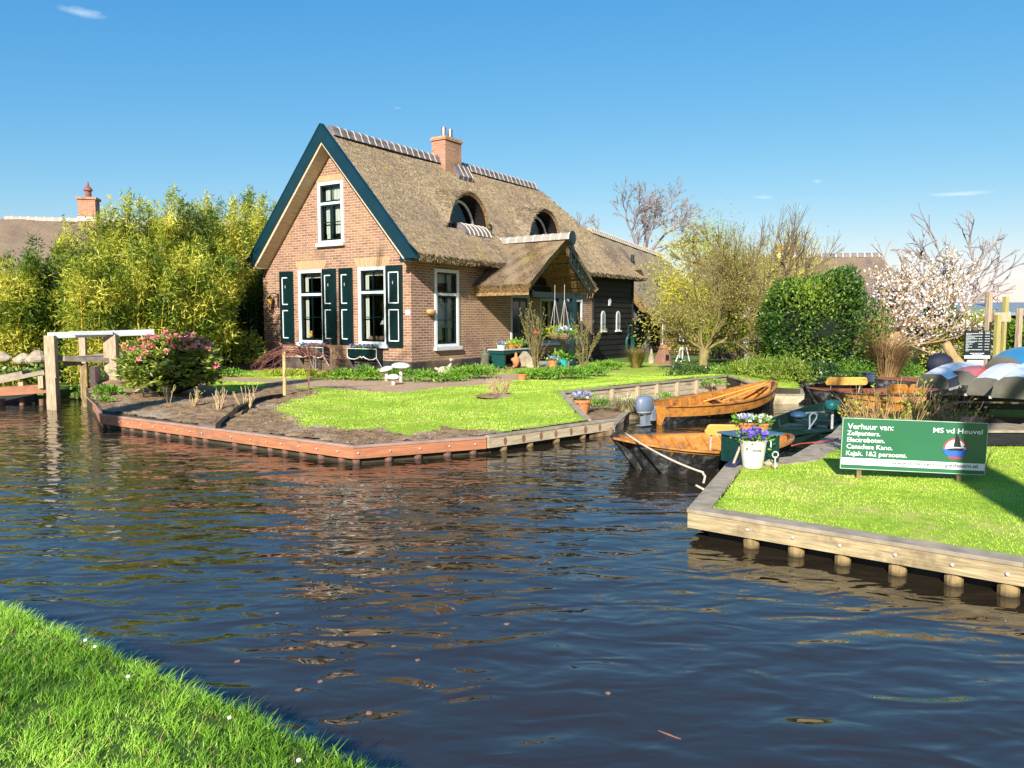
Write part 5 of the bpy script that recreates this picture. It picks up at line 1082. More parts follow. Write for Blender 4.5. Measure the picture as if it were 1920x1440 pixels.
# bench table with plants
p = L2W(.42, 4.02, .32); t = thing('garden_bench', 'dark green bench with pale top below the porch eave', 'bench', p, HROT); b = MB(); b.box((-.28, -.7, .40), (.28, .7, .50)); b.box((-.26, -.66, 0), (.26, -.56, .40)); b.box((-.26, .50, 0), (.26, .60, .40)); b.build('frame', M('bench_green', (.008, .06, .05), (.006, .045, .04), 6, rough=.4), t); MB().box((-.30, -.74, .50), (.30, .74, .53)).build('top', M('pale_grey_top', (.5, .52, .5), (.4, .42, .4), 5), t)
pot('flower_pot', 'white bowl of lilac flowers on the left end of the green bench', L2W(.45, 3.55, .85), .13, .12, WHITE, LIL, .15, 46, .03, rim=False)
pot('flower_pot', 'low trough of lime green plants on the middle of the green bench', L2W(.45, 4.1, .85), .15, .10, TERRA, None, .19, 0, .04, leaf=YGR)
pot('flower_pot', 'clay bowl of bright green plants on the right end of the green bench', L2W(.4, 4.5, .85), .18, .12, TERRA, None, .22, 0, .045, leaf=LGR)
pot('flower_pot', 'dark pot of blue flowers beside the house door', L2W(.25, 4.95, .70), .12, .24, BLACKP, PUR, .2, 50, .035)
# hen, little stone house, figures
p = L2W(.85, 3.75, .32); t = thing('clay_hen', 'orange terracotta hen figure in front of the green bench', 'figurine', p, 0); b = MB(); b.lathe([(.03, 0), (.05, .02), (.10, .12), (.11, .2), (.07, .28), (.04, .33), (.045, .38), (.02, .42), (.005, .44)], (0, 0, 0), 12); b.sphere((-.08, 0, .22), (.07, .04, .06), 8, 5); b.build('hen', TERRA, t, smooth=True)
p = L2W(.85, 4.25, .32); t = thing('miniature_stone_house', 'small rough stone house ornament under the bench', 'ornament', p, .4); b = MB(); b.prism([(-.2, -.15, 0), (.2, -.15, 0), (.17, -.15, .26), (0, -.15, .45), (-.17, -.15, .26)], (0, .3, 0)); b.build('ornament', ROCK, t)
p = L2W(.35, 2.85, .32); t = thing('garden_statue', 'dark mossy stone figure left of the green bench', 'statue', p, 0); b = MB(); b.lathe([(.17, 0), (.15, .1), (.11, .25), (.13, .36), (.10, .44), (.05, .46), (.075, .54), (.06, .6), (.01, .63)], (0, 0, 0), 12); b.jit(.008); b.build('figure', M('mossy_stone', (.14, .14, .09), (.06, .065, .04), 8, rough=.95, bmp=.6), t, smooth=True)
# doorstep
b = MB(); b.box((.03, 4.2, 0), (1.35, 6.6, .36)); b.box((1.35, 4.5, 0), (1.85, 6.4, .30)); o = b.build('doorstep', M('grey_stone_step', (.42, .36, .28), (.32, .27, .2), 4, rough=.9, bmp=.2), None, bevel=.01); o.location = (HC.x, HC.y, 0); o.rotation_euler = (0, 0, HROT); tag(o, 'pale stone doorstep slabs in front of the porch', 'doorstep')
# goose, mushrooms
GOOSE = M('goose_grey_white', (.55, .46, .36), (.36, .28, .2), 9, rough=.9)
p = GH(833, 704); t = thing('stone_goose', 'pale stone goose figure with curved neck in the plants', 'figurine', p, .5); b = MB(); b.sphere((0, 0, .13), (.20, .12, .11), 14, 8); b.tube([(.12, 0, .18), (.19, 0, .28), (.21, 0, .36), (.18, 0, .41)], [.06, .04, .032, .035], 10); b.sphere((.195, 0, .41), (.05, .035, .035), 10, 6); b.tube([(.23, 0, .41), (.29, 0, .38)], [.018, .008], 8); b.tube([(-.15, 0, .15), (-.27, 0, .2)], [.06, .02], 8); b.build('goose', GOOSE, t, smooth=True)
MUSH = M('pale_mushroom_stone', (.74, .70, .60), (.6, .54, .44), 6, rough=.8)
for u, v, s, h, lb in ((752, 716, .22, .36, 'tall pale stone mushroom ornament nearest the house corner'), (725, 714, .17, .26, 'tilted pale stone mushroom ornament left of the tall one'), (738, 722, .14, .16, 'lowest small stone mushroom ornament at the lawn edge')):
    p = GH(u, v); t = thing('stone_mushroom', lb, 'ornament', p, 0, 'stone mushrooms'); MB().lathe([(.05, 0), (.04, h*.5), (.05, h*.9)], (0, 0, 0), 10).build('stalk', MUSH, t, smooth=True); c = MB().lathe([(s*.5, -.015), (s, 0), (s*.97, .03), (s*.7, .06), (s*.3, .078), (.01, .082)], (0, 0, 0), 20).build('cap', MUSH, t, smooth=True); c.location = (0, 0, h); c.rotation_euler = (R(8), R(-12 if s == .17 else 3), 0)
# blue pot, small terracotta pot, hanging baskets, hose etc.
p = GH(1054, 694); pot('blue_pot', 'turquoise glazed pot with green plant between the rose bushes', p, .17, .34, M('turquoise_glaze', (.03, .34, .36), (.02, .26, .3), 4, rough=.2, spec=.6), None, .28, 0, .07, rim=False)
pot('flower_pot', 'empty-looking small terracotta pot at the lawn edge beside the doorstep', GH(979, 713), .12, .15, TERRA, None, .06, 0, .03)
pot('flower_pot', 'pot of lilac flowers low between the rose and the turquoise pot', GH(1036, 696), .12, .3, TERRA, LIL, .16, 40, .03)
for (u, v, Y, lb, mt, fm) in ((1040, 626, 21.9, 'hanging basket of lime green foliage under the porch', YGR, None), (1058, 627, 21.4, 'hanging basket of pale lilac flowers beside the porch post', LGR, LIL)):
    p = AY(u, v, Y); t = thing('hanging_basket', lb, 'hanging basket', p, 0); b = MB().sphere((0, 0, 0), (.19, .19, .17), 14, 8); b.v = [(x, y, min(z, .03)) for x, y, z in b.v]; b.build('basket', M('coir_basket', (.25, .17, .1), (.15, .1, .06), 12), t)
    top = (0, 0, .95); b = MB(); [b.tube([(math.cos(a)*.18, math.sin(a)*.18, .03), top], .006, 5) for a in (.3, 2.4, 4.5)]; b.tube([top, (0, 0, 1.35)], .006, 5); b.build('chain', STEELB, t)
    tuft(t, (0, 0, .07), .27, 320, .09, .03, mt); 
    if fm: petals(t, (0, 0, .08), .2, 50, .035, fm)
p = GH(1318, 697)
# bits by the barn: pointed wooden cones, bench, white chair, shelf
p = L2W(1.0, 15.4, .3)
def AG(u, v): return GH(u, v)
t = thing('wooden_obelisk', 'brown pointed birdhouse-like wooden tower beside the barn path', 'ornament', AG(1243, 682), .5); b = MB(); b.add([(-.24, -.24, 0), (.24, -.24, 0), (.24, .24, 0), (-.24, .24, 0), (-.09, -.09, .5), (.09, -.09, .5), (.09, .09, .5), (-.09, .09, .5)], [(0, 1, 5, 4), (1, 2, 6, 5), (2, 3, 7, 6), (3, 0, 4, 7)]); b.add([(-.13, -.13, .5), (.13, -.13, .5), (.13, .13, .5), (-.13, .13, .5), (0, 0, .66)], [(0, 1, 4), (1, 2, 4), (2, 3, 4), (3, 0, 4)]); b.build('body', M('red_brown_boards', (.3, .15, .1), (.2, .1, .07), 8, rough=.8), t); MB().box((-.06, -.225, .12), (.06, -.20, .3)).build('doorway', BLACKP, t)
t = thing('stone_cone', 'narrow tan stone cone left of the brown wooden tower', 'ornament', AG(1221, 681)); MB().lathe([(.12, 0), (.10, .1), (.02, .48)], (0, 0, 0), 8).build('cone', ROCK, t)
t = thing('garden_shelf', 'dark metal shelf of pots against the barn', 'shelf', AG(1266, 672)+Vector((0, .6, 0)), -.5); b = MB()
for z in (.25, .6, .95): b.box((-.35, -.15, z), (.35, .15, z+.025))
b.build('shelf', BLACKP, t)
for x in (-.33, .33): MB().box((x-.015, -.15, 0), (x+.015, .15, 1.25)).build('side_frame', STEELB, t)
for k, (x, z) in enumerate(((-.2, .63), (.1, .63), (-.1, .28), (.2, .98))): tag(MB().lathe([(.06, 0), (.08, .12), (.075, .12)], (0, 0, 0), 10).build('clay_pot', ZINC if k % 2 else TERRA, None), ('clay pot at the left of the middle shelf', 'zinc pot at the right of the middle shelf', 'clay pot on the lowest shelf', 'zinc pot on the top shelf')[k], 'pot').location = t.location+Vector((x*.8, -x*.5, z))
t = thing('white_folding_chair', 'white folded garden chair leaning near the willow trunk', 'chair', AG(1280, 678), .5); b = MB(); b.beam((0, 0, .05), (.12, .1, .75), .42, .03, up=(1, -1, 0)); b.build('seat', WHITE, t); b = MB(); b.tube([(-.22, .1, 0), (.1, .2, .5)], .02, 6); b.tube([(.22, -.1, 0), (.2, .05, .5)], .02, 6); b.tube([(-.2, -.15, .02), (.25, .2, .02)], .03, 6); b.build('frame', WHITE, t)
t = thing('hose_reel', 'green garden hose hanging on the black boarded wall', 'garden hose', L2W(.12, 13.2, .75), HROT); b = MB()
for k in range(4): b.tube([(.03*k, (.28+.02*k)*math.cos(a), (.36+.02*k)*math.sin(a)) for a in [6.283*j/18 for j in range(19)]], .014, 5)
b.tube([(.05, -.2, .3), (.1, -.25, .7), (.05, -.4, .85)], .014, 5); b.build('hose', M('green_hose', (.015, .10, .08), (.01, .07, .06), 5, rough=.5), t)
for (u, v, sc, lb) in ((1408, 686, 1.0, 'dark slatted garden bench behind the low shrubs under the willow'), (1352, 682, .8, 'brown wooden planter box right of the tree trunk')):
    p = G(u, v, .3); p = p*1.12; p.z = .3; t = thing('garden_bench' if sc == 1 else 'planter_box', lb, 'bench' if sc == 1 else 'planter', p, .6)
    if sc == 1:
        b = MB(); [b.box((-.7, -.22+.11*k, .42), (.7, -.14+.11*k, .45)) for k in range(4)]; b.build('seat', TWIG, t); b = MB(); [b.box((-.68+.12*k, .24, .45), (-.62+.12*k, .27, .9)) for k in range(12)]; b.box((-.7, .235, .88), (.7, .275, .94)); b.build('backrest', TWIG, t)
        for x in (-.66, .66): MB().box((x-.03, -.22, 0), (x+.03, .27, .42)).build('leg', TWIG, t)
    else: b = MB(); [b.box((-.4, -.2, .1*k), (.4, .2, .1*k+.09)) for k in range(5)]; b.build('boards', TWIG, t)
# pergola posts, fences on the right
for i, (u, v0, Y, lb) in enumerate(((1850, 548, 19, 'tallest pale wooden post above the price board'), (1868, 590, 18.6, 'short mossy post just right of the price board'), (1881, 556, 19.4, 'pale post left of the hedge at the right edge'), (1908, 578, 18.8, 'slender dark post in front of the hedge at the right edge'), (1946, 560, 19, 'pale post just outside the right edge'))):
    z = AY(u, v0, Y).z; o = MB().box((-.055, -.055, 0), (.055, .055, z-.2)).build('wooden_post', M('mossy_yellow_post', (.42, .36, .12), (.28, .24, .09), 4, (4, 4, .6), rough=.85) if i in (1, 2) else POSTW, None, bevel=.01); o.location = (X_(u, Y), Y, .2); o.rotation_euler = (0, 0, .3); tag(o, lb, 'post', 'wooden posts by the hedge')
t = thing('nest_box', 'wooden box fixed between the posts above the price board', 'wooden box', (X_(1866, 19.1), 19.0, AY(1866, 586, 19.1).z-.22)); MB().box((-.2, -.12, 0), (.2, .12, .22)).build('box', POSTW, t)
t = thing('white_canopy', 'white and dark awning box behind the price board posts', 'awning', (X_(1865, 23), 23, AY(1865, 618, 23).z)); MB().box((-.6, -.3, .15), (.6, .3, .25)).build('top', WHITE, t); MB().box((-.58, -.28, -.1), (.58, .28, .145)).build('side', M('brown_box', (.2, .15, .13), (.12, .1, .08), 5), t)
t = thing('board_fence', 'low horizontal board fence behind the magnolia', 'fence', (X_(1715, 25), 25, .2)); b = MB()
for k in range(7): b.box((0, 0, .15*k), (2.6, .02, .15*k+.13))
b.build('boards', GREYTOP, t)
for x in (0, 1.3, 2.6): MB().box((x-.04, -.05, 0), (x+.04, -.003, 1.15)).build('post', POSTW, t)
t = thing('white_gate_post', 'white painted post behind the dry grass', 'post', (X_(1656, 23), 23, .2)); MB().box((-.13, -.1, 0), (.13, .1, 1.2)).build('post', WHITE, t); MB().box((-.16, -.13, 1.2), (.16, .13, 1.25)).build('cap', WHITE, t)
t = thing('white_gate_post', 'white post standing behind the low shrubs under the pollard tree', 'post', (X_(1397, 27), 27, .2)); MB().box((-.1, -.1, 0), (.1, .1, 1.9)).build('post', WHITE, t)
# floating leaves
FL = M('fallen_leaf', (.36, .18, .11), (.24, .12, .08), 20)
wn = ('pink-brown leaf floating {}',); fspots = [(600, 1278, 'below the cottage reflection'), (560, 1293, 'left of the reddest one near the grass'), (1255, 1378, 'as a long thin twig shape at lower right'), (738, 1212, 'in the middle of the roof reflection'), (783, 1238, 'right of the roof reflection centre'), (692, 1337, 'near the grass tip'), (445, 1240, 'near the left grass bank'), (520, 1150, 'in the blue gap left of the reflection'), (950, 1170, 'in open water right of the reflection'), (1140, 1300, 'alone in dark open water')]
for i, (u, v, lb) in enumerate(fspots):
    p = G(u, v, .001); s = random.uniform(.012, .019); a0 = random.uniform(0, 6); pts = [(s*(1+.35*math.sin(5*a))*math.cos(a), s*.7*(1+.3*math.cos(4*a))*math.sin(a), 0) for a in [6.283*k/12 for k in range(12)]]
    if i == 2: pts = [(x*3.4, y*.35, z) for x, y, z in pts]
    o = MB().prism(pts, (0, 0, .002)).build('fallen_leaf', FL, None); o.location = p; o.rotation_euler = (0, 0, -.7 if i == 2 else a0); tag(o, 'fallen leaf floating '+lb, 'leaf', 'fallen leaves on the water')
# ================================================================= GREENERY
BAM = leafmat('bamboo_leaf', (.07, .14, .014), (.32, .37, .03), (.70, .65, .10), trans=.35); BAMD = leafmat('dark_bamboo_leaf', (.03, .07, .014), (.11, .17, .02), (.26, .32, .04), trans=.3)
CANE = M('yellow_cane', (.62, .42, .05), (.4, .3, .05), 6, rough=.5); CANEG = M('green_cane', (.2, .24, .06), (.12, .15, .04), 6, rough=.5)
def bamboo(label, u, vtop, Y, w, n, mat, cane, ncane=16, lean=.25, low=.12, plume=0):
    x = X_(u, Y); zt = AY(u, vtop, Y).z; t = thing('bamboo', label, 'bamboo clump', (x, Y, .2), 0, 'bamboo screen left of the cottage'); hgt_ = zt-.2; segs = []; P = []; D = []
    for k in range(ncane):
        a = random.uniform(0, 6.28); q = math.sqrt(random.random())*w*.42; bx, by = q*math.cos(a), q*.7*math.sin(a); h = hgt_*random.uniform(.68, 1.02 if k > 1 else 1.06)
        lx, ly = math.cos(a)*lean*random.uniform(.3, 1.2)+.12, math.sin(a)*lean; pts = []
        for j in range(9):
            s = j/8; pts.append(np.array([bx+lx*s*s*w*.7, by+ly*s*s*w*.6, h*(s-.08*s**3)]))
        sticks('cane', [(tuple(pts[j]), tuple(pts[j+1]), .016*(1-.09*j), .016*(1-.09*(j+1))) for j in range(8)], cane, t)
        m = int(n*2.1)//ncane; s = low+(1-low)*RNG.random(m)**.85; s2 = s*8; j0 = np.clip(s2.astype(int), 0, 7); f = (s2-j0)[:, None]; arr = np.array(pts); C_ = arr[j0]*(1-f)+arr[j0+1]*f
        rad = w*.29*(1.05-s**1.7*.90)*(.35+.65*np.minimum(1, (s-low)*5+.2)); spray = RNG.integers(0, 26, m); sa = spray*2.399; off = np.stack([np.cos(sa)*.9, np.sin(sa)*.9, .9*np.sin(sa*3)], 1)*(rad*RNG.uniform(.3, 1.1, m))[:, None]
        P.append(C_+off+RNG.normal(0, .05, (m, 3))); d = off*1.0+RNG.normal(0, .35, (m, 3)); d = unit(d); d[:, 2] -= .12-.5*(s > .85); D.append(d)
    P = np.concatenate(P); D = np.concatenate(D); V, Fq = leafgeo(P, D, RNG.uniform(.10, .2, len(P)), RNG.uniform(.020, .038, len(P)))
    npmesh('leaves', V, Fq, mat, t, rnd=cluster_rnd(P, 3.0, .75)); return t
bspec = [('yellowish bamboo at the very left edge of the photo', 0, 478, 18.2, 1.7, 4500, BAM, CANE), ('yellow-caned bamboo left of the landing stage rocks', 55, 462, 19.0, 1.6, 4500, BAM, CANE), ('dark green bamboo behind the carved bridge post', 112, 425, 19.6, 1.6, 5000, BAMD, CANEG),
         ('green bamboo in front of the far thatched house', 160, 395, 20.6, 1.6, 5000, BAM, CANEG), ('golden-caned bamboo right behind the middle bridge post', 172, 452, 18.2, 1.3, 4200, BAM, CANE), ('bamboo under the chimney of the far house', 208, 378, 21.0, 1.5, 4600, BAM, CANEG),
         ('tallest feathery bamboo with the tan top above the bridge', 262, 318, 21.2, 1.9, 5600, BAM, CANE), ('bamboo with a loose top behind the pink rhododendron', 312, 345, 21.8, 1.7, 5200, BAM, CANEG), ('lower bushy bamboo behind the white handrail end', 255, 440, 19.2, 1.7, 4800, BAM, CANE),
         ('dark bamboo in the middle of the screen above the pink flowers', 350, 372, 22.2, 1.8, 5400, BAMD, CANEG), ('lower yellow-green bamboo above the pink flowers', 330, 430, 20.0, 1.7, 4800, BAM, CANE), ('bright bamboo top left of the gable', 402, 330, 23.0, 1.7, 5200, BAM, CANE),
         ('yellow-green bamboo nearest the gable board tip', 442, 352, 25.6, 1.8, 5000, BAM, CANE), ('bamboo standing between the gable tip and the pink shrub', 392, 425, 21.4, 1.6, 4800, BAM, CANEG), ('tall bamboo reaching above the left gable board', 485, 328, 26.5, 1.9, 5200, BAM, CANEG),
         ('pale-topped bamboo just behind the left roof edge', 520, 350, 27.0, 1.6, 4000, BAM, CANEG), ('dark bamboo with bare canes beside the brick wall', 458, 470, 25.2, 1.7, 4200, BAMD, CANEG)]
for i, s in enumerate(bspec): bamboo(*s, ncane=20, low=.02 if i in (0, 1, 4, 8, 10) else .38 if i in (9, 11, 12, 14, 16) else .22 if i == 13 else .12)
# dark undergrowth behind the screen: evergreen shrubs
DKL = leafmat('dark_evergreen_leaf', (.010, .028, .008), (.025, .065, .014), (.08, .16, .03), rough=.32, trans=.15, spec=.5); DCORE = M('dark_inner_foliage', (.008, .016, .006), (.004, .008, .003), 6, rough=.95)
for i, (u, Y, r, z, lb) in enumerate(((60, 22, (2.2, 1, 1.6), 0, 'dark evergreen bush behind the leftmost bamboos'), (200, 23.5, (2.4, 1, 1.7), 0, 'dark evergreen bush behind the bridge bamboos'), (340, 24.5, (2.4, 1, 1.6), 0, 'dark evergreen bush behind the rhododendron bamboos'), (450, 25.5, (1.8, .9, 1.5), 0, 'dark evergreen bush beside the left house wall'))):
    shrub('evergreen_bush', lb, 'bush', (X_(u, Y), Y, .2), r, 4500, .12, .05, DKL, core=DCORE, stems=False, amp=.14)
# creeper on the ditch bank
IVY = leafmat('ivy_leaf', (.04, .09, .02), (.12, .2, .04), (.35, .42, .12), rough=.4)
def mat_of_leaves(name, label, poly_pts, n, ln, wd, mat, cat='ground cover', zf=None, up=.5, dz=.08):
    poly = [tuple(p) for p in poly_pts]; xs_ = [p[0] for p in poly]; ys_ = [p[1] for p in poly]
    X = RNG.uniform(min(xs_), max(xs_), n*3); Y = RNG.uniform(min(ys_), max(ys_), n*3); k = pip(X, Y, poly); X, Y = X[k][:n], Y[k][:n]; Z = zf(X, Y) if zf else hgt(X, Y)
    ed, _, _ = near_poly(X, Y, poly); P = np.stack([X, Y, Z+RNG.random(len(X))*dz*np.clip(ed*4, .15, 1)], 1); D = RNG.normal(size=(len(X), 3)); D[:, 2] = np.abs(D[:, 2])+up
    V, Fq = leafgeo(P, D, ln*RNG.uniform(.6, 1.3, len(X)), wd*RNG.uniform(.7, 1.2, len(X))); return tag(npmesh(name, V, Fq, mat, None, rnd=cluster_rnd(P, 3)), label, cat)
for i, (pts, lb, zz) in enumerate((([(-9.85, 17.4), (-8.5, 17.4), (-8.5, 18.6), (-9.85, 18.6)], 'ivy hanging over the ditch bank under the bridge deck', .15), ([(-9.6, 16.9), (-8.6, 16.9), (-8.6, 17.4), (-9.6, 17.4)], 'ivy trailing into the ditch water below the bridge', .02), ([(-13.5, 16.6), (-10.1, 16.7), (-10.0, 17.3), (-13.5, 17.1)], 'ivy covering the bank behind the sloping rail', .42))):
    mat_of_leaves('ivy', lb, pts, 900, .10, .08, IVY, 'ivy', zf=lambda X, Y, z=zz: np.full(len(X), z), dz=.35)
# rhododendron with pink flowers
RH = leafmat('rhododendron_leaf', (.04, .09, .012), (.20, .28, .03), (.58, .56, .10), rough=.35, spec=.5); PINK = leafmat('pink_petal', (.72, .16, .28), (.88, .36, .34), (.92, .55, .36), trans=.25)
pc = Vector((-6.45, 14.75, H(-6.45, 14.75)-.03)); t = thing('rhododendron', 'big rounded rhododendron with pink flowers on the soil bed beside the bridge', 'shrub', pc)
n = 950; P, D = blob_points(n, (.93, .75, .62), .3, .09); P[:, 2] += .56; P[:, 2] = np.maximum(P[:, 2], .03); Vs = []; Fs = []; rn = []; off = 0
for lv in range(9):   # whorls of drooping leaves
    a = RNG.uniform(0, 6.28, n); d = np.stack([np.cos(a), np.sin(a), RNG.uniform(-.5, .5, n)], 1)+D*.6; V, Fq = leafgeo(P+RNG.normal(0, .012, (n, 3)), d, RNG.uniform(.09, .14, n), RNG.uniform(.03, .042, n)); Vs.append(V); Fs.append(Fq+off); off += len(V); rn.append(cluster_rnd(P, 3.0, .4))
npmesh('leaves', np.concatenate(Vs), np.concatenate(Fs), RH, t, rnd=np.concatenate(rn)); MB().sphere((0, 0, .56), (.62, .5, .46), 20, 12).jit(.03).build('inner_foliage', DCORE, t)
kk = 0; heads = [i for i in range(n) if P[i, 2] > .62 and (P[i, 2] > .86 or random.random() < .10)]; random.shuffle(heads); heads = heads[:115]
V_ = []; F_ = []; r_n = []; c_ = 0
for i in heads:
    c0 = P[i]+D[i]*.07; hue = random.random()
    for j in range(16):
        d = unit(RNG.normal(size=(1, 3)))[0]+D[i]*.6; V, Fq = leafgeo(c0[None]+.0, d[None], .072, .05); V_.append(V); F_.append(Fq+c_); c_ += 4; r_n.append(min(1, max(0, hue+random.gauss(0, .2))))
npmesh('flowers', np.concatenate(V_), np.concatenate(F_), PINK, t, rnd=r_n)
shrub('shrub', 'small yellow-green leafy shrub between rhododendron and cottage wall', 'shrub', GH(440, 698)+Vector((0, 1.2, 0)), (.42, .35, .52), 1300, .11, .04, RH, amp=.12)
# perennials
mound = lambda lb, u, v, rx, rz, n=700, mat=LGR, ln=.09, wd=.035, ry=None: shrub('perennial_clump', lb, 'plant', GH(u, v), (rx, ry or rx*.6, rz*.62), n, ln, wd, mat, stems=False, updir=.6, amp=.16, shell=.8)
mound('low green clump right of the rhododendron base', 425, 706, .5, .14); mound('green leafy clump under the left window box', 640, 712, .35, .2, mat=LGR); mound('bluish green clump left of the stone mushrooms', 690, 714, .35, .24, mat=LGR)
mound('wide green clump behind the stone mushrooms', 745, 706, .4, .16); mound('green clump in front of the side window left of the goose', 800, 716, .5, .2); mound('big green clump right of the stone goose', 885, 710, .62, .24, 1200)
mound('green clump of leaves along the path beside the goose', 848, 715, .3, .14); mound('low green clump in front of the left rose', 1015, 712, .5, .22, 1000); mound('wide mixed green clump in front of the turquoise pot', 1060, 711, .6, .24, 1200); mound('green clump right of the right rose at the gravel', 1105, 706, .45, .2, 800)
mound('rounded clump of fresh green below the arched windows', 1147, 693, .4, .2); mound('green clump on the mound beside the bridge plate', 205, 712, .22, .16, 400); mound('ragged green weeds at the bank left of the rhododendron', 205, 742, .25, .14, 400)
mound('small weed at the bank corner below the bridge plate', 197, 755, .15, .08, 150, ln=.05)
for i, (u, v) in enumerate(((566, 704), (600, 708), (520, 705))): mound(('pale green ground plants under the red maple', 'pale green plants right of the maple stake', 'pale green plants left of the maple stake')[i], u, v, .45, .12, 500, mat=YGR, ln=.06)
# grasses
def grass_tuft(name, label, loc, h, r, n, mat, w=.012, droop=.4, cat='grass tuft'):
    t = thing(name, label, cat, loc); V = []; 
    a = RNG.uniform(0, 6.28, n); q = RNG.random(n)*r*.25; b0 = np.stack([q*np.cos(a), q*np.sin(a), np.zeros(n)], 1); out = np.stack([np.cos(a), np.sin(a), np.zeros(n)], 1)*(r*RNG.uniform(.2, 1, n))[:, None]; hh = h*RNG.uniform(.6, 1.05, n)
    m1 = b0+out*.35; m1[:, 2] = hh*.62; tp = b0+out; tp[:, 2] = hh*(1-droop*RNG.random(n)); s = np.stack([-np.sin(a), np.cos(a), np.zeros(n)], 1)*w/2
    V = np.stack([b0-s, b0+s, m1+s*.8, m1-s*.8, tp+s*.1, tp-s*.1], 1).reshape(-1, 3); k = (np.arange(n)*6).reshape(-1, 1); Fq = np.concatenate([k+np.array([[0, 1, 2, 3]]), k+np.array([[3, 2, 4, 5]])]); npmesh('blades', V, Fq, mat, t, rnd=RNG.random(2*n)); return t
DRY = leafmat('dry_grass', (.24, .14, .05), (.45, .28, .12), (.65, .48, .25), trans=.3); OLV = leafmat('olive_grass', (.12, .12, .03), (.28, .22, .05), (.45, .3, .1), trans=.3)
grass_tuft('grass_tuft', 'brown-green tufted grass at the black wall corner', GH(1193, 690), .75, .55, 600, OLV); grass_tuft('dry_grass', 'tall tan dry grass between the laurel and the magnolia', Vector((X_(1662, 19.2), 19.2, .22)), 1.35, 1.0, 1500, DRY, .014, .35); grass_tuft('dry_grass', 'reddish dry grass against the laurel right side', Vector((X_(1640, 19.8), 19.8, .22)), 1.9, .5, 900, DRY, .014, .3)
grass_tuft('sedge_tuft', 'pale straw-coloured sedge hanging beside the outboard motor', Vector((2.0, 13.6, .14)), .38, .55, 320, leafmat('straw_sedge', (.4, .36, .14), (.62, .56, .28), (.78, .72, .42)), .012, 1.0)
mound2 = lambda lb, u, v, z, rx, rz, n=250: shrub('ledge_plant', lb, 'plant', G(u, v, z), (rx, rx*.5, rz), n, .07, .025, LGR, stems=False, updir=.6, shell=.8)
mound2('green plants on the ledge right of the pansy pot', 1125, 768, .14, .3, .10); mound2('ivy-like plant growing through the plank wall', 1300, 730, .2, .25, .12); mound2('leafy plant on the wall above the orange boat', 1340, 726, .25, .3, .1); mound2('small plant at the wall foot behind the boat', 1245, 752, .14, .2, .08, 120)
# shrubs of sticks
def stick_plant(name, label, loc, h, r, n, mat, leaf=None, nl=0, r0=.008, branch=2, cat='shrub', ls=.03):
    t = thing(name, label, cat, loc); segs = []; tips = []
    for k in range(n):
        a = random.uniform(0, 6.28); e = random.uniform(.15, 1); d = Vector((math.cos(a)*e*r/h, math.sin(a)*e*r/h, 1)); grow((math.cos(a)*r*.12, math.sin(a)*r*.12, -.02), d, h*random.uniform(.45, .62), r0, branch, segs, tips, .35, .6, (1, 2), .15, .07, r0*.35)
    sticks('stems', segs, mat, t)
    if leaf:
        T_ = np.array([s[1] for s in segs]); idx = RNG.integers(0, len(T_), nl); P = T_[idx]+RNG.normal(0, .02, (nl, 3)); P = P[P[:, 2] > h*.15]; V, Fq = leafgeo(P, RNG.normal(size=P.shape)+np.array([0, 0, .5]), ls, ls*.5); npmesh('leaves', V, Fq, leaf, t, rnd=RNG.random(len(P)))
    return t
TAN = M('tan_stick', (.60, .45, .24), (.42, .3, .15), 9, rough=.8); TANO = M('orange_tan_stick', (.55, .36, .16), (.36, .22, .1), 9, rough=.8)
for u, v, h, lb in ((317, 755, .36, 'leftmost cut-back twig shrub in the soil bed'), (365, 762, .36, 'second twig shrub from the rhododendron with few green leaves'), (411, 768, .40, 'twig shrub on the pale soil heap'), (462, 772, .52, 'tallest fan of bare tan stems beside the soil furrow')):
    stick_plant('pruned_hydrangea', lb, GH(u, v), h, h*.5, 9, TAN, YGR, 40 if u < 400 else 0, .009, 1)
stick_plant('twiggy_shrub', 'round clump of short tan twigs in the middle of the lawn', GH(937, 742), .42, .42, 60, TAN, DRY, 120, .005, 1); MB_ = None
tag(MB().lathe([(.5, 0), (.42, .015), (.2, .03), (.01, .035)], (0, 0, 0), 24).build('soil_patch', SOIL, None), kind='structure').location = GH(942, 742)
for u, v, h, lb in ((1005, 697, 1.75, 'tall rose bush with red-tinged leaves beside the door'), (1095, 694, 1.35, 'rose bush with olive leaves right of the porch post')):
    t = stick_plant('rose_bush', lb, GH(u, v), h, .38, 11, M('green_brown_cane', (.25, .2, .07), (.15, .12, .05), 6), leafmat('rose_leaf', (.16, .09, .03), (.24, .24, .06), (.42, .42, .12)), 700, .013, 2, 'rose bush', .05)
    if u < 1050: MB().sphere((-.02, -.15, 1.08), .055, 8, 6).build('red_flower', M('red_rose', (.6, .03, .05), (.45, .02, .03), 9), t)
stick_plant('climbing_rose', 'small climbing rose on canes against the brick between the windows', L2W(-2.7, -.25, .3), .95, .12, 4, TWIG, LGR, 60, .008, 1, 'climbing plant')
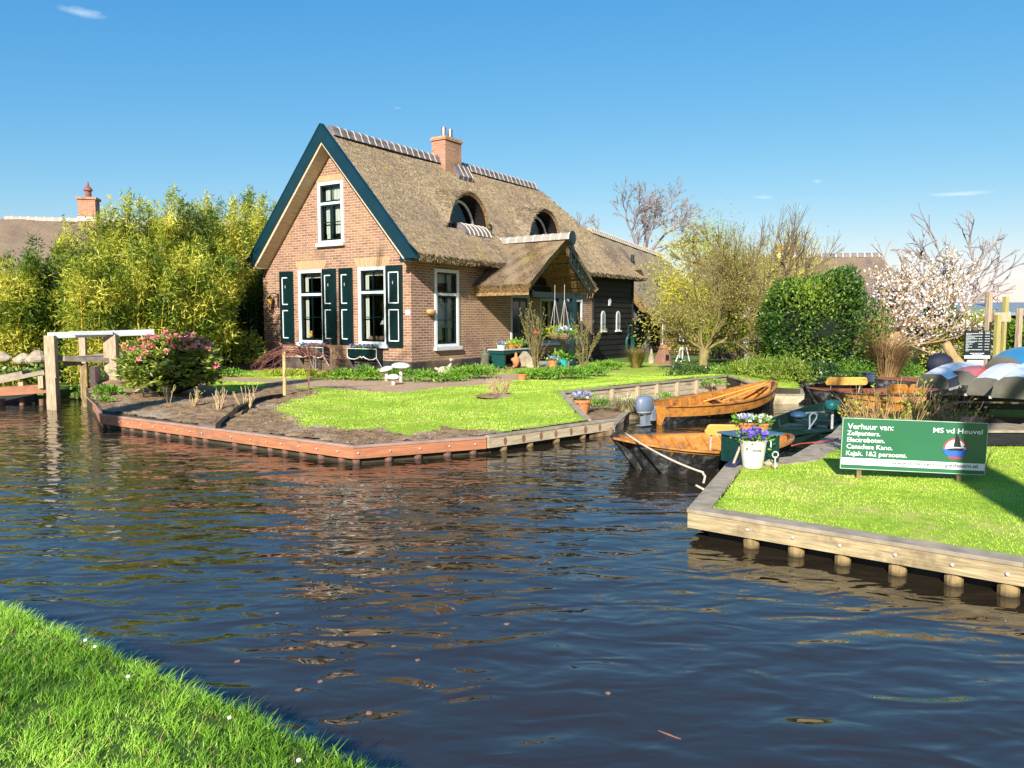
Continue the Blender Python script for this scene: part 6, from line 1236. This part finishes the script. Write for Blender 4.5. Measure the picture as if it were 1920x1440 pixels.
# weeping red maple with stake
t = thing('weeping_maple', 'low weeping red-brown maple with bare twigs in front of the left window', 'small tree', GH(531, 742)+Vector((0, .1, 0))); segs = []; tips = []
MB().tube([(0, 0, -.05), (.01, 0, .85)], .035, 8).build('stake', M('tan_stake', (.6, .42, .2), (.45, .3, .14), 6), t)
segs.append(((.4, .25, -.02), (.42, .3, .8), .014, .012))
for k in range(30):
    a = random.uniform(0, 6.28); d = Vector((math.cos(a), math.sin(a)*.7, .35)); p = Vector((.3, .2, .82+random.uniform(-.1, .1))); r = .010
    for j in range(7):
        q = p+d.normalized()*random.uniform(.10, .17); segs.append((tuple(p), tuple(q), r, r*.8)); r *= .8; p = q; d += Vector((random.gauss(0, .25), random.gauss(0, .25), -.23+random.gauss(0, .1)))
        for m_ in range(2):
            e = d+Vector((random.gauss(0, .8), random.gauss(0, .8), random.gauss(-.2, .5))); q2 = p+e.normalized()*random.uniform(.08, .2); segs.append((tuple(p), tuple(q2), max(.0025, r*.5), .0018))
sticks('twigs', segs, M('red_brown_twig', (.30, .12, .09), (.18, .07, .055), 9, rough=.8), t, 3)
stick_plant('bare_shrub', 'bundle of grey bare stems beside the maple against the black wall base', L2W(-3.3, -.35, .3), .9, .2, 6, M('grey_stick', (.4, .33, .27), (.25, .2, .16), 9), None, 0, .012, 1)
# trees
BARK = M('tan_bark', (.42, .30, .14), (.26, .18, .08), 6, (3, 3, .6), rough=.9, bmp=1, bdist=.02); GBARK = M('grey_brown_bark', (.20, .15, .10), (.12, .09, .06), 6, (3, 3, .8), rough=.9, bmp=.6); FARBARK = M('pinkish_grey_twigs', (.30, .24, .22), (.22, .18, .17), 4, rough=.9)
def tree(name, label, loc, trunk, limbs, depth, mat, leaf=None, nl=0, ls=.05, lw=.02, seed=1, spread=.45, ratio=.74, up=.12, wob=.1, minr=.004, cat='tree', lr=.1, kids=(2, 3), group=None):
    random.seed(seed); t = thing(name, label, cat, loc, 0, group); segs = []; tips = []; b = MB()
    h, r = trunk; b.tube([(0, 0, -.1), (.02, 0, h*.1), (.0, .02, h*.5), (.03, 0, h)], [r*1.35, r*1.1, r, r*1.05], 10); b.build('trunk', mat, t, smooth=True)
    for (dx, dy, dz, ln, rr) in limbs: grow((.02, 0, h-.05), (dx, dy, dz), ln, rr, depth, segs, tips, spread, ratio, kids, up, wob, minr)
    sticks('branches', segs, mat, t, 4)
    if leaf:
        A_ = np.array([s[0] for s in segs if s[2] < .03]); B_ = np.array([s[1] for s in segs if s[2] < .03]); i = RNG.integers(0, len(A_), nl); f = RNG.random((nl, 1)); P = A_[i]*(1-f)+B_[i]*f+RNG.normal(0, lr, (nl, 3)); V, Fq = leafgeo(P, RNG.normal(size=P.shape), ls*RNG.uniform(.6, 1.2, nl), lw); npmesh('crown', V, Fq, leaf, t, rnd=cluster_rnd(P, .9, .5))
    return t
OLBARK = M('olive_bark', (.25, .20, .075), (.14, .11, .045), 6, (3, 3, .6), rough=.9)
YT = leafmat('yellow_spring_leaf', (.26, .27, .03), (.46, .44, .05), (.66, .60, .12), trans=.35)
tree('pollard_tree', 'spreading yellow-twigged tree with short tan trunk beside the plank wall', GH(1318, 697), (.62, .125), [(-1, -.1, .75, .62, .05), (-.6, .3, 1, .7, .045), (.05, .2, 1, .9, .05), (.55, -.1, 1, 1.0, .06), (1, .1, .8, .95, .05), (.9, .5, .35, .9, .04), (.3, -.5, .9, .75, .035), (-.9, .3, .4, .55, .035), (.75, -.3, 1.1, 1.0, .045)], 5, OLBARK, YT, 8500, .055, .02, 5, .5, .78, .13, .16, .0028, lr=.06)
children_last = None
WIL = leafmat('willow_leaf', (.30, .34, .03), (.52, .50, .05), (.72, .62, .08), trans=.4)
tree('willow', 'yellow-green willow behind the spreading tree', (X_(1385, 30), 30, .2), (1.5, .3), [(-.6, 0, 1, 1.45, .12), (0, .2, 1, 1.5, .12), (.6, 0, 1, 1.5, .12), (.9, .1, .5, 1.5, .1), (-.9, 0, .5, 1.3, .1)], 3, OLBARK, WIL, 17000, .16, .032, 9, .5, .72, .05, .1, .01, lr=.42)
shrub('yellow_shrub', 'yellow flowering shrub low behind the tree trunk', 'shrub', (X_(1390, 26), 26, .2), (2.2, 1, 1.1), 4500, .12, .05, YGR, stems=False, amp=.2)
shrub('green_shrub', 'pale green shrub right of the barn roof edge', 'shrub', (X_(1290, 33), 33, .2), (2.0, 1.5, 2.1), 4500, .16, .05, YT, stems=False, amp=.2)
tree('bare_tree', 'tall bare pinkish-grey tree against the sky right of the barn roof', (7.5, 45, 0), (5.2, .22), [(-.5, 0, 1, 1.7, .09), (.1, .2, 1, 1.7, .1), (.6, 0, .8, 1.8, .09), (-.9, 0, .5, 1.5, .07), (.9, 0, .35, 1.5, .07), (0, -.4, .9, 1.4, .07)], 5, FARBARK, None, seed=4, spread=.6, ratio=.66, up=.04, wob=.14, minr=.010)
tree('bare_tree', 'bare tree with crooked branches behind the magnolia', (X_(1780, 28), 28, .2), (1.6, .16), [(-.7, 0, 1, 1.6, .07), (-.2, 0, 1, 1.7, .07), (.4, 0, 1, 1.6, .07), (.9, 0, .7, 1.7, .07), (-1, 0, .5, 1.2, .05)], 3, FARBARK, None, seed=12, spread=.5, ratio=.72, up=.05, wob=.2, minr=.011)
tree('bare_tree', 'small bare treetop peeping over the cottage hip', (X_(1062, 40), 40, 0), (4.2, .15), [(-.4, 0, 1, 1.2, .06), (.3, 0, 1, 1.2, .06)], 3, FARBARK, None, seed=3, spread=.5, minr=.014)
tree('tall_bare_shrub', 'tall thin grey bare branches rising above the spreading tree', (X_(1420, 23.5), 23.5, .2), (.7, .10), [(-.3, 0, 1, 1.4, .04), (.05, 0, 1, 1.5, .04), (.3, 0, 1, 1.45, .04), (.55, 0, 1, 1.4, .035), (-.6, 0, 1, 1.2, .03), (.8, 0, .8, 1.3, .03)], 4, GBARK, None, seed=8, spread=.34, ratio=.70, up=.2, wob=.10, minr=.005)
MAG = leafmat('magnolia_petal', (.66, .50, .50), (.80, .72, .70), (.88, .86, .83), trans=.3)
mg = tree('magnolia', 'magnolia tree with white-pink blossom on crooked trunks', (X_(1652, 21), 21, .2), (.7, .10), [(.8, 0, 1, .9, .06), (1.3, .1, .7, 1.2, .06), (-.1, 0, 1, .9, .055), (.2, .3, 1.1, 1.05, .05), (1.2, 0, .35, 1.1, .05), (.5, -.2, 1.2, 1.0, .05)], 3, BARK, MAG, 2900, .09, .055, 21, .5, .76, .10, .16, .006, lr=.07)
mg2 = tree('magnolia', 'right-hand magnolia blossom crown above the leaning log', (X_(1750, 21.5), 21.5, .2), (1.0, .08), [(-.5, 0, 1, .9, .05), (.3, 0, 1, .95, .05), (.9, 0, .9, 1.0, .05), (-.9, 0, .8, .8, .045), (0, .2, 1.2, .95, .05)], 3, BARK, MAG, 2400, .09, .055, 33, .5, .74, .10, .16, .006, lr=.07)
t = thing('leaning_trunk', 'thick leaning bare trunk behind the price board', 'tree trunk', (X_(1830, 19.8), 19.8, .2)); MB().tube([(0, 0, -.1), (-.25, 0, .22), (-.6, .0, .62), (-.78, 0, .95)], [.16, .14, .13, .10], 12).build('trunk', BARK, t, smooth=True)
random.seed(99)
# round laurel
LAU = leafmat('laurel_leaf', (.014, .045, .008), (.05, .12, .015), (.26, .36, .04), rough=.45, trans=.15, spec=.4)
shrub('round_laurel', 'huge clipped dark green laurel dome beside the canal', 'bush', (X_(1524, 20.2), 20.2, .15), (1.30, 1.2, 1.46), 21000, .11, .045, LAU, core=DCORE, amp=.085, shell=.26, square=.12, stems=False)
shrub('evergreen_bush', 'dark green round bush inside the magnolia blossom', 'bush', (X_(1758, 23), 23, .9), (.62, .5, .68), 2600, .10, .045, LAU, core=DCORE, amp=.05, stems=False)
shrub('evergreen_bush', 'small dark bush left of the round one under the magnolia', 'bush', (X_(1722, 23), 23, .6), (.5, .4, .5), 1500, .10, .045, LAU, amp=.1, stems=False)
shrub('yellow_hedge_bush', 'bright yellow-green bush left of the price board', 'bush', (X_(1790, 21), 21, .2), (.75, .5, .75), 3000, .08, .045, YGR, core=None, amp=.08, stems=False); shrub('yellow_hedge_bush', 'yellow-green bush with white blooms at the magnolia foot', 'bush', (X_(1700, 22.5), 22.5, .2), (.65, .5, .5), 2000, .08, .04, YGR, amp=.12, stems=False)
shrub('yellow_hedge_bush', 'yellow-green hedge bush directly behind the price board', 'bush', (X_(1838, 22.5), 22.5, .2), (.8, .5, .95), 2600, .08, .045, YGR, amp=.1, stems=False)
HDG = leafmat('hedge_leaf', (.05, .12, .01), (.14, .26, .02), (.3, .42, .04)); 
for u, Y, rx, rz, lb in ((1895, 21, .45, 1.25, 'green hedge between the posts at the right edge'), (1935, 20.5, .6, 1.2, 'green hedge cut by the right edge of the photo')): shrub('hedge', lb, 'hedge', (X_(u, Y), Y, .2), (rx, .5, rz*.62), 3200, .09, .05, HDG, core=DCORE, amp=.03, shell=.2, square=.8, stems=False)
# low hedge along canal
LOW = leafmat('low_hedge_leaf', (.06, .12, .015), (.18, .26, .03), (.42, .46, .07))
for u, Y, rx, rz, lb, mt in ((1376, 18.9, .55, .2, 'low shrub right of the tree trunk', LGR), (1405, 18.3, .65, .30, 'low olive hedge plant above the plank corner', LOW), (1445, 17.6, .7, .34, 'low yellow-green hedge plant behind the boat bow', LOW), (1478, 17.3, .6, .36, 'bushy low hedge plant behind the bow post', LOW), (1515, 18.0, .5, .32, 'dark green grassy plant at the foot of the laurel', DKL), (1545, 18.5, .5, .28, 'dark low plant left of the orange backrest', DKL), (1600, 19.2, .6, .26, 'fresh green plant at the right foot of the laurel', LGR), (1690, 19.4, .5, .24, 'green plant right of the dry grass', LGR), (1300, 19.6, .6, .16, 'dark ground plants left of the tree trunk', DKL)):
    shrub('low_shrub', lb, 'shrub', (X_(u, Y), Y, .2 if u > 1450 else .25), (rx, rx*.6, rz), 1600, .075, .022, mt, amp=.12, shell=.6, stems=False, updir=.7)
# shrub behind the sign
t = stick_plant('twiggy_shrub', 'tan twiggy shrub with small yellow-green leaves behind the left of the sign', AY(1660, 880, 8.3).to_2d().to_3d()+Vector((0, 0, .22)), .80, .62, 46, TANO, YGR, 500, .007, 2, ls=.05)
t = stick_plant('twiggy_shrub', 'darker twiggy shrub behind the right half of the sign', Vector((X_(1775, 8.35), 8.35, .22)), .74, .5, 42, TWIG, OLV, 500, .006, 2, ls=.04)  # shaded side of the shrub: shade put into darker twig and leaf colours
stick_plant('seedling_twig', 'few thin bare twigs at the right end of the sign', Vector((X_(1850, 7.5), 7.5, .24)), .3, .25, 4, TWIG, None, 0, .004, 2)
# trees behind the camera that throw the shadows seen on the sign lawn and the gable
sd = Vector((math.sin(SUN_AZ), math.cos(SUN_AZ)))
q = G(1800, 898, .25); base = Vector((q.x, q.y))+Vector((sd.y, -sd.x))*.24-sd*9.8
tree('shade_tree', 'trunk of a large bare tree behind the viewer', (base.x, base.y, .2), (6.2, .27), [(-.3, .1, 1, 1.8, .12), (.5, .1, 1, 1.8, .12), (0, .3, 1, 1.8, .12), (-.7, 0, .7, 1.5, .1), (.8, -.2, .8, 1.5, .1)], 2, GBARK, None, seed=6, minr=.02)
gp = L2W(-1.6, 0, 3.2); bb_ = Vector((gp.x, gp.y))-sd*26
tree('bare_tree', 'large bare tree far behind the viewer', (bb_.x-.3, bb_.y, .1), (12.5, .3), [(-.3, 0, 1, 2.0, .10), (.5, 0, 1, 2, .10), (0, .3, 1, 2, .09), (.9, .2, .5, 1.7, .08)], 2, GBARK, None, seed=14, minr=.02)
random.seed(123)
# ================================================================= GRASS
GRS = leafmat('grass_blade', (.07, .19, .012), (.28, .53, .04), (.60, .84, .13), rough=.45, trans=.35); GRS2 = leafmat('lawn_blade', (.24, .38, .025), (.46, .62, .07), (.70, .78, .17), rough=.6, trans=.3)
def blades(name, X, Y, Z, h, w, mat, lean=.5, bias=(0, 0), nz=.2):
    n = len(X); h = h*RNG.uniform(.55, 1.15, n); a = RNG.uniform(0, 6.28, n); s = np.stack([np.cos(a), np.sin(a), np.zeros(n)], 1)*w/2; B0 = np.stack([X, Y, Z], 1)
    ln = RNG.normal(0, lean, (n, 2))*h[:, None]+np.array(bias)*h[:, None]; tp = B0.copy(); tp[:, 0] += ln[:, 0]; tp[:, 1] += ln[:, 1]; tp[:, 2] += h*.9; mid = B0*.5+tp*.5; mid[:, 2] += h*.12; mid[:, :2] -= ln*.15
    V = np.stack([B0-s, B0+s, mid+s*.85, mid-s*.85, tp+s*.12, tp-s*.12], 1).reshape(-1, 3); k = (np.arange(n)*6).reshape(-1, 1); Fq = np.concatenate([k+np.array([[0, 1, 2, 3]]), k+np.array([[3, 2, 4, 5]])])
    hu = np.clip(.46+.36*np.sin(X*2.7+1+np.sin(Y*1.9))*np.sin(Y*3.1+np.sin(X*2))+.12*np.sin(X*9+Y*7)*np.sin(Y*13-X*5)+RNG.normal(0, nz, n), 0, 1); o = npmesh(name, V, Fq, mat, None, rnd=np.concatenate([hu, hu])); return tag(o, kind='stuff')
# near bank: inside the frame only
vis = [(-4.4, 5.25), (-2.89, 4.24), (-2.05, 3.68), (-1.23, 3.12), (-.45, 2.57), (.9, 1.62), (.5, 1.3), (-1.2, 1.3), (-4.4, 3.6)]
n = 300000; X = RNG.uniform(-4.4, .9, n); Y = RNG.uniform(1.3, 5.3, n); k = pip(X, Y, vis); X, Y = X[k], Y[k]; X += .015*np.sin(Y*30)
cl_ = .5+.55*np.sin(X*13+np.sin(Y*11)*2)*np.sin(Y*15+X*5+np.sin(X*9))+.3*np.sin(X*31+Y*27+np.sin(X*17-Y*9)*2); k = RNG.random(len(X)) < np.clip(.60+.7*cl_, .28, 1); X, Y, cl_ = X[k], Y[k], cl_[k]
blades('grass_blades', X, Y, np.full(len(X), .165), .022+.040*np.clip(cl_, 0, 1)**1.5, .0032, GRS, .55, (.15, .1))
ed = 5200; t_ = RNG.random(ed); pe = np.array([(-2.89, 4.22), (-2.05, 3.66), (-1.23, 3.10), (-.45, 2.55), (.3, 2.02)]); s_ = t_*4; i_ = np.clip(s_.astype(int), 0, 3); f_ = (s_-i_)[:, None]; pp_ = pe[i_]*(1-f_)+pe[i_+1]*f_
blades('bank_edge_grass', pp_[:, 0]+RNG.normal(0, .02, ed), pp_[:, 1]+RNG.normal(0, .02, ed), RNG.uniform(.04, .165, ed), .055, .0034, GRS, .5, (.35, .4))
_dz = M('daisy_white', (.85, .85, .78), (.75, .75, .6), 9); _d0 = None
for u, v in ((160, 1200), (178, 1212), (430, 1345), (240, 1268), (560, 1425)):
    p = G(u, v, .225)
    if _d0 is None: _d0 = MB().lathe([(.003, -.002), (.008, 0), (.006, .002), (.002, .003)], (0, 0, 0), 9).build('daisy', _dz, None); tag(_d0, 'small white daisy in the near grass bank', 'daisy', 'daisies on the near bank'); o = _d0
    else: o = _d0.copy(); COL.objects.link(o)
    o.location = p; o.rotation_euler = (.5, .1, 0)
n = 4200; X = RNG.uniform(-4.4, .9, n); Y = RNG.uniform(1.3, 5.3, n); k = pip(X, Y, vis); X, Y = X[k], Y[k]
blades('dry_grass_blades', X, Y, np.full(len(X), .165), .06, .003, DRY, .9)
# right bank lawn
n = 170000; X = RNG.uniform(1.5, 8.8, n); Y = RNG.uniform(3.2, 10.8, n)
rbv = inset([(1.4, 6.14), (2.25, 8.1), (3.09, 8.55), (4.26, 10.31), (5, 11.3), (9, 11.3), (9, 3), (6, 2.55), (3.18, 4.75)], .17); k = pip(X, Y, rbv) & (X/Y < .82); X, Y = X[k], Y[k]; k = ~((Y > 8.75+.30*(X-3.4)) & (Y > 8.3)) | (X > 5.6); X, Y = X[k], Y[k]
k = RNG.random(len(X)) < np.clip(.85+.5*np.sin(X*3.1+np.sin(Y*2.3)*1.5)*np.sin(Y*2.9+X), .45, 1); X, Y = X[k], Y[k]
blades('lawn_blades', X, Y, np.full(len(X), .222), .017, .006, GRS2, .6, nz=.10)
# cottage lawn
n = 200000; X = RNG.uniform(-8, 8, n); Y = RNG.uniform(9, 21, n); k = pip(X, Y, ISL); X, Y = X[k], Y[k]; k = (zone(X+RNG.normal(0, .06, len(X)), Y+RNG.normal(0, .09, len(X))) == 0) & (zone(X, Y) != 2); X, Y = X[k], Y[k]; d_, _, _ = near_poly(X, Y, ISL); k = d_ > .10; X, Y = X[k], Y[k]
blades('cottage_lawn_blades', X, Y, hgt(X, Y)-.004, .022, .010, GRS2, .6, nz=.10)
# daisies / pale flecks are left to the lawn; stones and clods on the soil
n = 16000; X = RNG.uniform(-8, 0, n); Y = RNG.uniform(9.3, 15, n); k = pip(X, Y, ISL); X, Y = X[k], Y[k]; k = zone(X, Y) == 1; X, Y = X[k], Y[k]; n = len(X); Z = hgt(X, Y); V = []; s = .004+.024*RNG.random(n)**3
base_ = np.array([(1, 0, 0), (0, 1, 0), (-1, 0, 0), (0, -1, 0), (0, 0, .8)]); V = (np.stack([X, Y, Z], 1)[:, None, :]+base_[None]*s[:, None, None]*RNG.uniform(.6, 1.3, (n, 5, 1))).reshape(-1, 3); k = (np.arange(n)*5).reshape(-1, 1); me = np.concatenate([k+np.array([[0, 1, 4, 4]]), k+np.array([[1, 2, 4, 4]]), k+np.array([[2, 3, 4, 4]]), k+np.array([[3, 0, 4, 4]])])[:, :3]
tag(npmesh('soil_clods', V, me, SOIL), kind='stuff')
# ================================================================= SKY, SUN, CAMERA
w_ = bpy.data.worlds.new('World'); scene.world = w_; w_.use_nodes = True; nt = w_.node_tree; L = nt.links; bg = nt.nodes['Background']
sky = nt.nodes.new('ShaderNodeTexSky'); sky.sky_type = 'NISHITA'; sky.sun_disc = False; sky.sun_elevation = SUN_EL; sky.sun_rotation = math.pi+SUN_AZ; sky.air_density = 1.0; sky.dust_density = .3; sky.ozone_density = 2.6
tc = nt.nodes.new('ShaderNodeTexCoord')
col = sky.outputs['Color']
hs = nt.nodes.new('ShaderNodeHueSaturation'); hs.inputs['Saturation'].default_value = 1.15; L.new(col, hs.inputs['Color']); sepc = nt.nodes.new('ShaderNodeSeparateColor'); cmbc = nt.nodes.new('ShaderNodeCombineColor'); L.new(hs.outputs['Color'], sepc.inputs[0])
for k_, (a_, p_) in enumerate(((.525, 1.26), (1.21, .736), (2.75, .36))):   # gentle grading of the sky model, the way a phone camera renders blue sky
    pw_ = nt.nodes.new('ShaderNodeMath'); pw_.operation = 'POWER'; L.new(sepc.outputs[k_], pw_.inputs[0]); pw_.inputs[1].default_value = p_
    ml_ = nt.nodes.new('ShaderNodeMath'); ml_.operation = 'MULTIPLY'; L.new(pw_.outputs[0], ml_.inputs[0]); ml_.inputs[1].default_value = a_; L.new(ml_.outputs[0], cmbc.inputs[k_])
col = cmbc.outputs[0]
def cloud(u, v, ru, rv, amt, sc, seed):
    global col
    d = Vector(ray(u, v)).normalized(); mp = nt.nodes.new('ShaderNodeMapping'); mp.vector_type = 'POINT'
    sub = nt.nodes.new('ShaderNodeVectorMath'); sub.operation = 'SUBTRACT'; L.new(tc.outputs['Generated'], sub.inputs[0]); sub.inputs[1].default_value = d
    dv = nt.nodes.new('ShaderNodeVectorMath'); dv.operation = 'DIVIDE'; L.new(sub.outputs[0], dv.inputs[0]); dv.inputs[1].default_value = (ru/F, max(ru/F, .1), rv/F)
    ln = nt.nodes.new('ShaderNodeVectorMath'); ln.operation = 'LENGTH'; L.new(dv.outputs[0], ln.inputs[0])
    nz = nt.nodes.new('ShaderNodeTexNoise'); nz.inputs['Scale'].default_value = sc; nz.inputs['Detail'].default_value = 6; L.new(dv.outputs[0], nz.inputs['Vector'])
    ad = nt.nodes.new('ShaderNodeMath'); ad.operation = 'MULTIPLY_ADD'; L.new(nz.outputs['Fac'], ad.inputs[0]); ad.inputs[1].default_value = 1.3; L.new(ln.outputs['Value'], ad.inputs[2])
    r = ramp(nt, ad.outputs[0], [(.0, (amt,)*3), (.62, (amt*.7,)*3), (1, (0, 0, 0))]); sc_ = nt.nodes.new('ShaderNodeMath')
    r.node.color_ramp.elements[0].position = .45
    col = mixc(nt, r, col, (7.5, 7.8, 8.2))
cloud(150, 25, 70, 26, .5, 1.1, 1); cloud(1810, 364, 150, 14, .55, 1.2, 2); cloud(1500, 438, 26, 15, .8, 1.0, 3); cloud(1432, 371, 50, 14, .35, 1.2, 4); cloud(1532, 341, 22, 12, .35, 1.1, 5); cloud(1890, 520, 90, 30, .3, 1.1, 6); cloud(745, 203, 18, 7, .25, 1, 7)
L.new(col, bg.inputs['Color']); bg.inputs['Strength'].default_value = .085
sl = bpy.data.lights.new('sun', 'SUN'); sl.energy = 5.0; sl.angle = R(.5); sl.color = (1, .945, .86); so = bpy.data.objects.new('sun', sl); COL.objects.link(so)
dvec = Vector((math.sin(SUN_AZ)*math.cos(SUN_EL), math.cos(SUN_AZ)*math.cos(SUN_EL), -math.sin(SUN_EL))); so.rotation_euler = dvec.to_track_quat('-Z', 'Y').to_euler()
cam = bpy.data.cameras.new('camera'); cam.sensor_width = 36; cam.lens = F/1920*36; cam.clip_end = 2000; cam.clip_start = .05; co = bpy.data.objects.new('camera', cam); COL.objects.link(co); co.location = (0, 0, CZ); co.rotation_euler = (math.pi/2-PITCH, 0, 0); scene.camera = co
scene.view_settings.view_transform = 'Standard'; scene.view_settings.look = 'None'; scene.view_settings.exposure = .93; scene.view_settings.gamma = 1
scene.cycles.max_bounces = 6; scene.cycles.transparent_max_bounces = 8; scene.cycles.caustics_reflective = False; scene.cycles.caustics_refractive = False
